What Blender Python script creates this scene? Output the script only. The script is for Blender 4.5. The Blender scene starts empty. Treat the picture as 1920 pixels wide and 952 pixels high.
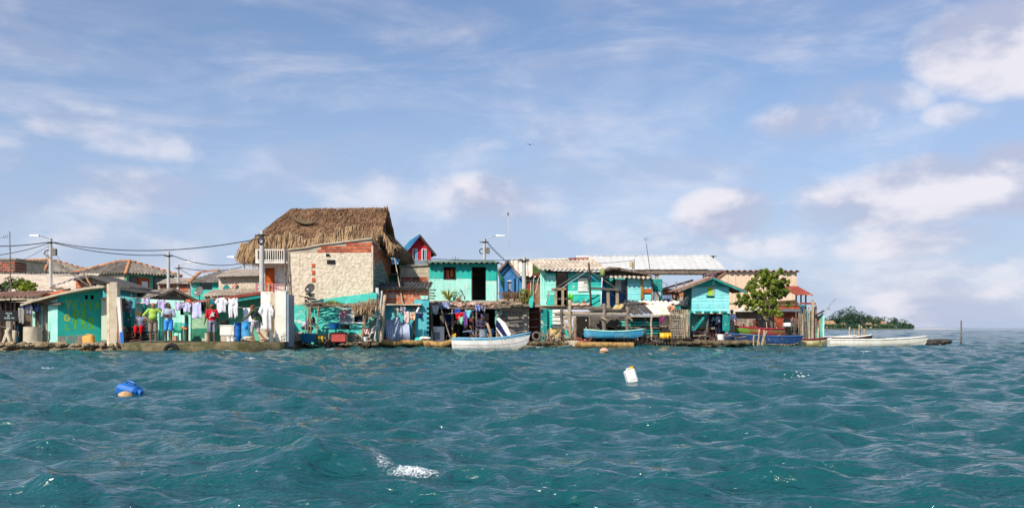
import bpy, bmesh, math, random
import numpy as np
from mathutils import Vector, Matrix, noise, Euler
random.seed(7)
R = math.radians
scene = bpy.context.scene
COL = scene.collection
# ------------------------------------------------------------------ camera, sky, sun, exposure
F, CX, CY, H = 1867.0, 960.0, 613.0, 1.05      # focal length and horizon in photograph pixels, eye height in metres
cd = bpy.data.cameras.new('camera'); cam = bpy.data.objects.new('camera', cd); COL.objects.link(cam)
cam.location = (0, 0, H); cam.rotation_euler = (R(90), 0, 0)
cd.sensor_width = 36; cd.lens = 36 * F / 1920; cd.shift_y = (CY - 476) / 1920; cd.clip_end = 20000; cd.clip_start = .1
scene.camera = cam
SUN_EL, SUN_AZ = 41, 34                        # sun behind the camera's left shoulder
world = bpy.data.worlds.new('World'); scene.world = world; world.use_nodes = True
def build_world():
    nt = world.node_tree; N = nt.nodes; L = nt.links
    bg = N['Background']; bg.inputs[1].default_value = .108
    sky = N.new('ShaderNodeTexSky'); sky.sky_type = 'NISHITA'; sky.sun_disc = False
    sky.sun_elevation = R(SUN_EL); sky.sun_rotation = R(180 + SUN_AZ)
    sky.air_density = 1.0; sky.dust_density = .6; sky.ozone_density = 2.2
    tc = N.new('ShaderNodeTexCoord'); sep = N.new('ShaderNodeSeparateXYZ'); L.new(tc.outputs['Generated'], sep.inputs[0])
    def math_(op, a, b=None, c=None):
        m = N.new('ShaderNodeMath'); m.operation = op
        for i, v in enumerate((a, b, c)):
            if v is None: continue
            if isinstance(v, (int, float)): m.inputs[i].default_value = v
            else: L.new(v, m.inputs[i])
        return m.outputs[0]
    def ramp(v, lo, hi, a=0., b=1., smooth=True):
        m = N.new('ShaderNodeMapRange'); m.interpolation_type = 'SMOOTHSTEP' if smooth else 'LINEAR'
        for i, q in zip((1, 2, 3, 4), (lo, hi, a, b)): m.inputs[i].default_value = q
        L.new(v, m.inputs[0]); return m.outputs[0]
    def noise_(vec, sc, det=8, ro=.55, dist=0.):
        n = N.new('ShaderNodeTexNoise'); n.inputs['Scale'].default_value = sc; n.inputs['Detail'].default_value = det
        n.inputs['Roughness'].default_value = ro; n.inputs['Distortion'].default_value = dist
        L.new(vec, n.inputs['Vector']); return n.outputs['Fac']
    # angles as direction ratios: u = x/y across, w = z/horizontal length
    y = sep.outputs[1]; x = sep.outputs[0]; z = sep.outputs[2]
    hl = math_('SQRT', math_('ADD', math_('MULTIPLY', x, x), math_('MULTIPLY', y, y)))
    w = math_('DIVIDE', z, math_('MAXIMUM', hl, .05))
    # flattened direction for cloud textures
    mp = N.new('ShaderNodeMapping'); mp.inputs['Scale'].default_value = (1, 1, 1.9); L.new(tc.outputs['Generated'], mp.inputs[0])
    mp2 = N.new('ShaderNodeMapping'); mp2.inputs['Scale'].default_value = (1, 1, 4.2); mp2.inputs['Rotation'].default_value = (0, R(14), 0); L.new(tc.outputs['Generated'], mp2.inputs[0])
    n_det = noise_(mp.outputs[0], 7.5, 8, .55, .2)
    n_big = noise_(mp.outputs[0], 3.1, 4, .5, .2)
    n_streak = noise_(mp2.outputs[0], 4.2, 9, .62, .5)
    # cumulus banks where the photograph has them (direction centres and radii) on a sky-wide cloud field
    def bank(px, py, rx, ry, g=1.):
        u0 = (px - CX) / F; w0 = (CY - py) / F
        c = math.cos(math.atan(u0)); dx, dy = u0 * c, c
        a = math_('SUBTRACT', math_('DIVIDE', x, math_('MAXIMUM', hl, .05)), dx)
        b = math_('SUBTRACT', w, w0 * c)
        e = math_('ADD', math_('POWER', math_('ABSOLUTE', math_('DIVIDE', a, rx / F)), 2.), math_('POWER', math_('ABSOLUTE', math_('DIVIDE', b, ry / F)), 2.))
        f = math_('MULTIPLY', ramp(e, 0., 1.5, g, 0.), ramp(y, -.05, .1))
        return f
    banks = None
    for a in [(690, 350, 170, 60, .78), (950, 375, 280, 60, .72), (1080, 450, 460, 70, .62), (1360, 400, 120, 62, 1.05), (1600, 390, 170, 70, .95), (1760, 355, 190, 75, 1.15), (1900, 340, 120, 85, 1.1), (1640, 450, 320, 50, .85),
              (230, 365, 210, 62, .78), (160, 225, 110, 50, .72), (270, 265, 140, 45, .6), (310, 455, 360, 45, .5), (1880, 80, 170, 100, 1.15), (1790, 110, 90, 60, .85),
              (1640, 185, 110, 48, .8), (1540, 230, 130, 48, .85), (1780, 215, 60, 28, .6), (1900, 490, 200, 45, .6), (880, 455, 130, 50, .7)]:
        f = bank(*a); banks = f if banks is None else math_('MAXIMUM', banks, f)
    field = ramp(w, .03, .26, .66, .2)                                    # average cloudiness all round the horizon
    cov = math_('ADD', math_('MAXIMUM', banks, math_('MULTIPLY', field, ramp(n_big, .36, .58))), math_('MULTIPLY', math_('SUBTRACT', n_det, .5), 1.75))
    dens = math_('MULTIPLY', ramp(cov, .28, 1.05), .84)
    veil = math_('MULTIPLY', ramp(n_streak, .38, .74), .46)
    dens = math_('MAXIMUM', dens, veil)
    # brighter sunward tops, greyer bellies: sample the same noise a little towards the sun
    mo = N.new('ShaderNodeVectorMath'); mo.operation = 'ADD'; mo.inputs[1].default_value = (-.02, -.01, .045); L.new(mp.outputs[0], mo.inputs[0])
    n_off = noise_(mo.outputs[0], 7.5, 5, .5, .2)
    lit = ramp(math_('SUBTRACT', n_det, n_off), -.10, .12)
    cc = N.new('ShaderNodeMix'); cc.data_type = 'RGBA'; L.new(lit, cc.inputs[0])
    cc.inputs[6].default_value = (4.3, 4.6, 6.0, 1); cc.inputs[7].default_value = (7.9, 7.5, 7.9, 1)
    # clear-air tint
    tint = N.new('ShaderNodeMix'); tint.data_type = 'RGBA'; tint.blend_type = 'MULTIPLY'; tint.inputs[0].default_value = 1
    L.new(sky.outputs[0], tint.inputs[6]); tint.inputs[7].default_value = (.86, .93, 1.06, 1)
    hz = N.new('ShaderNodeMix'); hz.data_type = 'RGBA'; L.new(ramp(w, -.02, .28, .85, .12, False), hz.inputs[0])
    L.new(tint.outputs[2], hz.inputs[6]); hz.inputs[7].default_value = (3.95, 4.85, 6.9, 1)
    mx = N.new('ShaderNodeMix'); mx.data_type = 'RGBA'; L.new(dens, mx.inputs[0]); L.new(hz.outputs[2], mx.inputs[6]); L.new(cc.outputs[2], mx.inputs[7])
    L.new(mx.outputs[2], bg.inputs[0])
build_world()
sd = bpy.data.lights.new('sun', 'SUN'); sd.energy = 5.0; sd.angle = R(.53); sd.color = (1, .93, .82)
sun = bpy.data.objects.new('sun', sd); COL.objects.link(sun)
sdir = Vector((-math.sin(R(SUN_AZ)) * math.cos(R(SUN_EL)), -math.cos(R(SUN_AZ)) * math.cos(R(SUN_EL)), math.sin(R(SUN_EL))))
sun.rotation_euler = sdir.to_track_quat('Z', 'Y').to_euler(); sun.location = (-20, -20, 30)
vs = scene.view_settings; vs.view_transform = 'Standard'; vs.look = 'None'; vs.exposure = 0.12; vs.gamma = 1; vs.use_curve_mapping = False
scene.render.engine = 'CYCLES'

# ------------------------------------------------------------------ materials
def hexc(h):
    h = h.lstrip('#'); v = [int(h[i:i + 2], 16) / 255 for i in (0, 2, 4)]
    return tuple(((c / 12.92) if c <= .04045 else ((c + .055) / 1.055) ** 2.4) for c in v) + (1,)
MATS = {}
def M(name, c, c2=None, rough=.85, ns=2., bs=25, bump=.25, rnd=.1, stain=None, samt=.5, ss=.8, metal=0, stretch=None, spec=.3, island=0., transl=0., sthr=(.5, .64), streak=None, stramt=.5, peel=None, peelt=(.60, .63)):
    if name in MATS: return MATS[name]
    m = bpy.data.materials.new(name); m.use_nodes = True; nt = m.node_tree; N = nt.nodes; L = nt.links
    b = N['Principled BSDF']; b.inputs['Roughness'].default_value = rough; b.inputs['Metallic'].default_value = metal
    b.inputs['Specular IOR Level'].default_value = spec
    tc = N.new('ShaderNodeTexCoord'); src = tc.outputs['Object']
    if stretch:
        mp = N.new('ShaderNodeMapping'); mp.inputs['Scale'].default_value = stretch; L.new(src, mp.inputs[0]); src = mp.outputs[0]
    def nz(sc, det=6, ro=.6):
        n = N.new('ShaderNodeTexNoise'); n.inputs['Scale'].default_value = sc; n.inputs['Detail'].default_value = det; n.inputs['Roughness'].default_value = ro
        L.new(src, n.inputs['Vector']); return n.outputs['Fac']
    def mr(v, lo, hi, a, bb):
        q = N.new('ShaderNodeMapRange'); q.interpolation_type = 'SMOOTHSTEP'
        for i, k in zip((1, 2, 3, 4), (lo, hi, a, bb)): q.inputs[i].default_value = k
        L.new(v, q.inputs[0]); return q.outputs[0]
    def mix(f, A, B, blend='MIX'):
        q = N.new('ShaderNodeMix'); q.data_type = 'RGBA'; q.blend_type = blend
        for i, v in ((0, f), (6, A), (7, B)):
            if hasattr(v, 'is_linked'): L.new(v, q.inputs[i])
            else: q.inputs[i].default_value = v
        return q.outputs[2]
    col = hexc(c)
    c2 = hexc(c2) if c2 else tuple(min(1, v * .72) for v in col[:3]) + (1,)
    out = mix(mr(nz(ns), .36, .66, 0, 1), col, c2)
    if stain: out = mix(mr(nz(ss, 9, .68), sthr[0], sthr[1], 0, samt), out, hexc(stain))
    if streak:      # rain streaks and grime, drawn out downwards
        mp3 = N.new('ShaderNodeMapping'); mp3.inputs['Scale'].default_value = (5, 5, .55); L.new(tc.outputs['Object'], mp3.inputs[0])
        n3 = N.new('ShaderNodeTexNoise'); n3.inputs['Scale'].default_value = 1.6; n3.inputs['Detail'].default_value = 8; n3.inputs['Roughness'].default_value = .7; L.new(mp3.outputs[0], n3.inputs['Vector'])
        out = mix(mr(n3.outputs['Fac'], .46, .72, 0, stramt), out, hexc(streak))
    if peel:        # flaked patches showing the layer below
        n4 = N.new('ShaderNodeTexNoise'); n4.inputs['Scale'].default_value = 2.7; n4.inputs['Detail'].default_value = 10; n4.inputs['Roughness'].default_value = .72; L.new(tc.outputs['Object'], n4.inputs['Vector'])
        out = mix(mr(n4.outputs['Fac'], peelt[0], peelt[1], 0, .85), out, hexc(peel))
    if rnd:
        oi = N.new('ShaderNodeObjectInfo'); q = N.new('ShaderNodeMapRange')
        for i, k in zip((3, 4), (1 - rnd, 1 + rnd)): q.inputs[i].default_value = k
        L.new(oi.outputs['Random'], q.inputs[0])
        hs = N.new('ShaderNodeHueSaturation'); L.new(q.outputs[0], hs.inputs['Value']); L.new(out, hs.inputs['Color']); out = hs.outputs[0]
    if island:
        ge = N.new('ShaderNodeNewGeometry'); q = N.new('ShaderNodeMapRange')
        for i, k in zip((3, 4), (1 - island, 1 + island)): q.inputs[i].default_value = k
        L.new(ge.outputs['Random Per Island'], q.inputs[0])
        hs = N.new('ShaderNodeHueSaturation'); L.new(q.outputs[0], hs.inputs['Value']); L.new(out, hs.inputs['Color']); out = hs.outputs[0]
    L.new(out, b.inputs['Base Color'])
    if bump:
        bp = N.new('ShaderNodeBump'); bp.inputs['Strength'].default_value = bump; bp.inputs['Distance'].default_value = .03
        L.new(nz(bs, 5, .65), bp.inputs['Height']); L.new(bp.outputs[0], b.inputs['Normal'])
    if transl:
        t = N.new('ShaderNodeBsdfTranslucent'); L.new(out, t.inputs[0]); ms = N.new('ShaderNodeMixShader'); ms.inputs[0].default_value = transl
        L.new(b.outputs[0], ms.inputs[1]); L.new(t.outputs[0], ms.inputs[2]); L.new(ms.outputs[0], N['Material Output'].inputs[0])
    MATS[name] = m; return m

# ------------------------------------------------------------------ things and meshes
def tag(o, label=None, cat=None, group=None, kind=None):
    if label: o['label'] = label
    if cat: o['category'] = cat
    if group: o['group'] = group
    if kind: o['kind'] = kind
    return o
def W(px, py, D): return Vector(((px - CX) / F * D, D, H + (CY - py) / F * D))
class MB:
    """collects shapes of one mesh"""
    def __init__(s): s.v = []; s.f = []
    def add(s, vs, fs):
        n = len(s.v); s.v += [tuple(v) for v in vs]; s.f += [tuple(i + n for i in f) for f in fs]; return s
    def hexa(s, a, b):      # bottom ring a (4), top ring b (4)
        return s.add(list(a) + list(b), [(3, 2, 1, 0), (4, 5, 6, 7), (0, 1, 5, 4), (1, 2, 6, 5), (2, 3, 7, 6), (3, 0, 4, 7)])
    def box(s, p0, p1):
        x0, y0, z0 = p0; x1, y1, z1 = p1
        return s.hexa([(x0, y0, z0), (x1, y0, z0), (x1, y1, z0), (x0, y1, z0)], [(x0, y0, z1), (x1, y0, z1), (x1, y1, z1), (x0, y1, z1)])
    def prism(s, pts, off):
        n = len(pts); off = Vector(off); a = [Vector(p) for p in pts]
        return s.add(a + [p + off for p in a], [tuple(range(n)), tuple(range(2 * n - 1, n - 1, -1))] + [(i, i + n, (i + 1) % n + n, (i + 1) % n) for i in range(n)])
    def beam(s, a, b, w, h=None, up=(0, 0, 1)):
        a, b = Vector(a), Vector(b); h = h or w; d = (b - a).normalized(); u = Vector(up)
        if abs(d.dot(u)) > .97: u = Vector((0, 1, 0))
        x = d.cross(u).normalized() * w / 2; z = x.cross(d).normalized() * h / 2
        return s.hexa([a - x - z, a + x - z, a + x + z, a - x + z], [b - x - z, b + x - z, b + x + z, b - x + z])
    def tube(s, pts, r, n=7, cap=True):
        pts = [Vector(p) for p in pts]; rs = r if isinstance(r, (list, tuple)) else [r] * len(pts); vs = []; fs = []
        for i, p in enumerate(pts):
            d = (pts[min(i + 1, len(pts) - 1)] - pts[max(i - 1, 0)]).normalized()
            u = Vector((0, 0, 1)) if abs(d.z) < .9 else Vector((0, 1, 0))
            x = d.cross(u).normalized(); y = x.cross(d)
            vs += [p + (x * math.cos(k * 2 * math.pi / n) + y * math.sin(k * 2 * math.pi / n)) * rs[i] for k in range(n)]
        for i in range(len(pts) - 1):
            fs += [(i * n + k, i * n + (k + 1) % n, (i + 1) * n + (k + 1) % n, (i + 1) * n + k) for k in range(n)]
        if cap: fs += [tuple(range(n - 1, -1, -1)), tuple(range((len(pts) - 1) * n, len(pts) * n))]
        return s.add(vs, fs)
    def pole(s, a, b, r0, r1=None, n=7, wob=.25):
        """slightly crooked round stick"""
        a, b = Vector(a), Vector(b); r1 = r0 if r1 is None else r1; k = 5; pts = []
        for i in range(k + 1):
            t = i / k; j = Vector((random.uniform(-1, 1), random.uniform(-1, 1), random.uniform(-1, 1))) * r0 * wob * (0 if i in (0, k) else 2)
            pts.append(a.lerp(b, t) + j)
        return s.tube(pts, [r0 + (r1 - r0) * i / k for i in range(k + 1)], n)
    def lathe(s, c, prof, n=20, axis=None, close=False):
        """prof: (radius, height) pairs round the vertical axis through c"""
        c = Vector(c); vs = []; fs = []; rot = Vector((0, 0, 1)).rotation_difference(Vector(axis)).to_matrix() if axis else Matrix.Identity(3)
        for r, z in prof:
            vs += [c + rot @ Vector((r * math.cos(k * 2 * math.pi / n), r * math.sin(k * 2 * math.pi / n), z)) for k in range(n)]
        m = len(prof)
        for i in range(m - 1): fs += [(i * n + k, i * n + (k + 1) % n, (i + 1) * n + (k + 1) % n, (i + 1) * n + k) for k in range(n)]
        fs += [tuple(range(n - 1, -1, -1)), tuple(range((m - 1) * n, m * n))]
        return s.add(vs, fs)
    def ball(s, c, r, nu=10, nv=7, rot=None):
        r = r if isinstance(r, (tuple, list)) else (r,) * 3; c = Vector(c); vs = []; fs = []
        def P(x, y, z):
            v = Vector((x * r[0], y * r[1], z * r[2])); v = rot @ v if rot else v; return c + v
        vs.append(P(0, 0, -1))
        for j in range(1, nv):
            a = math.pi * j / nv
            vs += [P(math.sin(a) * math.cos(2 * math.pi * k / nu), math.sin(a) * math.sin(2 * math.pi * k / nu), -math.cos(a)) for k in range(nu)]
        vs.append(P(0, 0, 1)); e = len(vs) - 1
        fs += [(0, 1 + (k + 1) % nu, 1 + k) for k in range(nu)]
        for j in range(nv - 2): fs += [(1 + j * nu + k, 1 + j * nu + (k + 1) % nu, 1 + (j + 1) * nu + (k + 1) % nu, 1 + (j + 1) * nu + k) for k in range(nu)]
        fs += [(e, 1 + (nv - 2) * nu + k, 1 + (nv - 2) * nu + (k + 1) % nu) for k in range(nu)]
        return s.add(vs, fs)
    def sheet(s, grid, th, nrm=None):
        """closed slab from a grid of points (rows of equal length), thickness th"""
        nu = len(grid); nv = len(grid[0]); top = [Vector(p) for row in grid for p in row]
        if nrm is None:
            nrm = (Vector(grid[-1][0]) - Vector(grid[0][0])).cross(Vector(grid[0][-1]) - Vector(grid[0][0])).normalized()
        bot = [p - Vector(nrm) * th for p in top]; n = nu * nv; fs = []
        for i in range(nu - 1):
            for j in range(nv - 1):
                a = i * nv + j; q = (a, a + nv, a + nv + 1, a + 1); fs += [q, tuple(k + n for k in reversed(q))]
        rim = [j for j in range(nv)] + [i * nv + nv - 1 for i in range(1, nu)] + [(nu - 1) * nv + j for j in range(nv - 2, -1, -1)] + [i * nv for i in range(nu - 2, 0, -1)]
        for k in range(len(rim)):
            a, b = rim[k], rim[(k + 1) % len(rim)]; fs.append((a, b, b + n, a + n))
        return s.add(top + bot, fs)
    def build(s, name, mat, parent=None, smooth=False, kind=None, label=None, bevel=0, origin=None):
        me = bpy.data.meshes.new(name); v = s.v
        if origin is not None: o0 = Vector(origin); v = [Vector(p) - o0 for p in v]
        me.from_pydata([tuple(p) for p in v], [], s.f)
        if bevel:
            bm = bmesh.new(); bm.from_mesh(me); bmesh.ops.recalc_face_normals(bm, faces=bm.faces)
            bmesh.ops.bevel(bm, geom=[e for e in bm.edges if e.calc_face_angle(0) > .6], offset=bevel, segments=1, affect='EDGES'); bm.to_mesh(me); bm.free()
        if smooth:
            me.polygons.foreach_set('use_smooth', [True] * len(me.polygons))
            if smooth == 'auto' : me.set_sharp_from_angle(angle=R(40))
        if mat is not None: me.materials.append(mat)
        o = bpy.data.objects.new(name, me); COL.objects.link(o)
        if origin is not None: o.location = origin
        if parent is not None: o.parent = parent.o if isinstance(parent, T) else parent
        if kind: o['kind'] = kind
        if label: o['label'] = label
        return o
class T:
    """a thing: an Empty at its base; p() gives its local point seen at a photograph pixel on its local plane y"""
    def __init__(s, name, label, cat, px, py, D, rz=0, group=None, kind='thing'):
        s.o = bpy.data.objects.new(name, None); COL.objects.link(s.o); s.D = D
        s.o.location = W(px, py, D); s.o.rotation_euler = (0, 0, R(rz)); tag(s.o, label, cat, group, kind)
        s.o.empty_display_size = .2
        s.m = Matrix.Translation(s.o.location) @ Matrix.Rotation(R(rz), 4, 'Z'); s.inv = s.m.inverted()
        s.c = s.inv @ Vector((0, 0, H)); s.r = s.inv.to_3x3()
    def p(s, px, py, y=0):
        d = s.r @ Vector(((px - CX) / F, 1, (CY - py) / F)); t = (y - s.c.y) / d.y
        return s.c + d * t
    def x(s, px, y=0): return s.p(px, CY, y).x
    def z(s, py, y=0): return s.p(CX, py, y).z if abs(s.o.rotation_euler.z) < .01 else s.p(s.px0 if hasattr(s, 'px0') else CX, py, y).z
    def box(s, name, l, t, r, b, y0, y1, mat, parent=None, bevel=0, **k):
        a = s.p(l, b, y0); c = s.p(r, t, y0)
        return MB().box((a.x, y0, a.z), (c.x, y1, c.z)).build(name, mat, parent or s, bevel=bevel, **k)
    def poly(s, name, pts, y0, y1, mat, parent=None, **k):
        return MB().prism([s.p(a, b, y0) for a, b in pts], (0, y1 - y0, 0)).build(name, mat, parent or s, **k)
    def pole(s, name, a, b, r0, r1, mat, parent=None, wob=.25, **k):
        return MB().pole(s.p(*a), s.p(*b), r0, r1, wob=wob).build(name, mat, parent or s, smooth=True, **k)
    def beam(s, name, a, b, w, h, mat, parent=None, **k):
        return MB().beam(s.p(*a), s.p(*b), w, h).build(name, mat, parent or s, **k)
    def facade(s, name, l, r, tops, bot, ops, y, th, mat, parent=None, **k):
        """wall in the plane y with a stepped or sloping top and rectangular openings (l, t, r, b in pixels)"""
        z0 = s.p(l, bot, y).z
        tp = [(s.p(a, b, y).x, s.p(a, b, y).z) for a, b in tops]
        O = [(s.p(a, b, y).x, s.p(a, b, y).z, s.p(c, d, y).x, s.p(c, d, y).z) for a, b, c, d in ops]
        X0, X1 = s.p(l, bot, y).x, s.p(r, bot, y).x
        xs = sorted(set([X0, X1] + [q for q, _ in tp if X0 < q < X1] + [q for o in O for q in (o[0], o[2]) if X0 < q < X1]))
        def top(x):
            for (a, b), (c, d) in zip(tp, tp[1:]):
                if a <= x <= c or (c, d) == tp[-1]:
                    return b + (d - b) * (x - a) / max(1e-6, c - a)
            return tp[0][1]
        mb = MB()
        for a, b in zip(xs, xs[1:]):
            mid = (a + b) / 2; cuts = sorted([(o[3], o[1]) for o in O if o[0] < mid < o[2]]); lo = z0; segs = []
            for q0, q1 in cuts: segs.append((lo, lo, q0, q0)); lo = q1
            segs.append((lo, lo, top(a + 1e-5), top(b - 1e-5)))
            for la, lb, ha, hb in segs:
                if ha - la < .01 and hb - lb < .01: continue
                mb.hexa([(a, y, la), (b, y, lb), (b, y + th, lb), (a, y + th, la)], [(a, y, ha), (b, y, hb), (b, y + th, hb), (a, y + th, ha)])
        return mb.build(name, mat, parent or s, **k)
def single(o, label, cat, group=None, kind=None): return tag(o, label, cat, group, kind)
def grid_plane(A, B, C, D_, nu, nv, fn):
    """grid between corners A(u0v0) B(u1v0) C(u1v1) D(u0v1) moved by fn(u, v, point)"""
    A, B, C, D_ = map(Vector, (A, B, C, D_))
    return [[fn(i / nu, j / nv, A.lerp(B, i / nu).lerp(D_.lerp(C, i / nu), j / nv)) for j in range(nv + 1)] for i in range(nu + 1)]
def roof(parent, A, B, slope, vmax, mat, pitch=.177, amp=.028, chunk=.9, row=1.3, th=.01, name='roof_sheet', jit=.012, vmin=lambda u: 0.):
    """corrugated sheets laid from the eave A-B up the unit vector slope; vmax(u) is the slope length at u metres along the eave"""
    A, B, S = Vector(A), Vector(B), Vector(slope).normalized(); L = (B - A).length; U = (B - A) / L; Nn = U.cross(S).normalized()
    if Nn.z < 0: Nn = -Nn
    nc = max(1, round(L / chunk)); V = max(vmax(L * k / 20) for k in range(21)); nr = max(1, round(V / row)); out = []
    for i in range(nc):
        u0, u1 = L * i / nc, L * (i + 1) / nc + .05; u1 = min(u1, L)
        k = max(2, int((u1 - u0) / pitch * 6))
        for j in range(nr):
            v0, v1 = V * j / nr - .08 * (j > 0), V * (j + 1) / nr; rows = []
            du = random.uniform(-jit, jit); dn = random.uniform(0, jit) + .018 * j * 0 + (.012 if i % 2 else 0); dv = random.uniform(-jit, jit) * 2
            for q in range(k + 1):
                u = u0 + (u1 - u0) * q / k; vm = vmax(u); lo = max(v0 + dv, vmin(u))
                a = min(max(lo, 0 + dv), vm); b = min(v1 + dv, vm)
                w_ = amp * math.sin(2 * math.pi * u / pitch)
                rows.append([A + U * (u + du) + S * a + Nn * (w_ + dn + .022), A + U * (u + du) + S * b + Nn * (w_ + dn)])
            rows = [r_ for r_ in rows if (r_[1] - r_[0]).length > .004]
            if len(rows) < 3: continue
            out.append(MB().sheet(rows, th, Nn).build(name, mat, parent, smooth='auto'))
    return out
_bm = {}
def brick_wall(parent, p0, ux, w, h, mats, bw=.3, bh=.17, gap=.022, proud=.014, clip=None, depth=.06, ext=None, jit=.004):
    """single bricks on the face that starts at p0 (lower left), runs along ux and rises; clip(u, v) tells where there is a brick"""
    p0 = Vector(p0); ux = Vector(ux).normalized(); ny = ux.cross(Vector((0, 0, 1))); rows = int(h / bh + .01); out = []
    key = (round(bw, 3), round(bh, 3), round(gap, 3)); q = math.atan2(ux.y, ux.x)
    def mesh(wd):
        k = key + (round(wd, 2),)
        if k not in _bm:
            mb = MB(); a, c = wd - gap, bh - gap; e = .008
            mb.hexa([(0, 0, 0), (a, 0, 0), (a, depth, 0), (0, depth, 0)], [(e, -proud, c), (a - e, -proud, c), (a, depth, c), (0, depth, c)])
            mb.v[0] = (e, -proud, e); mb.v[1] = (a - e, -proud, e); mb.v[4] = (e, -proud, c - e); mb.v[5] = (a - e, -proud, c - e)
            me = bpy.data.meshes.new('brick'); me.from_pydata(mb.v, [], mb.f); _bm[k] = me
        return _bm[k]
    for j in range(rows):
        u = -(bw / 2 if j % 2 else 0.)
        while u < w - .05:
            a = max(u, 0); b = min(u + bw, w); wd = round((b - a) / .05) * .05 if (b - a) < bw - .01 else bw
            if b - a > .07 and (clip is None or (clip(a + .03, j * bh + bh * .9) and clip(b - .03, j * bh + bh * .9))):
                base = mesh(wd); mt = random.choice(mats)
                k = (base.name, mt.name)
                if k not in _bm: m2 = base.copy(); m2.materials.append(mt); _bm[k] = m2
                o = bpy.data.objects.new('brick', _bm[k]); COL.objects.link(o); o.parent = parent.o if isinstance(parent, T) else parent
                o.location = p0 + ux * (a + gap / 2) + Vector((0, 0, j * bh + gap / 2)) + ny * random.uniform(-jit, jit); o.rotation_euler = (0, 0, q); out.append(o)
            u += bw
    return out
def bumpy(A, B, C, D_, nu, nv, amp, sc, th, nrm, seed=0, edge=True):
    nrm = Vector(nrm)
    def fn(u, v, p):
        return p + nrm * amp * (noise.fractal(Vector((p.x, p.y, p.z)) * sc + Vector((seed, 0, 0)), 1., 2., 4) )
    return MB().sheet(grid_plane(A, B, C, D_, nu, nv, fn), th, nrm)

# hand-painted letters: strokes in a unit box
STROKES = {'V': [[(0, 1), (.45, 0), (.95, 1)]], 'E': [[(.9, 1), (0, 1), (0, 0), (.9, 0)], [(0, .52), (.7, .52)]], 'N': [[(0, 0), (0, 1), (.9, 0), (.9, 1)]],
           'T': [[(0, 1), (1, 1)], [(.5, 1), (.5, 0)]], 'A': [[(0, 0), (.45, 1), (.9, 0)], [(.2, .38), (.72, .38)]],
           'D': [[(0, 0), (0, 1), (.55, .95), (.9, .65), (.88, .3), (.5, .03), (0, 0)]], 'G': [[(.9, .85), (.5, 1), (.12, .8), (0, .45), (.15, .12), (.5, 0), (.88, .18), (.9, .5), (.5, .48)]],
           'S': [[(.88, .88), (.5, 1), (.1, .85), (.12, .62), (.5, .5), (.85, .36), (.85, .12), (.45, 0), (0, .14)]], 'O': [[(.5, 1), (.12, .8), (.02, .48), (.15, .14), (.5, 0), (.85, .16), (.95, .5), (.85, .84), (.5, 1)]],
           'L': [[(0, 1), (0, 0), (.85, 0)]], 'I': [[(.4, 1), (.4, 0)]]}
def letter(ch, o, ux, uz, w, h, sw, nrm):
    """ribbon strokes of one letter, thin prisms standing proud along nrm"""
    mb = MB(); o, ux, uz, nrm = Vector(o), Vector(ux), Vector(uz), Vector(nrm)
    for st in STROKES[ch]:
        pts = [o + ux * (a * w) + uz * (b * h) for a, b in st]
        L_, R_ = [], []
        for i, p in enumerate(pts):
            d = (pts[min(i + 1, len(pts) - 1)] - pts[max(i - 1, 0)]).normalized(); sd_ = d.cross(nrm).normalized() * sw * random.uniform(.4, .62)
            L_.append(p + sd_); R_.append(p - sd_)
        for i in range(len(pts) - 1):
            mb.prism([L_[i], R_[i], R_[i + 1], L_[i + 1]], nrm * (.0008 + .0004 * i))
    return mb
# ------------------------------------------------------------------ palette
m_teal = M('teal_paint', '#36c4b4', '#2ab4a4', stain='#a5c9b8', samt=.65, ss=1.2, rnd=.06, bump=.3, streak='#6f7f70', stramt=.5, peel='#d9d4c2')
m_tealdk = M('dark_teal_paint', '#128f86', '#0f7f7c', stain='#4fb5a8', samt=.35, rnd=.08, streak='#6f7f70', stramt=.5, peel='#d9d4c2')
m_mint = M('mint_paint', '#b2efdf', '#9ce6d4', stain='#d9dccb', samt=.7, ss=1.5, rnd=.06, bump=.3, streak='#6f7f70', stramt=.5, peel='#d9d4c2')
m_white = M('white_plaster', '#f2eee4', '#e4e0d6', stain='#9a9484', samt=.6, ss=1.1, rnd=.04, bump=.3, streak='#7d7260', stramt=.45)
m_paintw = M('white_paint', '#ecebe6', '#dddcd6', stain='#b3a993', samt=.4, rnd=.04, bump=.08, rough=.5, streak='#8f8470', stramt=.4, peel='#b8ad98', peelt=(.63, .66))
m_conc = M('concrete', '#a8a092', '#8c8476', stain='#5e574c', samt=.5, bump=.35, rnd=.08, streak='#4c463c', stramt=.45)
m_conclt = M('pale_concrete', '#cabda6', '#b5a68e', stain='#857a67', samt=.5, bump=.4, rnd=.06, streak='#7d7260', stramt=.45)
m_block = M('grey_block', '#7f7b74', '#6a665f', stain='#4a4944', samt=.4, rnd=.14, bump=.4)
m_stone = M('rough_stone_render', '#dfd2bc', '#c8b8a0', ns=5, stain='#8f7c60', samt=.55, ss=2.2, bump=.6, bs=18, rnd=.02, sthr=(.55, .7), streak='#8c7a60', stramt=.5, peel='#a3937c', peelt=(.56, .68))
m_brick1 = M('orange_brick', '#c8653a', '#b4552e', stain='#d9b9a0', samt=.35, ss=5, rnd=.18, bump=.4)
m_brick2 = M('red_brick', '#a64a2c', '#8f3d26', stain='#c9a088', samt=.35, ss=5, rnd=.2, bump=.4)
m_brick3 = M('brown_brick', '#7c4433', '#6a392c', rnd=.2, bump=.4)
m_mortar = M('mortar', '#b9ab9a', '#a39585', rnd=0, bump=.5)
m_wood = M('weathered_wood', '#8d7f70', '#665a4e', ns=4, stretch=(1, 1, 1), stain='#4b4239', samt=.6, ss=3, rnd=.25, bump=.4)
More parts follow.
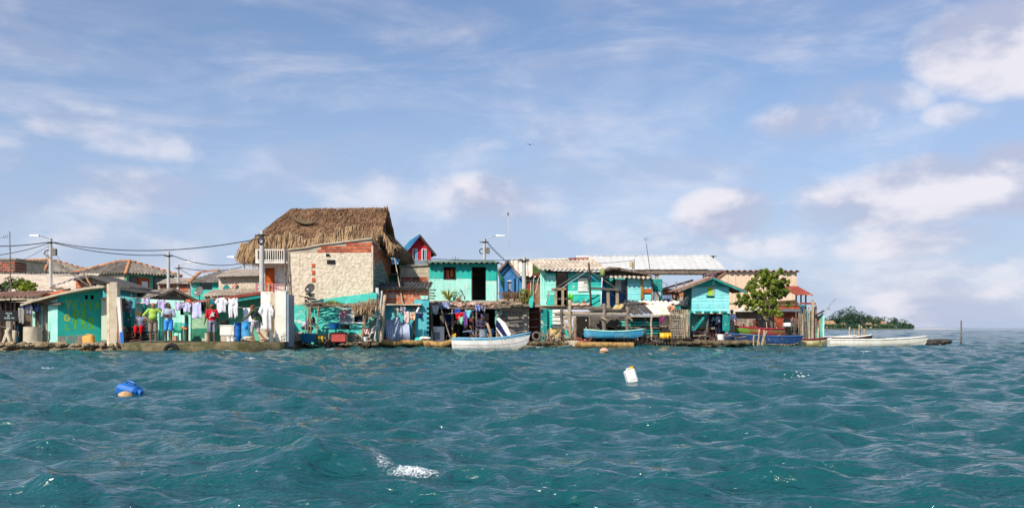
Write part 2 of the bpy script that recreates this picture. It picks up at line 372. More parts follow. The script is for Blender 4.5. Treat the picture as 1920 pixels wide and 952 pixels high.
m_woodlt = M('pale_driftwood', '#b7a488', '#94826a', ns=5, stain='#6b5d4c', samt=.5, ss=3, rnd=.2, bump=.4)
m_wooddk = M('dark_wood', '#4a3c33', '#362b25', ns=4, rnd=.3, bump=.4)
m_stick = M('stick_wood', '#a08a6c', '#7a6750', ns=6, rnd=.25, bump=.3)
m_greywood = M('grey_board', '#6f675f', '#57504a', ns=3, stretch=(.6, 1, 5), stain='#3f3a35', samt=.5, ss=3, rnd=.2, bump=.35)
m_tile = M('grey_roof_sheet', '#8c8379', '#6c645b', ns=3, stain='#554e47', samt=.5, ss=1.5, rnd=.16, bump=.25, streak='#4a443c', stramt=.5)
m_tilelt = M('pale_roof_sheet', '#cdbfae', '#b5a694', ns=3, stain='#8a7d70', samt=.45, ss=2, rnd=.14, bump=.2, streak='#6f6256', stramt=.5)
m_tilewh = M('cream_roof_sheet', '#e8d9c6', '#dccab4', ns=3, stain='#b39c85', samt=.35, ss=1.5, rnd=.06, bump=.15, streak='#8f7d68', stramt=.4)
m_tiledk = M('dark_roof_sheet', '#54514f', '#454240', stain='#7b746c', samt=.4, rnd=.2)
m_whmetal = M('white_metal_sheet', '#d0d0cc', '#c4c4c0', rough=.5, rnd=.03, bump=.05, stain='#cfc8bb', samt=.25, streak='#a08f7c', stramt=.35)
m_blmetal = M('blue_metal_sheet', '#2a7c9c', '#236d8c', rough=.45, rnd=.06, bump=.05)
m_redroof = M('red_roof_paint', '#8f4638', '#7c382c', stain='#d9a08b', samt=.4, rnd=.1)
m_ridge = M('clay_ridge', '#c98f68', '#b27852', stain='#8a6a52', samt=.4, rnd=.2)
m_rust = M('rusty_sheet', '#a07868', '#8a5f4c', stain='#c9b8a8', samt=.5, ss=2, rnd=.15)
m_blue = M('blue_paint', '#3f7fb8', '#376fa6', stain='#7fa8c8', samt=.3, rnd=.05, streak='#4a5a68', stramt=.4, peel='#b8c0c0')
m_red = M('red_paint', '#c2303c', '#ad2833', rnd=.05, stain='#d06060', samt=.2, streak='#7a3a38', stramt=.35)
m_green = M('green_paint', '#62c09c', '#52b08c', stain='#8fcdb4', samt=.4, rnd=.05, streak='#6f7f70', stramt=.5, peel='#d9d4c2')
m_greendk = M('green_dado_paint', '#2a8a6c', '#23785d', stain='#69ad95', samt=.4, rnd=.05, streak='#6f7f70', stramt=.5, peel='#d9d4c2')
m_cream = M('cream_wall', '#e6cbb0', '#dcbfa2', stain='#c4a588', samt=.3, ss=.3, rnd=.02, bump=.1, streak='#7d7260', stramt=.45)
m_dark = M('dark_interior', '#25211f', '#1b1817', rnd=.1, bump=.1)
m_black = M('black_rubber', '#1c1c1d', '#141415', rnd=.1, bump=.1, rough=.7)
m_metal = M('galvanised_metal', '#8f9294', '#7d8082', metal=.6, rough=.45, rnd=.1, bump=.05)
m_polec = M('pole_concrete', '#bfc0be', '#aeb0ae', stain='#8d8c88', samt=.3, rnd=.04, bump=.15, streak='#8a8880', stramt=.4)
m_orange = M('orange_door_paint', '#c9632f', '#b4531f', stain='#8f4420', samt=.4, rnd=.05)
m_pink = M('pink_baluster_paint', '#c98f92', '#b87a80', rnd=.15)
m_glass = M('dark_glass', '#232a2e', '#1c2226', rough=.12, spec=.6, bump=0, rnd=.1)
m_plblue = M('blue_plastic', '#1f6fbe', '#1a60a8', rough=.4, spec=.5, rnd=.05, bump=.03)
m_plltbl = M('light_blue_plastic', '#4a9bc8', '#3f8cba', rough=.4, spec=.5, rnd=.04, bump=.03)
m_plwhite = M('white_plastic', '#f0efec', '#e4e2dd', rough=.4, spec=.5, rnd=.04, bump=.03, stain='#cfc6b4', samt=.2)
m_plyel = M('yellow_plastic', '#e0b020', '#cf9c12', rough=.45, spec=.5, rnd=.05, bump=.03)
m_plor = M('amber_plastic', '#dba758', '#c98f42', rough=.45, spec=.5, rnd=.05, bump=.05)
m_plred = M('red_plastic', '#c4574f', '#b0443f', rough=.5, rnd=.08, bump=.05, stain='#d99088', samt=.4)
m_plgreen = M('green_plastic', '#5fc22a', '#4fae1f', rough=.4, spec=.5, rnd=.05, bump=.03)
m_plgrey = M('grey_plastic', '#8f9aa6', '#7e8994', rough=.5, rnd=.06, bump=.04)
m_thatch = M('thatch_straw', '#98765a', '#765a44', ns=1.2, rnd=0, island=.42, bump=0, rough=.95, spec=.1, stain='#6a5440', samt=.5, ss=.9)
m_thatchlt = M('pale_thatch_straw', '#a88c6a', '#806850', ns=1.2, rnd=0, island=.4, bump=0, rough=.95, spec=.1)
m_thatchbase = M('thatch_core', '#6b5238', '#4f3c29', rnd=0, bump=.8, bs=12)
m_rock = M('shore_rock', '#a08a6c', '#7d6b54', stain='#5c5a3c', samt=.5, ss=3, rnd=.3, bump=.6)
m_quay = M('quay_concrete', '#807254', '#685c42', stain='#3e4122', samt=.85, ss=1.6, rnd=.02, bump=.5, sthr=(.44, .6))
m_ground = M('ground_earth', '#84745c', '#6a5c48', stain='#4a4032', samt=.5, rnd=0, bump=.5)
m_log = M('old_log', '#b08d58', '#8a6a3c', ns=6, stain='#5b4a2e', samt=.6, ss=3, rnd=.1, bump=.5)
def cloth_m(name, c, c2=None): return M('cloth_' + name, c, c2, rough=.95, spec=.1, bump=.15, bs=60, rnd=.05, ns=6, transl=.15)

# ------------------------------------------------------------------ water
def build_water():
    rng = np.random.default_rng(11)
    th = np.concatenate([np.linspace(-math.pi, -R(38), 110, endpoint=False), np.linspace(-R(38), R(38), 760, endpoint=False), np.linspace(R(38), math.pi, 110)])
    r = [1.2]
    while r[-1] < 64: r.append(r[-1] * 1.0068)
    while r[-1] < 9000: r.append(r[-1] * (1.0085 if r[-1] < 300 else 1.03 if r[-1] < 900 else 1.12))
    r = np.array(r, np.float32); TH, RR = np.meshgrid(th.astype(np.float32), r, indexing='ij')
    X = RR * np.sin(TH); Y = RR * np.cos(TH); Z = np.zeros_like(X); DX = np.zeros_like(X); DY = np.zeros_like(X)
    sp1 = np.gradient(r)
    for i in range(130):
        lam = .24 * (6.5 / .24) ** ((i + rng.random()) / 130); k = 2 * math.pi / lam
        a = .0052 * lam ** .92 * (.6 + .8 * rng.random()) * (1.75 if .4 < lam < 1.7 else 1.6 if lam <= .4 else .66)
        if lam > 4.5: a *= .8
        d = R(-118) + rng.normal() * (.5 if lam > 2.2 else .8)
        cx, cy = math.cos(d), math.sin(d); ph = rng.random() * 6.283
        fade = (np.where(r < 30, np.clip((lam / sp1 - 2.0) / 2.0, 0, 1), np.clip((lam / sp1 - 1.1) / .9, 0, 1)) * np.clip(1.25 - r / 2500, .25, 1) * (1 + .9 * np.clip((r - 50) / 150, 0, 1.5))).astype(np.float32)
        J = int(np.nonzero(fade > 0)[0].max()) + 1; X_, Y_ = X[:, :J], Y[:, :J]; fade = fade[None, :J]
        # wave groups
        g = .65 + .5 * np.sin(X_ * np.float32((.11 + .1 * rng.random()) * cx) + Y_ * np.float32(.13 * cy) + np.float32(rng.random() * 6))
        arg = np.float32(k * cx) * X_ + np.float32(k * cy) * Y_ + np.float32(ph); am = np.float32(a) * fade * g
        Z[:, :J] += am * np.cos(arg); q = np.float32(.85); sn = am * np.sin(arg)
        DX[:, :J] -= q * np.float32(cx) * sn; DY[:, :J] -= q * np.float32(cy) * sn
    # the steep crest that breaks a few metres ahead
    bx, by = W(735, 868, 7.4).x, 7.4
    e = np.exp(-(((X - bx + .25) * .9) ** 2 + ((Y - by - .1 - (X - bx) * .25) * 2.6) ** 2) * 1.6); Z += .13 * e
    X2 = X + DX; Y2 = Y + DY
    nT, nR = X.shape; v = np.stack([X2, Y2, Z], -1).reshape(-1, 3)
    idx = np.arange(nT * nR).reshape(nT, nR); a = idx[:-1, :-1]; b = idx[1:, :-1]; c = idx[1:, 1:]; d_ = idx[:-1, 1:]
    quads = np.stack([a, b, c, d_], -1).reshape(-1, 4)[:, ::-1]
    me = bpy.data.meshes.new('water'); me.vertices.add(len(v)); me.vertices.foreach_set('co', v.astype(np.float32).ravel())
    me.loops.add(quads.size); me.loops.foreach_set('vertex_index', quads.ravel().astype(np.int32))
    me.polygons.add(len(quads)); me.polygons.foreach_set('loop_start', np.arange(0, quads.size, 4, dtype=np.int32)); me.polygons.foreach_set('loop_total', np.full(len(quads), 4, np.int32))
    me.polygons.foreach_set('use_smooth', np.ones(len(quads), bool)); me.update(calc_edges=True)
    o = bpy.data.objects.new('water', me); COL.objects.link(o); o['kind'] = 'structure'; o['label'] = 'choppy teal green sea water filling the foreground'
    m = bpy.data.materials.new('sea_water'); m.use_nodes = True; nt = m.node_tree; N = nt.nodes; L = nt.links; bs = N['Principled BSDF']
    bs.inputs['Specular IOR Level'].default_value = .85; bs.inputs['Roughness'].default_value = .075; bs.inputs['IOR'].default_value = 1.33
    tc = N.new('ShaderNodeTexCoord')
    n0 = N.new('ShaderNodeTexNoise'); n0.inputs['Scale'].default_value = .05; n0.inputs['Detail'].default_value = 4; L.new(tc.outputs['Object'], n0.inputs['Vector'])
    mx = N.new('ShaderNodeMix'); mx.data_type = 'RGBA'; mx.inputs[6].default_value = (.004, .064, .074, 1); mx.inputs[7].default_value = (.004, .082, .086, 1)
    L.new(n0.outputs['Fac'], mx.inputs[0]); L.new(mx.outputs[2], bs.inputs['Base Color'])
    prev = None
    for sc, st, dist in ((2.4, .42, .12), (6.5, .52, .06), (17, .50, .022)):
        mp = N.new('ShaderNodeMapping'); mp.inputs['Scale'].default_value = (.62, 1.25, 1); mp.inputs['Rotation'].default_value = (0, 0, R(-24)); L.new(tc.outputs['Object'], mp.inputs[0])
        n = N.new('ShaderNodeTexNoise'); n.inputs['Scale'].default_value = sc; n.inputs['Detail'].default_value = 3; n.inputs['Roughness'].default_value = .55; n.inputs['Distortion'].default_value = .4
        L.new(mp.outputs[0], n.inputs['Vector']); bp = N.new('ShaderNodeBump'); bp.inputs['Strength'].default_value = st * 2.2; bp.inputs['Distance'].default_value = dist
        L.new(n.outputs['Fac'], bp.inputs['Height'])
        if prev: L.new(prev, bp.inputs['Normal'])
        prev = bp.outputs[0]
    L.new(prev, bs.inputs['Normal']); me.materials.append(m)
    return v.reshape(nT, nR, 3), th, r
SEA_GRID, SEA_ANG, SEA_RAD = build_water()
def wz(x, y):
    """height of the sea surface near x, y"""
    r = math.hypot(x, y); i = int(np.searchsorted(SEA_ANG, math.atan2(x, y))); j = int(np.searchsorted(SEA_RAD, r)); k = 14 if r > 15 else 40
    P = SEA_GRID[max(0, i - k):i + k, max(0, j - k):j + k].reshape(-1, 3)
    d = (P[:, 0] - x) ** 2 + (P[:, 1] - y) ** 2; k = np.argpartition(d, 4)[:4]; w = 1 / (d[k] + 1e-5); return float((P[k, 2] * w).sum() / w.sum())
def sea_at(px, py):
    """first point of the sea surface seen through a photograph pixel"""
    D = 4.5; lo = 9999.
    while D < 120:
        x = (px - CX) / F * D; z = wz(x, D); q = CY + (H - z) * F / D
        if q <= py: return Vector((x, D, z))
        D *= 1.004
    return W(px, py, 60)
# ------------------------------------------------------------------ land
def build_land():
    # shoreline from left to right: (pixel, distance); the land sheet reaches back to 150 m
    sh = [(-260, 43.6), (0, 44.0), (120, 44.2), (230, 43.4), (420, 44.2), (535, 45.6), (548, 49.6), (700, 50.4), (850, 52.0), (1000, 52.3), (1100, 53.2), (1300, 53.4), (1420, 54.6), (1500, 57), (1545, 60)]
    front = [W(p, CY, d) for p, d in sh]; n = len(front); mb = MB(); rows = []
    for v in front:
        x, y = v.x, v.y
        rows.append([Vector((x, y - .4, -.9)), Vector((x, y, -.12)), Vector((x, y + .7, .18)), Vector((x * 1.0, y + 2, .32)), Vector((x * 1.02, 150, .4))])
    for i in range(n): rows[i][4].x = rows[i][3].x * (150 / rows[i][3].y) if i > 1 else rows[i][3].x * 1.2
    rows[-1][4] = Vector((22, 95, .35)); rows[-2][4] = Vector((20.5, 120, .35))
    mb.sheet(rows, 1.5, (0, 0, 1)); o = mb.build('ground', m_ground, smooth=True); o['kind'] = 'structure'
    # concrete quay in front of the courtyard, irregular top edge
    q = MB(); pts = [(218, 43.0), (260, 42.9), (330, 43.0), (400, 43.2), (470, 43.8), (532, 45.0), (541, 46.5)]; g = []
    for p, d in pts:
        v = W(p, CY, d); j = random.uniform(-.05, .05)
        g.append([Vector((v.x, v.y - .10 + j, -.6)), Vector((v.x, v.y - .04 + j, .05)), Vector((v.x, v.y + j, .30)), Vector((v.x, v.y + .10, .385 + random.uniform(-.015, .015))), Vector((v.x, v.y + 3.6, .39))])
    fine = []
    for a, b in zip(g, g[1:]):
        for k in range(6): fine.append([p.lerp(r_, k / 6) + Vector((0, random.uniform(-.03, .03), random.uniform(-.02, .02))) for p, r_ in zip(a, b)])
    fine.append(g[-1]); q.sheet(fine, .5, (0, .3, .95)); o = q.build('quay', m_quay, smooth=True); o['kind'] = 'structure'
build_land()
def rock_mesh(r, seed):
    mb = MB(); mb.ball((0, 0, 0), r, 9, 6)
    mb.v = [tuple(Vector(v) * (1 + .38 * noise.noise(Vector(v) * (1.6 / max(r)) + Vector((seed * 3.1, 0, 0))))) for v in mb.v]; return mb
def rocks(group, where, spots, label):
    for i, (px, D, s) in enumerate(spots):
        v = W(px, CY, D); mb = rock_mesh((s * random.uniform(.8, 1.3), s * random.uniform(.7, 1.), s * random.uniform(.45, .7)), i + px)
        o = mb.build('shore_rock', m_rock); o.location = (v.x, v.y, .22 + s * .2); o.rotation_euler = (0, 0, random.uniform(0, 6)); tag(o, label, 'rock', group)
rocks('loose rocks on the left shore', 0, [(random.uniform(2, 216), random.uniform(43.6, 44.5), random.uniform(.09, .25)) for _ in range(46)], 'weathered tan rock on the shore in front of the painted shop wall')
def rubble(name, label, spots):
    mb = MB()
    for i, (px, D, s) in enumerate(spots):
        v = W(px, CY, D); r = rock_mesh((s * random.uniform(.8, 1.3), s * random.uniform(.7, 1.), s * random.uniform(.45, .7)), i + px)
        mb.add([Vector(q) + Vector((v.x, v.y, .16 + s * .3)) for q in r.v], r.f)
    tag(mb.build(name, M('wet_rubble', '#6e604a', '#524736', ns=3, stain='#3c3d28', samt=.6, ss=2, rnd=0, island=.3, bump=.5)), label, 'rubble', kind='stuff')
rubble('rubble', 'dark rubble below the broken stick deck', [(random.uniform(640, 705), random.uniform(48.6, 49.6), random.uniform(.08, .2)) for _ in range(22)])
rubble('rubble', 'tan rubble along the water beside the old tyre', [(random.uniform(992, 1068), random.uniform(51.0, 52), random.uniform(.08, .2)) for _ in range(34)])
rubble('rubble', 'brown rubble and weed at the water below the stilt hut', [(random.uniform(1270, 1420), random.uniform(52.0, 54), random.uniform(.08, .26)) for _ in range(80)])

# ------------------------------------------------------------------ shared builders
def strand_patch(mb, A, B, C, D_, n, ln, w, lift=.06, jit=.25, sag=0.):
    """straw blades on the quad A B (eave) C D (ridge), lying down the slope"""
    A, B, C, D_ = map(Vector, (A, B, C, D_))
    nrm = (B - A).cross(D_ - A).normalized()
    if nrm.z < 0: nrm = -nrm
    for _ in range(n):
        u, v = random.random(), random.random(); p = A.lerp(B, u).lerp(D_.lerp(C, u), v); dn = (A.lerp(B, u) - D_.lerp(C, u)).normalized()
        sd_ = dn.cross(nrm).normalized(); l = ln * random.uniform(.6, 1.3); d = (dn + sd_ * random.uniform(-jit, jit) + nrm * random.uniform(-.02, .16) + Vector((0, 0, -sag)) * random.random()).normalized()
        s_ = d.cross(nrm).normalized() * w * random.uniform(.5, 1.2) / 2; p = p + nrm * random.uniform(0, lift)
        q = p + d * l; k = len(mb.v); bend = nrm * random.uniform(.0, .05)
        mb.v += [tuple(p - s_), tuple(p + s_), tuple(p.lerp(q, .55) + s_ * .9 + bend), tuple(p.lerp(q, .55) - s_ * .9 + bend), tuple(q)]
        mb.f += [(k, k + 1, k + 2, k + 3), (k + 3, k + 2, k + 4)]
def fringe(mb, A, B, n, ln, w, out, spread=.2):
    """straw hanging from the eave A-B"""
    A, B, out = Vector(A), Vector(B), Vector(out)
    for _ in range(n):
        p = A.lerp(B, random.random()) + Vector((random.uniform(-.1, .1), random.uniform(-spread, spread), random.uniform(-.08, .12))); l = ln * random.uniform(.45, 1.25)
        d = (Vector((0, 0, -1)) + out * random.uniform(-.1, .6) + (B - A).normalized() * random.uniform(-.3, .3)).normalized(); s_ = Vector((d.z, 0, -d.x)).normalized() * w * random.uniform(.5, 1.2) / 2
        if random.random() < .5: s_ = (B - A).normalized() * s_.length
        q = p + d * l; k = len(mb.v); mb.v += [tuple(p - s_), tuple(p + s_), tuple(p.lerp(q, .6) + s_), tuple(p.lerp(q, .6) - s_), tuple(q)]; mb.f += [(k, k + 1, k + 2, k + 3), (k + 3, k + 2, k + 4)]
def leaves(mb, c, r, n, size, flat=.8, shell=.5):
    c = Vector(c); r = Vector(r) if not isinstance(r, (int, float)) else Vector((r, r, r))
    for _ in range(n):
        d = Vector((random.gauss(0, 1), random.gauss(0, 1), random.gauss(0, 1))).normalized() * (shell + (1 - shell) * random.random()) ** .7
        p = c + Vector((d.x * r.x, d.y * r.y, d.z * r.z)); nrm = (d + Vector((random.gauss(0, .6), random.gauss(0, .6), random.gauss(0, .6) + .4))).normalized()
        a = nrm.orthogonal().normalized(); a.rotate(Matrix.Rotation(random.uniform(0, 6.28), 3, nrm)); b = nrm.cross(a); s = size * random.uniform(.6, 1.3)
        k = len(mb.v); mb.v += [tuple(p - a * s), tuple(p + b * s * .42 + nrm * s * .12), tuple(p + a * s), tuple(p - b * s * .42 + nrm * s * .12)]; mb.f.append((k, k + 1, k + 2, k + 3))
m_leaf = M('leaf_green', '#6f8230', '#92a040', ns=1.5, rnd=.05, island=.45, bump=0, rough=.55, spec=.4, transl=.3)
m_leafy = M('leaf_yellow_green', '#7f8f2a', '#9aa030', ns=1.5, rnd=.05, island=.4, bump=0, rough=.6, transl=.3)
m_leafd = M('leaf_dark_green', '#33502a', '#42602e', ns=1.5, rnd=.1, island=.45, bump=0, rough=.6, transl=.2)
m_bark = M('bark', '#7a6a58', '#5a4c3e', ns=5, rnd=.1, bump=.6)
def shrub(name, label, px, py, D, h, w, mat, n=260, cat='shrub', group=None, size=.09):
    t = T(name, label, cat, px, py, D, group=group); mb = MB()
    for _ in range(4): mb.pole((0, 0, 0), (random.uniform(-w, w) * .5, random.uniform(-.2, .2), h * .8), .025, .01)
    mb.build('stem', m_bark, t); mb = MB()
    for _ in range(7): leaves(mb, (random.uniform(-w, w) * .38, random.uniform(-.3, .3), h * random.uniform(.4, .95)), h * .22, n // 7, size)
    mb.build('foliage', mat, t); return t
def hip_house(t, L, Wd, hw, rise, oh, wmat, rmat, win=(), z0=0.):
    """house with a hipped corrugated roof; local origin at the front right corner, front along -x, right side along +y"""
    MB().box((-L, 0, z0), (0, .15, hw)).build('wall', wmat, t); MB().box((-.15, .15, z0), (0, Wd, hw)).build('wall', wmat, t)
    MB().box((-L, .15, z0), (-L + .15, Wd, hw)).build('wall', wmat, t); MB().box((-L + .15, Wd - .15, z0), (-.15, Wd, hw)).build('wall', wmat, t)
    x0, x1, y0, y1 = -L - oh, oh, -oh, Wd + oh; half = (y1 - y0) / 2; ze = hw - oh * rise / half + .05
    S = Vector((0, half, rise)); sl = S.length; LL = x1 - x0
    lim = lambda u: max(0, min(1, u / half, (LL - u) / half)) * sl
    roof(t, (x0, y0, ze), (x1, y0, ze), S, lim, rmat, pitch=.27, amp=.085); roof(t, (x1, y1, ze), (x0, y1, ze), (0, -half, rise), lim, rmat, pitch=.27, amp=.085)
    tri = lambda u: max(0, min(u / half, (2 * half - u) / half, 1)) * sl
    roof(t, (x1, y0, ze), (x1, y1, ze), (-half, 0, rise), tri, rmat, pitch=.27, amp=.085); roof(t, (x0, y1, ze), (x0, y0, ze), (half, 0, rise), tri, rmat)
    a, b = Vector((x0 + half, y0 + half, ze + rise)), Vector((x1 - half, y0 + half, ze + rise)); up = Vector((0, 0, .05))
    for p, q in ((a, b), (b, Vector((x1, y0, ze))), (b, Vector((x1, y1, ze))), (a, Vector((x0, y0, ze))), (a, Vector((x0, y1, ze)))):
        n = max(2, int((q - p).length / .38))
        for i in range(n): MB().tube([p.lerp(q, i / n) + up, p.lerp(q, (i + 1.12) / n) + up * .7], [.105, .125], 8).build('ridge_tile', m_ridge, t, smooth=True)
    for side, u0, u1, za, zb in win:
        if side == 'R': f = MB().box((-.05, u0, za), (.03, u1, zb)).build('window', m_wooddk, t); MB().box((.03, u0 + .06, za + .06), (.04, u1 - .06, zb - .06)).build('pane', m_glass, f)
        else: f = MB().box((u0, -.03, za), (u1, .05, zb)).build('window', m_wooddk, t); MB().box((u0 + .06, -.04, za + .06), (u1 - .06, -.03, zb - .06)).build('pane', m_glass, f)

# ------------------------------------------------------------------ back row on the left
t = T('brick_building', 'dark red brick building stub at the far left edge above the cream roof', 'building', -10, 640, 64)
t.facade('wall', -60, 28, [(-60, 487), (28, 487)], 640, [], 0, .2, m_mortar); MB().box((t.x(28) - .2, .2, t.z(640)), (t.x(28), 4, t.z(487))).build('wall', m_mortar, t)
brick_wall(t, (t.x(-20), 0, t.z(520)), (1, 0, 0), t.x(28) - t.x(-20), t.z(487) - t.z(520), [m_brick3, m_brick2], .3, .17)
brick_wall(t, (t.x(28), 0, t.z(520)), (0, 1, 0), 1.5, t.z(487) - t.z(520), [m_brick3], .3, .17)
t.box('roof_slab', -62, 484, 30, 487, -.1, 4.2, m_conc)
t = T('hipped_house', 'house with a grey corrugated hip roof beside the dark brick building stub', 'house', 84, 640, 74, -26)
hip_house(t, 8, 5, 5.2, 1.15, .3, m_cream, m_tile)
t = T('hipped_house', 'green walled house with a wide grey hipped roof and clay ridge tiles behind the shop', 'house', 237, 640, 67, -28)
hip_house(t, 5.4, 4.2, 4.65, 1.0, .35, m_green, m_tile, [('R', .25, .95, 3.55, 4.4), ('R', 2.3, 3.4, 3.6, 4.45)])
MB().box((-.01, .95, 3.3), (.05, 1.9, 4.35)).build('door', m_orange, t); MB().box((.05, 1.25, 3.5), (.07, 1.75, 4.1)).build('screen', m_plwhite, t)
MB().box((-5.5, -.06, 3.4), (-.1, -.01, 4.5)).build('wall_panel', m_conclt, t)
t = T('long_roofed_house', 'low house under a long cream corrugated roof behind the left shacks', 'house', 60, 640, 57)
a, b = t.p(-70, 550), t.p(146, 550); c = t.p(-70, 513, 3.2)
t.box('wall', -66, 550, 144, 640, .3, .5, m_conclt)
roof(t, a, b, (0, 3.2, c.z - a.z), lambda u: math.hypot(3.2, c.z - a.z), m_tilewh, chunk=1.1, row=1.25)
roof(t, (b.x, 6.6, a.z), (a.x, 6.6, a.z), (0, -3.4, c.z - a.z), lambda u: math.hypot(3.4, c.z - a.z), m_tilewh, chunk=1.1, row=2.)
for i in range(22):
    p = t.p(-68 + i * 9.8, 512.5, 3.2); MB().tube([p, p + Vector((.33, 0, 0))], [.08, .1], 8).build('ridge_tile', m_tiledk, t, smooth=True)
t = T('brick_shed', 'small orange brick shed with a tilted dark roof slab behind the shop', 'shed', 170, 640, 52)
t.facade('wall', 142, 240, [(142, 523), (175, 518), (240, 541)], 640, [(174, 532, 200, 546)], 0, .15, m_mortar); MB().box((t.x(142), .15, t.z(640)), (t.x(142) + .15, 3, t.z(523))).build('wall', m_mortar, t)
brick_wall(t, (t.x(142), 0, t.z(546)), (1, 0, 0), t.x(174) - t.x(142), t.z(520) - t.z(546), [m_brick1], .25, .15)
brick_wall(t, (t.x(200), 0, t.z(560)), (1, 0, 0), t.x(238) - t.x(200), t.z(536) - t.z(560), [m_brick2], .25, .15)
t.poly('roof_slab', [(138, 522), (170, 515), (243, 538), (243, 543), (170, 520), (138, 526)], -.4, 3.2, m_tiledk)
t.box('opening_backing', 174, 530, 200, 560, .5, .55, m_brick3)
shrub('leafy_shrub', 'dark green leafy shrub at the left edge above the shack roof', 10, 560, 50, 1.1, 1.2, m_leafd, 420)
shrub('leafy_shrub', 'bright green shrub just right of the leaning antenna mast', 33, 560, 50, 1.0, .8, m_leaf, 300)
shrub('papaya_plant', 'yellow green papaya plant rising above the shack roof', 47, 560, 49.5, .9, .5, m_leafy, 220, 'plant', size=.12)
shrub('papaya_plant', 'small yellow green papaya plant nearest the shop roof', 62, 560, 49.5, .75, .4, m_leafy, 160, 'plant', size=.11)
# far row behind the courtyard
t = T('low_house', 'low grey roofed house with pale teal wall and dark window behind the courtyard', 'house', 390, 640, 64)
t.facade('wall', 358, 412, [(358, 529), (412, 529)], 640, [(375, 531, 398, 543)], 0, .15, m_teal); t.box('window', 375, 531, 398, 543, .08, .12, m_glass)
a, b = t.p(352, 530, -.3), t.p(416, 530, -.3); c = t.p(400, 508, 2.6)
roof(t, a, b, (0, 2.9, c.z - a.z), lambda u: math.hypot(2.9, c.z - a.z) * min(1, u / 1.2 + .1), m_tile)
t.beam('ridge_tile', (372, 511, 2.2), (412, 505, 2.6), .2, .1, m_ridge); t.beam('ridge_tile', (354, 529, -.2), (374, 511, 2.2), .2, .1, m_ridge)
t = T('stone_house', 'rough cream stone house with a small teal arch and long grey roof', 'house', 450, 640, 60)
t.facade('wall', 410, 492, [(410, 519), (492, 516)], 640, [], 0, .2, m_stone)
mb = MB(); pts = [t.p(415 + 19 * k / 10, 546 - 13 * math.sin(math.pi * k / 10), -.03) for k in range(11)]; mb.prism(pts, (0, .02, 0)).build('arch', m_tealdk, t)
a, b = t.p(404, 519, -.4), t.p(496, 517, -.4); c = t.p(450, 505, 2.6)
roof(t, a, b, (0, 3., c.z - a.z), lambda u: math.hypot(3., c.z - a.z), m_tilelt)
t.beam('plank', (430, 545, -.2), (444, 532, -.1), .12, .05, m_plred)
t = T('brick_hut', 'small orange brick hut between the two pale street poles', 'hut', 348, 640, 66)
t.facade('wall', 296, 356, [(296, 530), (356, 530)], 640, [], 0, .15, m_mortar); brick_wall(t, (t.x(300), 0, t.z(548)), (1, 0, 0), 1.9, .62, [m_brick1, m_brick2], .3, .17)
a, b = t.p(292, 532, -.3), t.p(360, 532, -.3); roof(t, a, b, (0, 2.4, .5), lambda u: 2.4, m_tilelt)

# ------------------------------------------------------------------ far left shack and its sign
t = T('fishing_shack', 'dark open shack with a wavy rusty roof edge at the left edge', 'shack', 20, 645, 46.2)
roof(t, t.p(-60, 560, -.6), t.p(60, 556, -.6), (0, 2.2, .35), lambda u: 2.25, m_rust, pitch=.2, amp=.035)
for px in (-8, 10, 26): t.pole('post', (px, 648, 0), (px + 1, 562, 0), .045, .04, m_wood)
t.box('wall', -50, 566, 40, 648, 1.7, 1.78, m_dark)
for i in range(9): t.box('plank', -40 + i * 9, 570 + random.uniform(0, 3), -32.5 + i * 9, 646, 1.6, 1.64, m_wooddk)
t.beam('cross_beam', (-30, 566, -.05), (50, 563, -.05), .06, .08, m_wooddk)
t = T('shop_sign', 'black board with white hand lettering VENTA DE GASOLINA at the left edge', 'sign', 17, 603, 45.4)
t.box('board', -14, 582, 34, 602, 0, .03, m_black); m_let = M('white_lettering', '#cfe8ea', rnd=0, bump=0)
def write(t, text, px, py, wpx, hpx, mat, sw, y=-.004, ux=None, nrm=(0, -1, 0)):
    o = t.p(px, py, y); w = (t.p(px + wpx, py, y) - o).length; h = (t.p(px, py - hpx, y) - o).length; ux = Vector(ux or (1, 0, 0)); k = 0
    for ch in text:
        if ch != ' ':
            letter(ch, o + ux * (w * 1.32 * k), ux, (0, 0, 1), w, h * random.uniform(.9, 1.08), sw, nrm).build('letter', mat, t)
        k += 1
write(t, 'VENTA', 10.5, 588.6, 1.9, 3.1, m_let, .011); write(t, 'DE', 14.3, 592.6, 1.8, 2.6, m_let, .011); write(t, 'GASOLINA', 8.5, 597.4, 1.8, 3.2, m_let, .011)
for a in (-8, 28): t.pole('post', (a, 648, .06), (a, 584, .06), .03, .03, m_wood)
t = T('storage_drum', 'dark teal drum half hidden beside the concrete ring tank', 'drum', 31, 646, 46)
MB().lathe((0, 0, 0), [(.2, 0), (.22, .02), (.22, .3), (.235, .31), (.22, .33), (.22, .62), (.235, .63), (.22, .65), (.22, .9), (.19, .92)], 16).build('body', M('drum_teal', '#1d5a6b', rnd=0, rough=.5), t, smooth='auto')
t = T('concrete_post', 'short grey concrete post with crossed pale stone braces at the left shore', 'post', 17, 648, 45)
t.poly('post', [(12, 648), (11, 602), (20, 602), (21, 648)], 0, .2, m_conc, bevel=.02)
MB().beam(t.p(5, 646, -.15), t.p(17, 615, -.1), .16, .14).build('brace', m_conclt, t, bevel=.03); MB().beam(t.p(21, 646, -.2), t.p(12, 618, -.12), .16, .14).build('brace', m_conclt, t, bevel=.03)
t = T('concrete_post', 'slim leaning concrete post left of the ring tank', 'post', 26, 648, 45); t.beam('post', (25, 648, 0), (27, 619, 0), .13, .13, m_conclt)

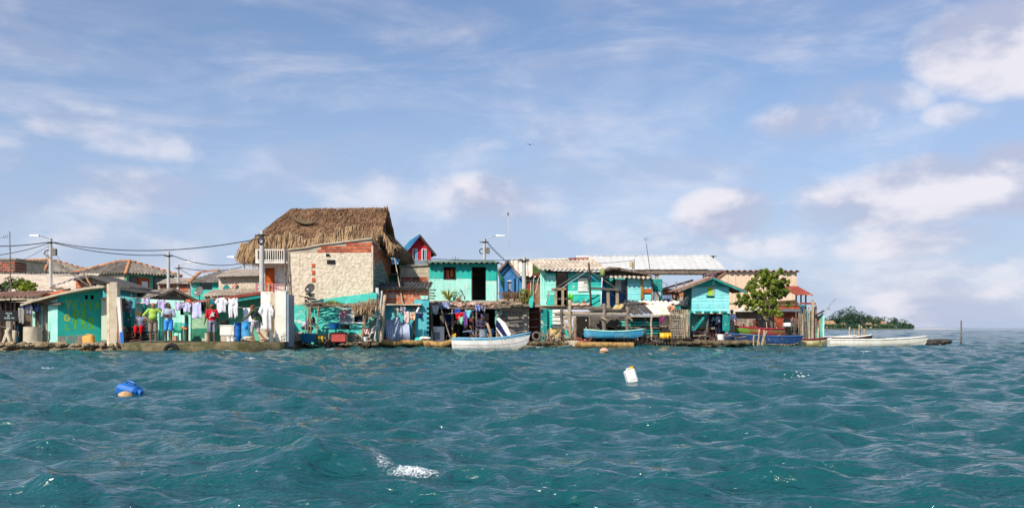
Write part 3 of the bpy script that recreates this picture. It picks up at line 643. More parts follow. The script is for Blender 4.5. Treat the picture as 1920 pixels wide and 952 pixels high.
# ------------------------------------------------------------------ fuel shop with painted letters
G = T('fuel_shop', 'small teal shop with VENTA DE GASOLINA painted in green on its wall', 'shop', 108, 648, 45.4)
A = G.p(108, 648, 0); B = G.p(193, 648, 1.1); zt = lambda px, py, y: G.p(px, py, y).z
d = (B - A); d.z = 0; dn = d.normalized(); nr = Vector((dn.y, -dn.x, 0)); zA, zB = zt(108, 556, 0), zt(193, 536, 1.1); z0 = A.z
# rear wall follows the sloping slab; two small vent holes near its top right
def wpt(u, z, off=0): return Vector((A.x, A.y, 0)) + dn * (d.length * u) + nr * off + Vector((0, 0, z))
mb = MB(); us = [0, .60, .665, .72, .80, 1]; v0, v1 = zt(165, 561, 1), zt(165, 553.5, 1)
for u0, u1 in zip(us, us[1:]):
    tops = [zA + (zB - zA) * q for q in (u0, u1)]; hole = (u0, u1) in ((.60, .665), (.72, .80))
    for lo, hi in ([((z0, z0), (v0, v0)), ((v1, v1), tops)] if hole else [((z0, z0), tops)]):
        mb.hexa([wpt(u0, lo[0]), wpt(u1, lo[1]), wpt(u1, lo[1], -.15), wpt(u0, lo[0], -.15)], [wpt(u0, hi[0]), wpt(u1, hi[1]), wpt(u1, hi[1], -.15), wpt(u0, hi[0], -.15)])
mb.build('painted_wall', M('shop_teal_paint', '#2fb8a8', '#26a898', stain='#4fc4b0', samt=.4, ss=1.5, rnd=0, bump=.3, streak='#3f9a8c', stramt=.3), G); MB().hexa([wpt(.5, v0 - .3, -.5), wpt(.9, v0 - .3, -.5), wpt(.9, v0 - .3, -.55), wpt(.5, v0 - .3, -.55)], [wpt(.5, v1 + .02, -.5), wpt(.9, v1 + .02, -.5), wpt(.9, v1 + .02, -.55), wpt(.5, v1 + .02, -.55)]).build('vent_backing', m_dark, G)  # dark sheet added behind the vent holes, its colour standing in for shade inside
mb = MB(); mb.hexa([wpt(0, z0, .012), wpt(.98, z0, .012), wpt(.98, z0, .002), wpt(0, z0, .002)], [wpt(0, z0 + .42, .012), wpt(.6, z0 + .5, .012), wpt(.6, z0 + .5, .002), wpt(0, z0 + .42, .002)]); mb.build('bare_plinth', m_conc, G)
m_gl = M('green_lettering', '#76c234', '#62b83a', ns=9, rnd=.12, bump=0, rough=.6); m_yl = M('yellow_lettering', '#c4bc44', '#a8c84c', ns=7, rnd=.1, bump=0)
for txt, px, py, wp, hp, m_ in (('VENTA', 124, 580, 8.2, 15, m_gl), ('DE', 138, 594, 8.5, 11, m_gl), ('G', 121, 601, 9.5, 11, m_yl), ('ASO', 136, 606, 8.5, 11.5, m_gl), ('LINA', 123, 617, 9.5, 10, m_gl)):
    u = (px - 108) / 85; y = 1.1 * u; base = zt(px, py, y); wd = wp / F * (45.4 + y) * 1.12; hh = hp / F * (45.4 + y); step = {'VENTA': 1.38, 'DE': 1.6, 'ASO': 1.45, 'LINA': 1.3, 'G': 1}[txt]
    o0 = wpt(u, 0, .003)
    for k, ch in enumerate(txt):
        zz = base + random.uniform(-.02, .02) + (.03 if txt == 'VENTA' and k == 4 else 0)
        letter(ch, o0 + dn * (wd * step * k) + Vector((0, 0, zz)), dn, (0, 0, 1), wd * (.85 if ch != 'I' else .6), hh * (1.2 if ch == 'V' else 1.0), .08, nr).build('letter', m_yl if ch in 'V' else m_, G)
G.facade('front_wall', 90, 108, [(90, 566), (108, 560)], 648, [], 0, .12, m_mint); G.box('end_wall', 73, 572, 81, 648, .5, .62, m_mint)
G.box('door_post', 82, 570, 89.5, 644, .25, .4, m_conc)
MB().box((A.x - .02, .15, z0), (A.x + .1, 2.2, zA)).build('inner_wall', m_conc, G); G.box('back_wall', 40, 570, 110, 648, 2.3, 2.4, m_dark)
mb = MB(); sl = [(38, 570), (62, 562), (110, 549), (160, 538.5), (194, 535)]; top = [G.p(a, b, -.45) for a, b in sl]
mb2 = [[p, p + Vector((.15, 2.6, .12))] for p in top]; mb.sheet(mb2, .09, (0, 0, 1)).build('roof_slab', m_conclt, G)
mb = MB(); pts = [G.p(78, 553, 1.9), G.p(128, 540, 1.9), G.p(128, 552, 1.9), G.p(78, 560, 1.9)]; mb.prism(pts, (0, .3, 0)).build('roof_patch', m_brick1, G)
G.beam('lintel_beam', (84, 568.5, -.15), (116, 569, -.12), .14, .13, m_wood); G.beam('roof_beam', (38, 569, -.1), (90, 570, -.1), .08, .12, m_wooddk)
for i, (a, b) in enumerate(((156, 541), (168, 540), (172, 538.4), (180, 536.6))): G.box('roof_stone', a, b - 3, a + 7, b + .3, -.3, -.05, m_conc, bevel=.02)
G.pole('roof_pole', (95, 539, 1.), (128, 543, .6), .07, .05, m_wood); G.pole('roof_pole', (82, 475, 2), (168, 537, .3), .03, .03, m_wood); G.pole('roof_pole', (157, 513, 1), (171, 537, .2), .05, .04, m_stick)
G.box('light_fitting', 155, 548, 158, 552, 1., 1.1, m_wooddk)
# lattice screen between the posts
S_ = T('lattice_screen', 'brown diagonal lattice screen above the concrete ring tank', 'screen', 60, 612, 45.9)
a0, a1 = S_.p(45, 613, 0), S_.p(77, 578, 0)
for s in (1, -1):
    k = -a1.z + a0.z
    step = .105; w_ = a1.x - a0.x; h_ = a1.z - a0.z; c = -h_
    while c < w_:
        x0, x1 = max(0, c), min(w_, c + h_); zz0, zz1 = x0 - c, x1 - c
        if x1 - x0 > .08:
            p, q = Vector((x0, .02 * s, zz0)), Vector((x1, .02 * s, zz1))
            if s < 0: p.z, q.z = h_ - zz0, h_ - zz1
            MB().beam(a0 + p, a0 + q, .035, .012, up=(0, 1, 0)).build('lattice_slat', m_stick if s > 0 else m_wood, S_)
        c += step
S_.box('post', 61, 578, 66, 614, -.08, .02, m_mint); S_.box('post', 44, 575, 46, 614, -.05, .04, m_wooddk)
t = T('ring_tank', 'round pale concrete ring tank under the shop awning', 'tank', 54, 646, 45)
MB().lathe((0, .4, 0), [(.44, 0), (.44, .12), (.415, .14), (.41, .8), (.42, .81), (.36, .82), (.35, .5)], 24).build('ring', m_conclt, t, smooth='auto')
t = T('wooden_skid', 'dark green plank skid lying on the rocks before the ring tank', 'plank', 50, 650, 44.5)
t.beam('plank', (22, 646, 0), (80, 649, -.1), .2, .09, m_tealdk); [t.box('block', a, 642, a + 4, 646, -.05, .05, m_wooddk) for a in (36, 45, 54)]
t = T('mooring_stake', 'grey rounded stake standing left of the pale shop wall', 'stake', 79, 648, 44.7); t.pole('stake', (78.5, 650, 0), (80.5, 614, 0), .075, .05, m_greywood)
t = T('mooring_stake', 'notched brown stake in front of the pale shop wall', 'stake', 91, 650, 44.6); t.pole('stake', (91, 652, 0), (92, 621, 0), .05, .035, m_wood)
# clutter in front of the painted wall
t = T('lattice_crate', 'dark green slatted crate lid leaning before the painted wall', 'crate', 132, 650, 45)
a, b, c, d2 = t.p(122, 650, -.1), t.p(139, 648, .15), t.p(144, 630, .35), t.p(126, 631, .1)
for k in range(5): MB().beam(a.lerp(b, k / 4), d2.lerp(c, k / 4), .04, .02).build('slat', m_tealdk, t)
for k in range(5): MB().beam(a.lerp(d2, k / 4), b.lerp(c, k / 4), .04, .026).build('slat', m_tealdk, t)
t = T('pallet_rack', 'dark green slatted rack lying against the painted wall behind the amber can', 'rack', 155, 648, 46)
for k in range(8): t.beam('slat', (131 + k * 5.5, 623, .5), (146 + k * 4.5, 646, .15), .06, .03, m_tealdk)
t.beam('rail', (128, 622, .5), (182, 622, .95), .08, .06, m_wooddk); t.beam('rail', (118, 632, .2), (160, 629, .6), .07, .05, m_tealdk)
def jerrycan(name, label, px, py, D, w, h, dp, mat, rz=0, tilt=(0, 0, 0), z=None, cat='jerrycan', lab=None):
    t = T(name, label, cat, px, py, D, rz)
    if z is not None: t.o.location.z = z
    t.o.rotation_euler = (tilt[0], tilt[1], R(rz))
    mb = MB().box((-w / 2, -dp / 2, 0), (w / 2, dp / 2, h)); o = mb.build('body', mat, t, bevel=min(w, h) * .12)
    MB().box((-w * .3, -dp / 2 - .006, h * .3), (w * .3, -dp / 2 + .01, h * .72)).build('raised_panel', mat, t, bevel=.004)
    MB().tube([(-w * .28, 0, h - .01), (-w * .2, 0, h + h * .1), (w * .12, 0, h + h * .1), (w * .2, 0, h - .01)], h * .04, 7).build('handle', mat, t, smooth=True)
    MB().lathe((w * .34, 0, h - .01), [(.035, 0), (.035, .05), (.03, .055)], 10).build('cap', lab or mat, t); return t
jerrycan('amber_jerrycan', 'amber plastic jerrycan leaning on the rocks before the painted wall', 168, 649, 45, .54, .5, .3, m_plor, -12, (0, R(-9), 0))
t = T('leaning_boards', 'grey and pale boards leaning on the end of the painted wall', 'boards', 186, 648, 46)
for a, b, w_, m_ in (((176, 632, .9), (188, 560, 1.3), .2, m_conclt), ((184, 646, .6), (190, 552, 1.2), .06, m_wood), ((189, 646, .4), (191, 556, 1.1), .08, m_wooddk), ((181, 646, .4), (186, 578, 1.1), .05, m_tealdk), ((193, 645, .5), (192, 570, 1.1), .06, m_greywood)):
    MB().beam(t.p(*a), t.p(*b), w_, .035, up=(0, 1, 0)).build('board', m_, t)
t = T('broken_tiles', 'grey slabs heaped at the foot of the concrete pillar', 'rubble', 194, 648, 45); 
for a, b, r_ in ((184, 644, .4), (190, 643, -.5), (195, 640, .5)): o = t.box('slab', a - 5, b - 3, a + 5, b + 3, -.1, .15, m_block, bevel=.01); 
t = T('concrete_pillar', 'tall bare concrete pillar standing between shop and courtyard', 'pillar', 212, 650, 44.8)
t.box('pillar', 205.5, 529, 220, 650, 0, .36, m_conclt, bevel=.02); t.box('pillar_edge', 200, 532, 205.5, 650, .03, .3, M('flaking_cream', '#e0d2b8', '#cdb797', stain='#a06a45', samt=.6, ss=3, rnd=0, bump=.5), bevel=.01)
t = T('patched_wall', 'narrow wall with flaking orange and mint paint beside the concrete pillar', 'wall', 196, 648, 46)
t.facade('wall', 190, 204, [(190, 558), (204, 556)], 650, [], 0, .15, M('flaking_mint', '#b9d6c0', '#cfc7ae', ns=5, stain='#c8733c', samt=.9, ss=1.6, rnd=0, bump=.4, sthr=(.54, .6)))
t = T('blue_foot_post', 'leaning whitewashed post with a blue foot beside the concrete pillar', 'post', 226, 650, 44.6)
MB().beam(t.p(228.5, 650, 0), t.p(223, 557, 0), .17, .17).build('post', m_white, t, bevel=.02); MB().beam(t.p(229.3, 648, -.095), t.p(228, 622, -.095), .16, .02).build('blue_paint_band', m_plblue, t); MB().beam(t.p(224, 650, -.08), t.p(219.5, 575, -.05), .06, .06).build('side_strip', m_rust, t)

# ------------------------------------------------------------------ courtyard
C1 = T('turquoise_house', 'turquoise side house with a dark doorway behind the concrete pillar', 'house', 225, 645, 48.5)
C1.facade('wall', 188, 255, [(188, 537), (255, 546)], 645, [(232, 566, 246, 640)], 0, .15, M('turquoise_paint', '#49b0b8', '#3fa2ac', stain='#8fd0d0', samt=.35, rnd=.03, streak='#5f7f80', peel='#d0d0c4'), )
C1.box('door_backing', 230, 564, 248, 645, .3, .34, m_tealdk); C1.poly('roof_slab', [(184, 533), (256, 543), (272, 549), (256, 548), (184, 537)], -.3, 2.5, m_tiledk)
C1.pole('drain_pipe', (246, 546, -.1), (247.5, 556, -.1), .05, .04, m_woodlt)
t = T('gabled_house', 'grey block house with gabled corrugated roof rising behind the laundry', 'house', 322, 645, 52, 38)
a, b, c = t.p(272, 566, 0), t.p(372, 566, 0), t.p(322, 543, 0); z0 = -.2; hw = a.x; L_, Rr = a.x, b.x; ap = c
MB().prism([(L_, 0, z0), (Rr, 0, z0), (Rr, 0, a.z), (ap.x, 0, ap.z), (L_, 0, a.z)], (0, .15, 0)).build('gable_wall', m_mortar, t)
brick_wall(t, (L_ + .05, 0, a.z - .55), (1, 0, 0), Rr - L_ - .1, ap.z - a.z + .55, [m_block], .4, .2, clip=lambda u, v: (v - .55) / (ap.z - a.z) < 1 - abs(u + L_ + .05 - ap.x) / ((Rr - L_) / 2) - .02)
for s, e in ((-1, L_ - .25), (1, Rr + .25)):
    run = abs(e - ap.x); rs = (ap.z - a.z) * run / ((Rr - L_) / 2); p0, p1 = Vector((e, -.35, ap.z - rs + .05)), Vector((e, 4.5, ap.z - rs + .05))
    if s < 0: p0, p1 = p1, p0
    roof(t, p0, p1, (ap.x - e, 0, rs), lambda u: math.hypot(run, rs), m_tile)
    MB().beam((e, -.37, ap.z - rs + .02), (ap.x, -.37, ap.z + .02), .06, .12).build('barge_board', m_wood, t)
MB().box((L_, .15, z0), (L_ + .15, 4.2, a.z)).build('wall', m_block, t)
t = T('courtyard_wall', 'pale mint courtyard wall with yellow patch behind the standing men', 'wall', 300, 645, 48)
t.facade('wall', 253, 345, [(253, 560), (345, 563)], 645, [], 0, .15, m_mint); t.box('coping', 253, 566, 312, 569, -.25, .1, m_white)
t.box('yellow_patch', 254, 583, 266, 602, -.006, 0, M('yellow_patch', '#e6cf86', '#d8dcae', rnd=0)); t.box('teal_post', 267, 568, 271, 642, -.2, -.08, m_tealdk); t.box('teal_post', 298, 572, 301, 642, -.2, -.08, m_tealdk); t.box('pillar', 338, 590, 346, 642, -.3, 0, m_mint)
C2 = T('red_roofed_house', 'teal courtyard house with a sloping red roof edge and two tone dado', 'house', 420, 645, 47.5)
C2.facade('wall', 345, 492, [(345, 570), (492, 548)], 645, [], .8, .15, m_green)
C2.box('front_wall', 356, 577, 389, 645, -.05, .1, M('pale_green_paint', '#9cc4a0', '#86b592', stain='#cfd8c0', samt=.5, ss=1.5, rnd=0, streak='#6f7f68', peel='#d8d2bc')); C2.box('dado', 357, 615, 389, 639, -.062, -.05, m_greendk); C2.box('wall_edge', 353.5, 590, 357.4, 645, -.1, .1, m_mint)
C2.poly('roof_slab', [(334, 568), (420, 556), (492, 546), (492, 551), (420, 562), (345, 572), (334, 573)], -.5, 3, m_redroof)
C2.poly('fascia', [(440, 560), (489, 552), (489, 558), (440, 566)], -.45, -.38, m_tealdk); C2.box('roof_brick', 348, 561, 357, 565, -.3, -.05, m_brick1, bevel=.01); C2.pole('roof_stub', (396, 562, -.3), (396.5, 556, -.3), .06, .06, m_woodlt)
C2.box('niche_backing', 338, 577, 354, 640, .5, .55, m_greendk)
t = T('mint_roof_house', 'white roofed hut just behind the red roof edge', 'hut', 420, 645, 54); a, b = t.p(378, 556, 0), t.p(470, 553, 0); roof(t, a, b, (0, 2, .45), lambda u: 2.05, m_tilelt); t.box('wall', 384, 553, 468, 640, .3, .4, m_conclt)
t = T('white_wall', 'tall stained white end wall with a faded green wash beside the walking man', 'wall', 515, 650, 46)
t.facade('wall', 489, 512, [(489, 546), (512, 547)], 648, [], .6, .15, m_white); t.facade('wall', 507, 517, [(507, 548), (517, 549)], 648, [], .25, .3, m_conclt); t.facade('wall', 516, 536, [(516, 546), (536, 545)], 649, [], -.1, .5, M('washed_white_plaster', '#e9e6d9', '#d8d4c6', stain='#a9d8bc', samt=.8, ss=.7, rnd=0, bump=.3, sthr=(.53, .62)))
MB().box((t.x(536, -.1), -.06, 0), (t.x(536, -.1) + .12, 1.1, t.z(552))).build('side_wall', m_plgrey, t)
t.box('low_block', 487, 632, 513, 645, -.35, .2, m_conclt, bevel=.02); t.box('low_block', 484, 615, 500, 632, .1, .5, m_conclt, bevel=.02); t.box('step', 505, 622, 511, 645, -.5, -.36, m_white, bevel=.02); t.pole('thin_post', (501, 641, -.2), (502, 580, -.2), .03, .03, m_woodlt)
# ------------------------------------------------------------------ thatched house with balconies
TH = T('thatched_house', 'two storey white house with balconies under a huge shaggy thatched roof', 'house', 520, 645, 52.5)
TH.facade('wall', 490, 542, [(490, 478), (542, 478)], 645, [(497, 502, 515, 556)], .9, .2, m_white)
dr = TH.box('door', 497, 502, 515, 556, .98, 1.03, m_orange); 
for a, b in ((499, 506), (499, 530)): TH.box('door_panel', a, b, 513, b + 20, .955, .98, m_orange, parent=dr, bevel=.01)
TH.facade('upper_wall', 484, 542, [(484, 455), (542, 455)], 487, [(520, 462, 531, 487)], 1.0, .15, m_wooddk); TH.box('loft_boards', 492, 466, 520, 487, .93, .99, m_brick3)
for i in range(7): TH.box('plank', 492 + i * 4.2, 464, 495.6 + i * 4.2, 488, .88, .92, m_wood)
lb = TH.box('balcony_floor', 478, 554.5, 541, 558, -.2, 1.0, m_conclt); ub = TH.box('balcony_floor', 479, 489.5, 540, 493.5, -.2, 1.0, m_white)
for nm, l, r, tp, bt, mt, n in (('upper', 480.5, 538.5, 468, 489.5, m_white, 14), ('lower', 480, 541, 533, 554.5, m_pink, 15)):
    rl = TH.beam('rail', (l, tp, -.12), (r, tp, -.12), .05, .05, mt)
    for k in range(n):
        a = l + (r - l) * (k + .5) / n; TH.beam('baluster', (a, tp + 1, -.12), (a, bt, -.12), .035, .035, mt)
    TH.beam('rail', (l, bt - 2, -.12), (r, bt - 2, -.12), .04, .04, mt); TH.beam('corner_post', (l, tp - 1, -.12), (l, bt + 1, -.12), .07, .07, mt)
    MB().beam(TH.p(l, tp, -.12), TH.p(l, tp, -.12) + Vector((0, 1.1, 0)), .05, .05).build('rail', mt, TH)
TH.box('gate_panel', 502, 533, 505, 554, -.2, -.15, m_woodlt); TH.pole('corner_pole', (537, 600, -.2), (533.5, 462, -.2), .05, .04, m_wood)
# thatch: a thick core under layers of straw
def wl(x, y, z): return TH.inv @ Vector((x, y, z))
E0, E1, R0, R1 = wl(-13.55, 53.0, 5.15), wl(-7.15, 53.0, 5.75), wl(-12.45, 57, 7.75), wl(-7.25, 57, 7.8)
Bk0, Bk1 = wl(-13.9, 61.2, 5.2), wl(-7.1, 61, 5.6); LW = wl(-14.7, 54.2, 5.25); LB = wl(-14.6, 60, 5.2)
core = MB(); dn = Vector((0, 0, -.32))
for q in ((E0, E1, R1, R0), (Bk1, Bk0, R0, R1), (LW, E0, R0, R0 + Vector((-.2, .2, -.1))), (LB, LW, R0, R0 + Vector((-.05, .1, 0))), (Bk0, LB, R0, R0 + Vector((.1, .1, 0)))):
    g = grid_plane(*q, 10, 8, lambda u, v, p: p + Vector((0, 0, .13 * noise.fractal(p * 1.3, 1, 2, 3) - .05 * math.sin(v * 3.14)))); core.sheet(g, .28, (0, -.2, .95))
core.build('thatch_core', m_thatchbase, TH)
st = MB()
strand_patch(st, E0, E1, R1, R0, 9500, .55, .055, .12, .3); strand_patch(st, LW, E0, R0, R0 + Vector((-.1, .1, 0)), 1800, .5, .05, .12, .3); strand_patch(st, LB, LW, R0, R0, 1600, .5, .05, .12, .3); strand_patch(st, Bk1, Bk0, R0, R1, 1200, .6, .06)
strand_patch(st, R0 + Vector((0, -.25, -.12)), R1 + Vector((0, -.25, -.12)), R1 + Vector((0, .12, .03)), R0 + Vector((0, .12, .03)), 900, .4, .05, .12, .7)
st.build('straw', m_thatch, TH, kind='stuff')
fr = MB(); fringe(fr, E0 + Vector((0, -.05, .25)), E1 + Vector((0, -.05, .2)), 2600, .62, .05, (0, -1, 0)); fringe(fr, LW + Vector((0, 0, .25)), E0 + Vector((0, 0, .28)), 1300, .95, .05, (-.5, -.8, 0)); fringe(fr, LB, LW + Vector((0, 0, .2)), 700, .8, .05, (-1, 0, 0))
for k in range(26):       # ragged tufts
    u = random.random(); p = E0.lerp(E1, u) + Vector((0, -.1, random.uniform(.1, .9))); fringe(fr, p - Vector((.15, 0, 0)), p + Vector((.15, 0, 0)), 40, .6, .05, (0, -1, 0), .1)
fr.build('straw_fringe', m_thatchlt, TH, kind='stuff')
SK = MB(); s0, s1, s2, s3 = wl(-6.45, 53.9, 5.35), wl(-6.15, 60.2, 5.2), wl(-7.2, 60.0, 6.35), wl(-7.2, 54.3, 6.3)
SK.sheet(grid_plane(s0, s1, s2, s3, 6, 4, lambda u, v, p: p), .22, (.7, 0, .7)); SK.build('skirt_core', m_thatchbase, TH)
sk = MB(); strand_patch(sk, s0, s1, s2, s3, 2200, .55, .05, .15, .3); fringe(sk, s0 + Vector((0, 0, .15)), s1 + Vector((0, 0, .15)), 1100, .7, .05, (1, -.2, 0), .2); f_ = Vector((0, -.4, 0)); fringe(sk, s3 + f_, s0 + f_, 500, .55, .05, (.3, -1, 0), .3); sk.build('straw_skirt', m_thatchlt, TH, kind='stuff')
rk = MB(); fringe(rk, E1 + Vector((.05, 0, .1)), R1 + Vector((.05, 0, .1)), 700, .35, .05, (.4, -.4, 0), .12); fringe(rk, Bk1 + Vector((.05, 0, .1)), R1 + Vector((.05, 0, .1)), 500, .4, .05, (.4, .2, 0), .12); rk.build('straw_edge', m_thatch, TH, kind='stuff')
MB().tube([wl(-7.3, 57, 5.2), wl(-7.3, 57, 7.7)], .07).build('king_post', m_wood, TH)
MB().prism([wl(-7.45, 54, 5.3), wl(-7.45, 60.4, 5.3), wl(-7.45, 57, 7.5)], (-.1, 0, 0)).build('gable_infill', m_thatchbase, TH)
nt_ = MB(); pth = [(545, 405), (552, 413), (562, 420), (575, 423.5), (588, 422), (598, 419)]
for (a, b), (c, d2), w0, w1 in zip(pth, pth[1:], (1, 2.2, 2.8, 2.6, 2.0), (2.2, 2.8, 2.6, 2.0, .6)):
    def q(px, py):
        # point on the front slope under the pixel
        f = (470 - py) / 78; return TH.p(px, py, -.1 + 4 * min(1, max(0, f)) + .4) + Vector((0, -.42, .14))
    nt_.sheet([[q(a, b - w0), q(a, b + w0)], [q(c, d2 - w1), q(c, d2 + w1)]], .02, (0, -.8, .6))
nt_.build('sag_strip', M('dark_strip', '#6a5a42', '#574a36', rnd=0), TH)  # dark strip laid along the sagging crease of the front slope
TH.box('side_wall', 700, 470, 701, 640, 5, 8, m_conc)

# ------------------------------------------------------------------ stone house
SH = T('stone_house', 'tall rough cream stone house with a brick parapet before the thatched roof', 'house', 620, 648, 50)
zt0, zt1 = SH.p(541, 474), SH.p(697, 474)
xs0, xs1 = SH.x(541), SH.x(697); zb = SH.z(648); z474 = SH.z(474)
bumpy((xs0, 0, zb), (xs1, 0, zb), (xs1, 0, z474), (xs0, 0, z474 - .02), 120, 140, .02, 9.5, .25, (0, -1, 0)).build('stone_face', m_stone, SH, smooth=True)
SH.facade('parapet_wall', 541, 697, [(541, 468), (590, 463), (640, 455), (697, 448)], 474.5, [], .02, .2, m_mortar)
def pclip(u, v):
    px = 541 + u / (xs1 - xs0) * 156; tops = 474 - (v / (SH.z(448) - z474)) * 26; lim = 468 - (px - 541) * 20 / 156
    return tops > lim + .6 and (px > 588 or v < -.1)
brick_wall(SH, (xs0, .02, z474 + .01), (1, 0, 0), xs1 - xs0, SH.z(446) - z474, [m_brick1, m_brick1, m_brick2], .36, .17, clip=pclip, proud=.03)
cp = [(540, 466), (575, 462), (600, 457.5), (640, 451.5), (697, 445)]; mb = MB(); g = [[SH.p(a, b, -.06) + Vector((0, 0, random.uniform(-.02, .02))), SH.p(a, b, -.06) + Vector((0, .34, .02))] for a, b in cp]; mb.sheet(g, .07, (0, 0, 1)).build('coping', m_conclt, SH)
# right flank: brick crown, grey green block patch with a pointed top
dpt = 8.2; zs = SH.z(447); mb = MB(); xr = xs1
MB().hexa([(xr - .2, .2, zb), (xr, .0, zb), (xr, dpt, zb), (xr - .2, dpt, zb)], [(xr - .2, .2, zs), (xr, .0, zs), (xr, dpt, zs - .45), (xr - .2, dpt, zs - .45)]).build('flank_wall', m_mortar, SH)
brick_wall(SH, (xr, 0, zs - 2.7), (0, 1, 0), dpt, 2.7, [m_brick2, m_brick1], .36, .17, clip=lambda u, v: v < 2.68 - u * .055 and not (1. - .0 < u < 7.2 and v < 2.0 - abs(u - 3.2) * .28) and not (u < 1.1 and v < 1.7))
m_algae = M('algae_block', '#7d9488', '#5f7a70', ns=2.5, stain='#2f4a42', samt=.8, ss=1.2, rnd=.2, bump=.4)
brick_wall(SH, (xr + .01, .05, zs - 4.8), (0, 1, 0), dpt - 1., 4.3, [m_algae], .42, .21, gap=.012, clip=lambda u, v: v < 2.05 + 2.0 - abs(u - 3.2) * .28 - (0 if u > 1. else .35), proud=.02)
MB().box((xr - .02, .0, SH.z(548)), (xr + .06, .25, zs - .35)).build('corner_render', m_stone, SH)
for l, tpx, r, b in ((613, 487, 628, 494.5),): SH.box('vent', l, tpx, r, b, -.05, .05, m_dark)
SH.poly('vent', [(611, 475), (617, 476), (620, 480), (611, 480)], -.045, .05, m_dark)
for y_ in (494, 507, 521): SH.box('brick_vent', 584.5, y_, 590.5, y_ + 7, -.045, .05, m_brick1, bevel=.008)
for i, (a, b) in enumerate(((542, 500), (544, 540))): SH.pole('wall_pole', (a - 1, b + 30, -.12), (a - 3, b - 30, -.12), .04, .03, m_wood)
# teal lower wall
LWL = T('teal_wall', 'rough teal lower wall with a shuttered window under the stick awning', 'wall', 625, 648, 49.6)
pts = [(545, 572), (575, 571), (585, 564), (640, 556), (697, 549), (706, 548)]
LWL.facade('wall', 545, 706, pts, 648, [(636, 578, 690, 604)], 0, .2, M('rough_teal_paint', '#3cc0ae', '#58d0c0', ns=3, stain='#a8e6da', samt=.55, ss=2, rnd=0, bump=.6, bs=14, streak='#6f8474', peel='#cfc4ac'))
LWL.box('damp_patch', 600, 626, 705, 645, -.006, 0, M('damp_plaster', '#b8a48a', '#8fae9c', ns=2.2, rnd=0))
fr_ = LWL.box('window_frame', 635, 577.5, 664, 605, -.03, .05, m_paintw); LWL.box('pane', 638, 580, 661, 602, -.036, -.03, M('dusty_glass', '#9aa7a8', '#87979a', rough=.3, rnd=0, bump=0), parent=fr_); LWL.box('shutter_backing', 665, 578, 690, 604, .2, .24, M('navy_curtain', '#1c2740', '#161d30', rnd=0)); LWL.box('sill', 635, 604, 691, 606, -.06, .1, m_paintw)
for px, py in ((560, 600), (566, 603)): LWL.box('white_mark', px - 8, py, px + 4, py + 2.2, -.006, 0, m_paintw)
LWL.box('small_gable', 544, 566, 577, 571, -.02, .25, m_stone)
AW = T('stick_awning', 'awning of dry sticks and palm ribs along the teal lower wall', 'awning', 630, 648, 48.6)
for k in range(120):
    a = random.uniform(566, 690); y = random.uniform(-.2, .9); l = random.uniform(14, 48); b = 571 + random.uniform(-3.5, 3) - (a - 566) * -.02
    AW.pole('stick', (a, b, y), (min(a + l, 704), b + random.uniform(-3, 3), y + random.uniform(-.2, .3)), random.uniform(.012, .03), .01, random.choice([m_stick, m_wood, m_woodlt, m_wooddk]))
for (a, b), (c, d2) in (((574, 640), (573, 572)), ((583, 640), (582, 574)), ((593, 640), (598, 567)), ((680, 638), (688, 570)), ((578, 640), (579, 575))): AW.pole('post', (a, b, 0), (c, d2, 0), .04, .032, m_stick)
AW.beam('cross_pole', (570, 576, 0), (702, 574, 0), .05, .05, m_wood)
mb = MB(); 
for cx_, cy_, m_n in ((622, 567, 60), (630, 569, 50)): leaves(mb, AW.p(cx_, cy_, .3), (.35, .3, .1), m_n, .08)
mb.build('green_sprigs', m_leafy, AW)
mb = MB(); 
for cx_, cy_ in ((672, 582), (686, 578), (697, 570), (692, 588), (676, 574), (700, 580)): fringe(mb, AW.p(cx_ - 8, cy_ - 6, 0), AW.p(cx_ + 8, cy_ - 6, 0), 34, .42, .05, (0, -1, 0), .25)
mb.build('dry_palm_leaves', m_thatchlt, AW, kind='stuff')
AW.box('hanging_board', 668, 590, 680, 596, -.3, -.28, m_plyel) if False else None
# dish antennas
def dish(label, px, py, D, r, ax=(-.35, -.85, .45), foot=.5, mat=None):
    t = T('satellite_dish', label, 'dish', px, py + 2, D); ax = Vector(ax).normalized(); c = Vector((0, 0, r * .9 + .1))
    MB().lathe(c, [(.02, -.12 * r * 2), (r * .4, -.2 * r), (r * .75, -.09 * r), (r, .02), (r * 1.02, .04), (r * .98, .045), (r * .72, -.05 * r), (r * .4, -.16 * r), (.01, -.2 * r)], 24, axis=ax).build('reflector', mat or m_tiledk, t, smooth='auto')
    MB().tube([c - ax * r * .2, c + ax * r * .8 + Vector((0, 0, -.15))], .012).build('feed_arm', m_metal, t); MB().ball(c + ax * r * .85 + Vector((0, 0, -.15)), .05, 8, 6).build('feed_horn', m_paintw, t)
    MB().tube([c - ax * r * .2, (0, .1, 0), (0, .1, -foot)], .025).build('mast', m_metal, t); return t
dish('dark grey satellite dish before the cream stone house', 581.5, 552, 49.2, .27); dish('grey satellite dish on the red roof edge of the courtyard', 373, 558, 47.2, .26, (-.45, -.8, .4), mat=m_block)
t = T('debris_heap', 'small heap of dark scraps below the satellite dish on the wall', 'scraps', 577, 570, 49.3)
for k in range(14): MB().box((0, 0, 0), (random.uniform(.1, .3), .12, random.uniform(.04, .12))).build('scrap', random.choice([m_wooddk, m_wood, m_tiledk]), t).location = (random.uniform(-.2, .2), random.uniform(-.1, .2), random.uniform(-.05, .45))
t.beam('plank', (560, 554, -.1), (574, 557, -.1), .1, .04, m_wooddk)

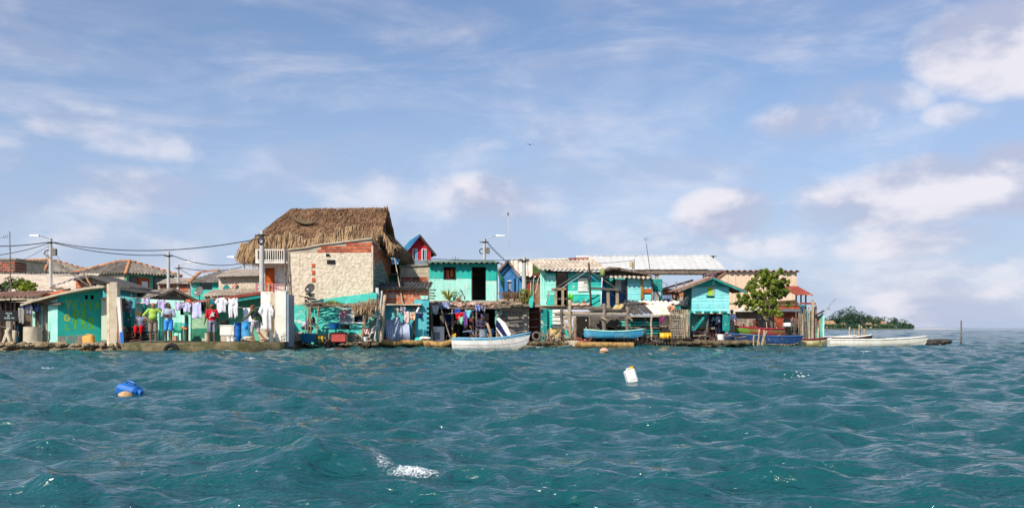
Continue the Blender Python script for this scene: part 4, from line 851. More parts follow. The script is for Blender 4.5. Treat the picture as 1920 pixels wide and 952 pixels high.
# ------------------------------------------------------------------ red house and the brick walls
RH = T('red_house', 'red gabled house with a blue metal roof behind the brick walls', 'house', 784, 640, 78, 13)
L_, Rr = RH.p(762, 500).x, RH.p(808, 500).x; ez = RH.p(785, 470).z; apx = (L_ + Rr) / 2; az = RH.p(785, 442).z; dp = 5.5
zb = RH.p(785, 640).z; wz0 = RH.p(785, 487).z
MB().prism([(L_, 0, wz0), (Rr, 0, wz0), (Rr, 0, ez), (apx, 0, az), (L_, 0, ez)], (0, .15, 0)).build('gable_wall', m_red, RH); MB().box((L_ - .02, -.01, zb), (Rr + .02, .16, wz0)).build('base_wall', m_plgrey, RH)
MB().box((L_, .15, zb), (L_ + .15, dp, ez)).build('wall', m_tealdk, RH); MB().box((Rr - .15, .15, zb), (Rr, dp, ez)).build('wall', m_red, RH); MB().box((L_, dp, zb), (Rr, dp + .15, ez)).build('wall', m_red, RH)
hx = (Rr - L_) / 2
for s, e in ((-1, L_ - .9), (1, Rr + .35)):
    run = abs(e - apx); rs = (az - ez) * run / hx; p0, p1 = Vector((e, -.4, az - rs + .06)), Vector((e, dp + .3, az - rs + .06))
    if s < 0: p0, p1 = p1, p0
    roof(RH, p0, p1, (apx - e, 0, rs), lambda u: math.hypot(run, rs), m_blmetal, pitch=.3, amp=.03, row=3)
    MB().beam((e, -.42, az - rs + .02), (apx, -.42, az + .02), .06, .16).build('barge_board', m_wooddk if s > 0 else m_blue, RH)
for a in (.25, .62):
    x = L_ + (Rr - L_) * a; f = MB().box((x, -.05, ez - .75), (x + .38, .03, ez + .15)).build('window', m_paintw, RH); MB().box((x + .06, -.06, ez - .7), (x + .2, -.05, ez + .1)).build('pane', m_glass, f); MB().box((x + .23, -.06, ez - .7), (x + .33, -.05, ez + .1)).build('pane', m_plltbl, f)
MB().box((L_ - .85, .0, zb), (L_ - .75, .1, ez - .2)).build('porch_post', m_plltbl, RH); MB().box((L_ - .85, 2.6, zb), (L_ - .75, 2.7, ez - .2)).build('porch_post', m_plltbl, RH); MB().box((L_ - .9, 0, zb), (L_ - .85, 3.6, wz0 + .1)).build('porch_rail', M('navy_rail', '#1c2c5a', rnd=0), RH)
BW = T('brick_building', 'unfinished red brick upper storey between stone house and teal house', 'building', 765, 640, 56)
BW.facade('wall', 750, 806, [(750, 499), (806, 494.5)], 640, [], 0, .2, m_mortar); x0 = BW.x(752)
BW.box('concrete_band', 752, 503, 803, 512, -.02, 0, m_conclt); BW.poly('coping', [(748, 499), (806, 494), (806, 497), (748, 501)], -.1, .3, m_conc)
brick_wall(BW, (x0, 0, BW.z(532)), (1, 0, 0), BW.x(803) - x0, BW.z(513) - BW.z(532), [m_brick2, m_brick2, m_brick3], .42, .2, proud=.02); brick_wall(BW, (x0, 0, BW.z(503)), (1, 0, 0), BW.x(803) - x0, BW.z(497) - BW.z(503), [m_brick2], .42, .19, proud=.02)
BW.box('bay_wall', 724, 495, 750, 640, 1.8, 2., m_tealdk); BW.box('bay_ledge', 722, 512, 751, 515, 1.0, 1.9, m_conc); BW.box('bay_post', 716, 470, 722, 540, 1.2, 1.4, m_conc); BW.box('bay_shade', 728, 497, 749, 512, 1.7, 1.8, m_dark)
BL = T('brick_wall', 'orange brick wall with rough mortar under a strip of dark corrugated roof', 'wall', 758, 640, 51.5)
BL.facade('wall', 714, 804, [(714, 540), (804, 540)], 640, [], 0, .2, m_mortar)
x0 = BL.x(716); brick_wall(BL, (x0, 0, BL.z(572)), (1, 0, 0), BL.x(803) - x0, BL.z(541) - BL.z(572), [m_brick1, m_brick1, m_brick2], .4, .2, gap=.035, proud=.02, clip=lambda u, v: random.random() > .04)
roof(BL, BL.p(704, 541, -.35), BL.p(806, 540, -.35), (0, 2.4, .42), lambda u: 2.45, m_tiledk, pitch=.2, amp=.04)
MB().box((BL.x(718) , .2, 0), (BL.x(718) + .15, 6, BL.z(541))).build('flank_wall', m_mortar, BL)
LT = T('block_wall', 'turquoise painted block wall with notched end below the orange brick', 'wall', 775, 648, 51.1)
LT.facade('wall', 712, 804, [(712, 571), (776, 571), (777, 562), (804, 560)], 648, [], .1, .2, M('turquoise_block', '#58b8c0', '#4aa8b2', stain='#9fd8d8', samt=.4, rnd=.04, streak='#5f7f80', peel='#c8ccc0'))
x0 = LT.x(762, .1); brick_wall(LT, (x0, .1, LT.z(646)), (1, 0, 0), LT.x(803, .1) - x0, LT.z(575) - LT.z(646), [M('turquoise_block2', '#5cbcc4', '#4cacb6', stain='#a8dede', samt=.35, rnd=.05, streak='#5f7f80', peel='#c8ccc0')], .4, .2, gap=.01, proud=.006, jit=.002)
for k in range(8): LT.box('notch', 800, 576 + k * 9, 804.5, 580 + k * 9, .08, .12, m_dark)
LT.box('ledge', 712, 569, 790, 572, -.25, .1, m_conclt); LT.box('cap_block', 789, 554, 804, 561, .05, .3, m_mint); LT.beam('lintel', (745, 574, -.1), (790, 573, -.1), .1, .1, m_wooddk)
LT.pole('drain', (781, 586, -.3), (787, 574, -.05), .06, .05, m_white); LT.box('slim_post', 775, 575, 778, 640, -.12, 0, m_wooddk)
for i, (a, z_) in enumerate(((804, 543), (804, 549), (804, 554), (804, 559))): LT.beam('projecting_plank', (803, z_, .1), (816 - (i % 2) * 3, z_ + .5, .0), .25, .06, m_greywood)
t = T('corrugated_sheets', 'pale blue grey corrugated sheets leaning against the turquoise wall', 'metal sheets', 745, 645, 50.3)
m_gsheet = M('pale_blue_sheet', '#b4bfd4', '#a2aec6', rough=.5, rnd=.06, bump=.1, stain='#8590a8', samt=.3)
for (l, r, tpx, b, l2, r2) in ((722, 752, 598, 645, 722, 744), (737, 757, 594, 642, 737, 750), (752, 769, 602, 641, 754, 767)):
    A, B, C, D_ = t.p(l2 + 4, b, -.1), t.p(r, b, -.1), t.p(r2, tpx, .6), t.p(l, tpx + 2, .6); nn = 30
    g = [[(A.lerp(B, k / nn) + Vector((0, .03 * math.sin(k * 1.25), 0))), (D_.lerp(C, k / nn) + Vector((0, .03 * math.sin(k * 1.25), 0)))] for k in range(nn + 1)]
    MB().sheet(g, .006, (0, -1, 0)).build('sheet', m_gsheet, t, smooth=True)
def bucket(name, label, px, py, D, r, h, mat, cat='bucket', flare=1.15, z=None, n=18, handles=True):
    t = T(name, label, cat, px, py, D)
    if z is not None: t.o.location.z = z
    MB().lathe((0, 0, 0), [(r, 0), (r * (1 + (flare - 1) * .5), h * .5), (r * flare, h * .97), (r * flare * 1.06, h), (r * flare * .96, h), (r * .94, .03)], n).build('body', mat, t, smooth='auto')
    if handles:
        for s in (-1, 1): MB().beam((s * r * flare, -.05, h * .9), (s * r * flare * 1.12, .05, h * .9), .05, .03).build('handle', mat, t)
    return t
bucket('clay_pot', 'terracotta coloured tub beside the leaning corrugated sheets', 760, 641, 50.6, .16, .18, M('terracotta', '#b8573c', rnd=0), 'tub', 1.2, .36); bucket('clay_pot', 'small dark red bucket behind the leaning pale pole', 718, 640, 50.8, .14, .22, m_plred, 'bucket', 1.1, .36)
t = T('beached_log', 'long ochre log lying along the water before the corrugated sheets', 'log', 760, 652, 50.2)
t.o.location.z = .12; MB().pole(t.inv @ W(706, 646, 49.9), t.inv @ W(792, 648, 50.1), .14, .13, 10).build('log', m_log, t, smooth=True)
t = T('beached_log', 'shorter ochre log touching the bow of the white boat', 'log', 830, 650, 50.3)
t.o.location.z = .13; MB().pole(t.inv @ W(793, 647, 50.2), t.inv @ W(858, 646, 50.1), .16, .15, 10).build('log', m_log, t, smooth=True)
t = T('leaning_pole', 'long thin pale pole leaning before the orange brick wall', 'pole', 762, 642, 50.6); t.pole('pole', (768, 642, 0), (740, 485, 1.4), .045, .025, m_woodlt)
t = T('frayed_ropes', 'tangle of pale ropes and bags on the ochre logs', 'ropes', 780, 645, 50.2)
mb = MB()
for k in range(16):
    p = t.p(770 + random.uniform(0, 24), 636 + random.uniform(0, 12), random.uniform(-.1, .2)); mb.tube([p, p + Vector((random.uniform(.05, .2), random.uniform(-.1, .1), random.uniform(-.12, .08))), p + Vector((random.uniform(.15, .4), random.uniform(-.1, .1), random.uniform(-.2, 0)))], random.uniform(.02, .05), 6)
mb.build('rope', m_woodlt, t, smooth=True)
t = T('capsized_skiff', 'faded turquoise skiff with a white bag on it below the block wall', 'skiff', 796, 642, 50.9); mb = MB()
for k in range(2): pass
g = [[t.p(772 + 34 * i / 8, 634 - 5 * math.sin(math.pi * i / 8) + 8 * j / 3, -.25 + .5 * (1 - j / 3) + .0) for j in range(4)] for i in range(9)]; mb.sheet(g, .05, (0, -1, .2)).build('hull', m_teal, t, smooth=True); mb = MB(); mb.ball(t.p(797, 634, 0), (.32, .2, .1), 12, 7).build('bag', m_white, t, smooth=True)

# tall grey driftwood poles and ladder at the deck corner
DK = T('stick_deck', 'ramshackle deck of sticks and poles with a small ladder left of the corrugated sheets', 'deck', 680, 648, 49.5)
for a, b, r0, m_ in (((714, 642, -.3), (722, 553, .3), .1, m_woodlt), ((708, 640, .2), (707, 540, .5), .11, m_polec), ((712, 600, .2), (716, 545, .3), .06, m_polec), ((690, 640, -.2), (712, 575, .2), .05, m_wood), ((678, 636, 0), (684, 580, .2), .045, m_woodlt), ((694, 612, 0), (690, 575, .2), .04, m_stick), ((686, 644, -.1), (716, 560, .3), .045, m_wood), ((722, 560, .3), (729, 541, .3), .03, m_wooddk), ((668, 592, .2), (700, 570, .3), .03, m_stick), ((640, 572, .3), (690, 570, .5), .03, m_stick)):
    DK.pole('pole', a, b, r0, r0 * .8, m_)
LD = [DK.beam('ladder_rail', (702, 636, -.35), (709, 592, -.2), .05, .04, m_white), DK.beam('ladder_rail', (692, 632, -.35), (702, 610, -.3), .05, .04, m_white)]
for a, b, c, d2 in ((693, 626, 703, 620), (696, 618, 706, 610), (704, 614, 710, 609), (700, 588, 711, 594)): DK.beam('ladder_rung', (a, b, -.35), (c, d2, -.3), .05, .04, m_white)
DK.beam('deck_edge', (664, 643, -.4), (705, 636, -.3), .09, .07, m_woodlt)
for k in range(28):
    a = random.uniform(545, 706); b = 645 + random.uniform(-3, 3); DK.pole('deck_stick', (a, b, random.uniform(-.4, .3)), (a + random.uniform(8, 26), b + random.uniform(-5, 3), random.uniform(-.4, .3)), random.uniform(.02, .05), .02, random.choice([m_wooddk, m_wood, m_wooddk]))
for k in range(16):
    a = 610 + k * 6 + random.uniform(-2, 2); DK.pole('pile', (a, 656, -.3), (a + random.uniform(-1, 1), 641 + random.uniform(-3, 3), -.3), .05, .04, m_wooddk)
# wash tubs under the awning
bucket('wash_tub', 'large round blue wash tub with a person bending over it', 577, 645, 48.5, .32, .42, M('tub_teal_blue', '#2a7fa6', '#236f94', rough=.4, rnd=0), 'tub', 1.25, .32)
bucket('wash_tub', 'blue plastic basin standing on the faded red box', 626, 625, 49, .2, .24, m_plblue, 'basin', 1.35, .98); bucket('wash_tub', 'black basin beside the blue basin under the window', 647, 625, 49, .2, .2, m_black, 'basin', 1.3, .96)
t = T('plastic_box', 'faded red plastic box under the window of the teal wall', 'box', 634, 643, 48.9); t.box('body', 621, 624, 648, 641, 0, .45, m_plred, bevel=.03); t.box('rim', 620.5, 623, 648.5, 625, -.02, .47, m_plred, bevel=.008)
t = T('table_stand', 'dark low stand carrying the black basin', 'stand', 650, 643, 49); [t.box('leg', a, 625, a + 4, 645, y, y + .08, m_wooddk) for a in (617, 648) for y in (-.1, .4)]; t.box('top', 616, 622.5, 655, 624.2, -.15, .5, m_wooddk)
jerrycan('yellow_canister', 'bright yellow canister behind the bending person', 602, 643, 49.2, .26, .34, .2, m_plyel); bucket('green_bucket', 'small dark green bowl before the yellow canister', 598, 643, 48.6, .12, .12, m_tealdk, 'bowl', 1.3, .34)
t = T('concrete_step', 'stepped pale concrete block left of the blue wash tub', 'block', 558, 646, 49.1); t.box('step', 551, 628, 569, 645, -.1, .35, m_conclt, bevel=.02); t.box('step', 552, 622, 567, 628, .0, .4, m_conclt, bevel=.02)
t = T('stool', 'dark wooden stool beside the white end wall', 'stool', 546, 645, 48.6); t.box('seat', 541, 618, 551, 621, -.1, .3, m_wood); [t.box('leg', a, 621, a + 1.6, 646, y, y + .05, m_wooddk) for a in (541.5, 549) for y in (-.08, .24)]
t = T('striped_cushion', 'red and white striped cushion bundle on the stick deck', 'cushion', 694, 632, 49.4); t.box('cushion', 679, 616, 703, 627, 0, .3, m_plred, bevel=.05)
for k in range(5): t.poly('stripe', [(680 + k * 4.6, 626), (683 + k * 4.6, 617), (685 + k * 4.6, 617), (682 + k * 4.6, 626)], -.006, 0, m_paintw)
bucket('white_bucket', 'white bucket under the striped cushion', 684, 640, 49.2, .13, .25, m_plwhite, 'bucket', 1.15, .33)
shrubs = 0

# ------------------------------------------------------------------ teal house over the dark undercroft
TL = T('teal_house', 'two tone teal and mint house with open door above a dark undercroft', 'house', 868, 645, 55.5)
w_ = TL.facade('wall', 805, 931, [(805, 490), (931, 490)], 566, [(832, 501, 854, 522), (884, 500, 911, 563)], 0, .18, m_mint)
up = M('upper_teal_paint', '#26b4a4', '#1ea294', stain='#6fd0c2', samt=.35, ss=1, rnd=0, streak='#5f7f70', stramt=.35, peel='#cfd8c8', peelt=(.63, .66))
TL.facade('teal_band', 805, 931, [(805, 490.2), (931, 490.2)], 522, [(832, 501, 854, 523), (884, 500, 911, 523)], -.012, .011, up); TL.box('teal_band', 911, 522, 931, 526, -.012, -.001, up)
MB().box((TL.x(805), .18, TL.z(566)), (TL.x(805) + .15, 4.2, TL.z(490))).build('wall', m_teal, TL); MB().box((TL.x(931) - .15, .18, TL.z(566)), (TL.x(931), 4.2, TL.z(490))).build('wall', m_tealdk, TL); TL.box('back_wall', 800, 488, 928, 566, 4.2, 4.3, m_block); TL.box('floor', 803, 563.5, 931, 567, -.2, 4.2, m_conc)
fr_ = TL.box('window_frame', 831, 500, 855, 502, -.03, .05, m_wooddk); 
for l, tpx, r, b in ((831, 502, 833, 523), (853, 502, 855, 523), (831, 521.5, 855, 523.5)): TL.box('frame_bar', l, tpx, r, b, -.03, .05, m_wooddk, parent=fr_)
TL.box('curtain', 836, 506, 842, 521, .3, .34, m_plred); TL.box('curtain', 844, 505, 850, 519, .32, .36, M('cloth_orange', '#c76a3a', rnd=0)); TL.box('door_leaf', 884, 500, 886, 563, .05, .75, m_wooddk)
roof(TL, TL.p(799, 493, -.45), TL.p(941, 493, -.45), (0, 4.9, .25), lambda u: 4.9, m_tilelt, pitch=.3, amp=.05, row=2.5)
TL.beam('eave_beam', (806, 492.5, -.2), (936, 492.5, -.2), .08, .08, m_wooddk); TL.pole('roof_wire_post', (808, 492, 0), (808, 482, 0), .02, .02, m_metal)
mb = MB()
for k in range(22):
    a = random.uniform(0, 6.28); p = TL.p(841, 562, -.35); mb.tube([p, p + Vector((.22 * math.cos(a), .18 * math.sin(a), .22 + .2 * random.random())), p + Vector((.5 * math.cos(a), .35 * math.sin(a), .3 + .35 * random.random()))], [.03, .03, .004], 4)
t = T('agave_plant', 'spiky yellow green agave plant on the deck below the small window', 'plant', 841, 566, 54.9); o = mb.build('leaf_rosette', m_leafy, t); o.location = -(t.o.location - TL.o.location) ; o.parent = t.o
mb = MB()
for k in range(12):
    a = random.uniform(0, 6.28); p = t.p(860, 563, 0); mb.tube([p, p + Vector((.3 * math.cos(a), .2 * math.sin(a), .25 + .2 * random.random()))], [.03, .004], 4)
t = T('agave_plant', 'smaller spiky plant between the agave and the open door', 'plant', 860, 566, 54.9); mb = MB()
for k in range(14):
    a = random.uniform(0, 6.28); mb.tube([(0, 0, 0), (.3 * math.cos(a), .2 * math.sin(a), .2 + .25 * random.random())], [.035, .004], 4)
mb.build('leaf_rosette', m_thatchlt, t)
t = T('metal_chair_frame', 'rusty chair frame tipped over beside the agave plant', 'chair', 868, 564, 54.8)
for a, b in (((850, 560, 0), (866, 544, 0)), ((866, 544, 0), (872, 562, 0)), ((856, 564, .2), (868, 550, .3)), ((862, 541, .1), (873, 560, .1))): t.pole('tube', a, b, .018, .018, m_wooddk)
# rubble deck of scraps over the undercroft
RD = T('scrap_deck', 'sagging deck of sticks shells and scraps above the dark undercroft', 'deck', 868, 580, 53.8)
for a in (806, 850, 888, 930): RD.pole('joist', (a, 578, -.7), (a, 573, 1.3), .05, .05, m_wood)
for a, y in ((806, -.7), (848, -.7), (892, -.7), (934, -.5)): RD.pole('post', (a, 646, y), (a + 1, 572, y), .055, .05, m_wood)
RD.beam('edge_beam', (804, 577, -.75), (940, 577, -.7), .08, .09, m_wood)
mb = MB()
for k in range(420):
    p = RD.p(random.uniform(804, 936), 572 + random.gauss(0, 2.6), random.uniform(-.75, 1.0)); rr = random.uniform(.03, .12)
    r_ = rock_mesh((rr * 1.4, rr, rr * .6), k); mb.add([Vector(q) + p for q in r_.v], r_.f)
mb.build('scraps', M('pinkish_scrap', '#c9a898', '#a58876', ns=4, rnd=0, island=.5, stain='#7a5548', samt=.6, ss=3), RD, kind='stuff')
for k in range(60):
    a = random.uniform(804, 925); RD.pole('stick', (a, 572 + random.uniform(-5, 5), random.uniform(-.8, .4)), (a + random.uniform(8, 30), 573 + random.uniform(-5, 6), random.uniform(-.8, .4)), random.uniform(.015, .04), .015, random.choice([m_stick, m_woodlt, m_wood, m_rust]))
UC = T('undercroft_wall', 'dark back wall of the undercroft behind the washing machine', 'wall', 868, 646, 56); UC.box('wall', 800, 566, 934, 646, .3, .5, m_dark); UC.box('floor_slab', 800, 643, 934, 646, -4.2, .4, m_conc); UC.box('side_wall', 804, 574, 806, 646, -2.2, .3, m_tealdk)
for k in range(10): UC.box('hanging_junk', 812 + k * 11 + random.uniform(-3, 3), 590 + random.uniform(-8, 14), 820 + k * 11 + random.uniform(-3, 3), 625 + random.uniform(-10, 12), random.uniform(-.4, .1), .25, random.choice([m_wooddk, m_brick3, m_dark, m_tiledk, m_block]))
t = T('washing_machine', 'white washing machine standing under the scrap deck', 'washing machine', 820, 643, 52.6); t.box('body', 808, 612, 832, 641, 0, .6, m_plwhite, bevel=.02); t.box('door_panel', 813, 622, 825, 636, -.012, 0, m_plgrey); [MB().lathe(t.p(812 + k * 5, 616.5, 0), [(.035, 0), (.03, .03)], 10, axis=(0, -1, 0)).build('knob', m_plgrey, t) for k in range(2)]
t = T('metal_stool', 'small metal stool frame in the dark undercroft', 'stool', 843, 644, 52.8); [t.pole('leg', (a, 643, y), (a + (1 if a < 843 else -1), 629, y), .015, .015, m_metal) for a in (836, 848) for y in (0, .3)]; t.box('seat', 836, 628, 849, 630, -.03, .33, m_wood)
jerrycan('yellow_can', 'yellow can beside the metal stool in the undercroft', 852, 634, 52.4, .17, .2, .14, m_plyel, z=.48)
t = T('leaning_pole', 'thin pole leaning under the scrap deck before the washing machine', 'pole', 840, 644, 52); t.pole('pole', (848, 644, 0), (825, 574, .3), .04, .03, m_wood)
t = T('leaning_pole', 'thick dark pole leaning beside the washing machine', 'pole', 812, 644, 51.9); t.pole('pole', (814, 640, 0), (806, 568, .5), .06, .05, m_wood)
t = T('pole_ladder', 'grey pole ladder standing in the dark undercroft', 'ladder', 892, 640, 54.2); [t.pole('rail', (a, 640, 0), (a, 578, 0), .03, .03, m_plgrey) for a in (887, 909)]
for k in range(6): t.pole('rung', (887, 588 + k * 8, 0), (909, 588 + k * 8, 0), .02, .02, m_plgrey)

# ------------------------------------------------------------------ blue house, back roofs, block wall
BH = T('blue_house', 'small blue gabled house with grey corrugated roof right of the teal house', 'house', 953, 640, 64)
BH.facade('gable_wall', 936, 979, [(936, 512), (953, 489), (979, 520)], 640, [(952, 527, 958, 546)], 0, .15, m_blue)
BH.box('window_frame', 951, 525.5, 959, 527.5, -.04, .03, m_paintw); BH.box('pane', 952, 527, 958, 546, .08, .1, m_plgrey); BH.box('side_pillar', 968, 522, 971, 550, -.08, 0, m_plltbl); BH.box('doorway', 964, 522, 968, 560, -.02, 0, m_dark)
ap = BH.p(953, 488, 0); e0 = BH.p(933, 509, 0); e1 = BH.p(974, 520, 0)
for e in (e0, e1):
    dx = ap.x - e.x; dz = ap.z - e.z; p0, p1 = Vector((e.x, -.3, e.z)), Vector((e.x, 4, e.z))
    if dx > 0: p0, p1 = p1, p0
    roof(BH, p0, p1, (dx, 0, dz), lambda u: math.hypot(dx, dz), m_tilelt if dx > 0 else m_tile, pitch=.3, amp=.05, row=2); MB().beam((e.x, -.32, e.z - .03), (ap.x, -.32, ap.z - .03), .05, .12).build('barge_board', m_wood, BH)
mb = MB(); g = [[BH.p(934 + 4 * i, 508 + 8 * i * .6 + 2 * j * (i + 1) * 1.2, -1. + .1 * math.sin(i * 2 + j)) for j in range(4)] for i in range(4)]; o = mb.sheet(g, .02, (0, -1, 0)).build('green_tarp', M('dark_green_tarp', '#1e5a48', rnd=0, rough=.6), BH, smooth=True)
WR = T('brown_house', 'brown walled house with a patched white corrugated roof behind the slim pole', 'house', 990, 640, 68)
WR.facade('wall', 966, 1016, [(966, 517), (1016, 517)], 640, [(985, 528, 1004, 560)], 0, .15, M('brown_plaster', '#94705a', '#805c48', stain='#b89a84', samt=.4, rnd=0)); WR.box('panel', 985, 528, 1004, 560, .05, .1, m_brick3); WR.box('red_mullion', 991, 528, 993, 560, -.02, .05, m_red); WR.box('pale_mullion', 994, 528, 996, 560, -.02, .05, m_conclt); WR.box('lintel', 966, 524, 1016, 528, -.06, 0, m_conclt)
a, b = WR.p(958, 518.5, -.4), WR.p(1017, 518.5, -.4); c = WR.p(980, 487, 3.6); roof(WR, a, b, (0, 4, c.z - a.z), lambda u: math.hypot(4, c.z - a.z), m_tilewh, pitch=.34, amp=.07, chunk=.7, row=1.1)
t = T('shade_screen', 'mossy green shade screen hanging beside the wooden house roof', 'screen', 1006, 520, 62); t.box('panel', 999, 494, 1014, 512, 0, .1, M('moss', '#4f6a30', '#3f5426', ns=4, rnd=0, bump=.8)); t.box('ledge', 998, 512, 1015, 517, -.05, .3, m_brick3)
GW = T('block_wall', 'grey concrete block wall of the lower storey right of the boat mast', 'wall', 960, 645, 53.6)
GW.facade('wall', 930, 992, [(930, 577), (992, 577)], 645, [], 0, .2, m_mortar); x0 = GW.x(931); brick_wall(GW, (x0, 0, GW.z(645)), (1, 0, 0), GW.x(981) - x0, GW.z(577) - GW.z(645), [m_block], .4, .2, gap=.015, proud=.012); GW.box('pier', 981, 575, 988, 644, -.1, 0, m_conc); GW.box('teal_post', 928, 572, 932, 612, -.15, .0, m_teal)
GW.box('floor_slab', 925, 571, 1012, 575, -.5, 2.5, m_conc); GW.box('dark_recess', 988, 577, 1012, 642, 1.2, 1.3, m_brick3); [GW.pole('rail', (992, 585 + k * 14, .2), (1010, 584 + k * 14, .2), .02, .02, m_metal) for k in range(3)]
for k in range(40):
    a = random.uniform(930, 972); GW.pole('stored_stick', (a, 562 + random.uniform(-3, 8), random.uniform(-.5, .5)), (a + random.uniform(10, 34), 562 + random.uniform(-3, 8), random.uniform(-.5, .5)), random.uniform(.02, .05), .02, random.choice([m_stick, m_woodlt, m_wood, m_wooddk]))
GW.beam('stored_beam', (934, 562.5, -.4), (974, 562, -.4), .14, .12, m_woodlt); mb = MB(); fringe(mb, GW.p(944, 550, -.2), GW.p(990, 550, -.2), 130, .6, .04, (0, -1, 0), .35); mb.build('dry_leaves', m_thatchbase, GW, kind='stuff'); mb = MB(); leaves(mb, GW.p(984, 556, -.3), (.5, .3, .45), 260, .08); mb.build('dry_shrub', m_leafy, GW)
GW.beam('upper_rail', (934, 550, -.3), (992, 551, -.2), .07, .07, m_stick)
t = T('green_cloth_pole', 'teal cloth hanging from a green pole before the brown house', 'pole', 1000, 575, 53); t.pole('pole', (999, 575, 0), (1001, 521, 0), .035, .03, m_green); t.poly('cloth', [(999, 553), (992, 560), (991, 575), (998, 577), (1001, 560)], -.05, 0, m_teal); t.pole('prop', (1004, 552, 0), (1010, 521, .2), .04, .03, m_woodlt)
t = T('umbrella', 'folded white and navy beach umbrella leaning on the block wall', 'umbrella', 948, 640, 52.8)
for pts, m_, y in (([(931, 597), (936, 595), (948, 606), (958, 626), (955, 634)], m_plwhite, .02), ([(930, 600), (937, 605), (954, 634), (947, 634), (930, 612)], M('navy_fabric', '#1d2a5c', '#17224c', rnd=0), -.03), ([(930, 612), (947, 634), (943, 634), (930, 616)], m_plwhite, 0)): t.poly('panel', pts, y, y + .1, m_)
t.pole('shaft', (930, 590, .12), (953, 640, .1), .02, .02, m_metal)
t = T('round_mirror', 'round pale green disc hanging on the block wall', 'disc', 935, 592, 53.4); MB().lathe(t.p(935, 586, 0), [(.17, 0), (.19, .02), (.17, .04), (.05, .05)], 20, axis=(0, -1, 0)).build('disc', m_mint, t)
t = T('old_tyre', 'worn black tyre leaning at the water beside the white boat', 'tyre', 1006, 640, 52.3)
def torus(mb, c, R0, r0, axis, n=24, m=10, sq=.8):
    c = Vector(c); rot = Vector((0, 0, 1)).rotation_difference(Vector(axis)).to_matrix(); k0 = len(mb.v)
    for i in range(n):
        for j in range(m):
            a, b = 2 * math.pi * i / n, 2 * math.pi * j / m; mb.v.append(tuple(c + rot @ Vector(((R0 + r0 * math.cos(b)) * math.cos(a), (R0 + r0 * math.cos(b)) * math.sin(a), r0 * sq * 1.2 * math.sin(b)))))
    for i in range(n):
        for j in range(m): mb.f.append(tuple(k0 + q for q in (i * m + j, ((i + 1) % n) * m + j, ((i + 1) % n) * m + (j + 1) % m, i * m + (j + 1) % m)))
    return mb
torus(MB(), (0, 0, .28), .2, .065, (.2, -.95, .2)).build('tyre', M('worn_rubber', '#6a6560', '#4a4643', ns=5, rnd=0, stain='#9a9186', samt=.5, ss=3), t, smooth=True)
t = T('fender_tyre', 'black tyre fender half sunk against the mossy quay', 'tyre', 321, 655, 42.7); t.o.location.z = .02; torus(MB(), (0, 0, 0), .26, .09, (0, -.98, .1)).build('tyre', m_black, t, smooth=True)
# ------------------------------------------------------------------ wooden teal houses on the deck
def planks(t, l, r, top, bot, y, mat, n, ops=(), slope=0., th=.03, parent=None, gap=.6):
    """horizontal boards between two pixel columns, interrupted at openings"""
    h = (bot - top) / n
    for k in range(n):
        a, b = top + k * h, top + (k + 1) * h - gap * .35; m_ = (a + b) / 2; cuts = [(l, r)]
        for ol, ot, orr, ob in ops:
            if ot - h * .3 < m_ < ob + h * .3:
                nc = []
                for u, v in cuts:
                    if orr <= u or ol >= v: nc.append((u, v)); continue
                    if ol > u: nc.append((u, ol))
                    if orr < v: nc.append((orr, v))
                cuts = nc
        for u, v in cuts:
            if v - u < 1: continue
            p, q = t.p(u, b, y), t.p(v, a, y); j = random.uniform(-.006, .006)
            MB().hexa([(p.x, y + j - .012, p.z), (q.x, y + j - .012, p.z), (q.x, y + th, p.z), (p.x, y + th, p.z)], [(p.x, y + j, q.z), (q.x, y + j, q.z), (q.x, y + th, q.z), (p.x, y + th, q.z)]).build('plank', mat, parent or t)
m_tw = M('teal_board', '#2fc4b4', '#27b4a6', stain='#7fdccc', samt=.4, ss=1.4, rnd=.12, bump=.25, streak='#5f7f70', stramt=.45, peel='#c9c4b0')
m_mw = M('mint_board', '#a4ecdc', '#8fe2d0', stain='#d8f2ea', samt=.5, ss=1.6, rnd=.1, bump=.25, streak='#8f9484', stramt=.4, peel='#c9c4b0')
m_aq = M('aqua_board', '#8fe0de', '#7dd4d4', stain='#c8efec', samt=.4, ss=1.5, rnd=.09, bump=.25, streak='#7f9490', stramt=.4, peel='#b8b8a8', peelt=(.62, .65))
WH = T('wooden_house', 'teal board house with a dark doorway and white shutter above the deck', 'house', 1070, 645, 55.5)
planks(WH, 1025, 1128, 508, 575, 0, m_tw, 13, [(1044, 500, 1063, 580), (1084, 520, 1103, 545)])
planks(WH, 1025, 1128, 545, 552, -.012, m_mw, 1, [(1044, 500, 1063, 580), (1084, 520, 1103, 545)]); planks(WH, 1025, 1042, 516, 545, -.014, m_mw, 5)
xl = WH.x(1025); MB().box((xl, .03, WH.z(575)), (xl + .08, 3.8, WH.z(506))).build('wall', m_mint, WH); MB().box((WH.x(1128) - .08, .04, WH.z(575)), (WH.x(1128), 3.8, WH.z(506))).build('wall', m_tealdk, WH); WH.box('back_wall', 1020, 505, 1124, 575, 3.8, 3.9, m_dark); WH.box('floor', 1012, 574, 1150, 577, -.9, 3.8, m_wood)
WH.facade('left_bay', 1013, 1025, [(1013, 500), (1025, 506)], 575, [], .35, .1, m_mint); [WH.box('seam', a, 516, a + .8, 560, .34, .36, m_tealdk) for a in (1016, 1020, 1023)]
for a in (1043, 1063): WH.box('door_jamb', a - .6, 508, a + 1.2, 575, -.05, .08, m_wooddk)
sh_ = WH.box('shutter', 1084, 521, 1102, 544, -.05, .0, m_paintw); WH.box('shutter_latch', 1095, 528.5, 1102, 530, -.07, -.05, m_wooddk, parent=sh_); WH.box('sill', 1083, 544, 1103.5, 546, -.08, .0, m_paintw)
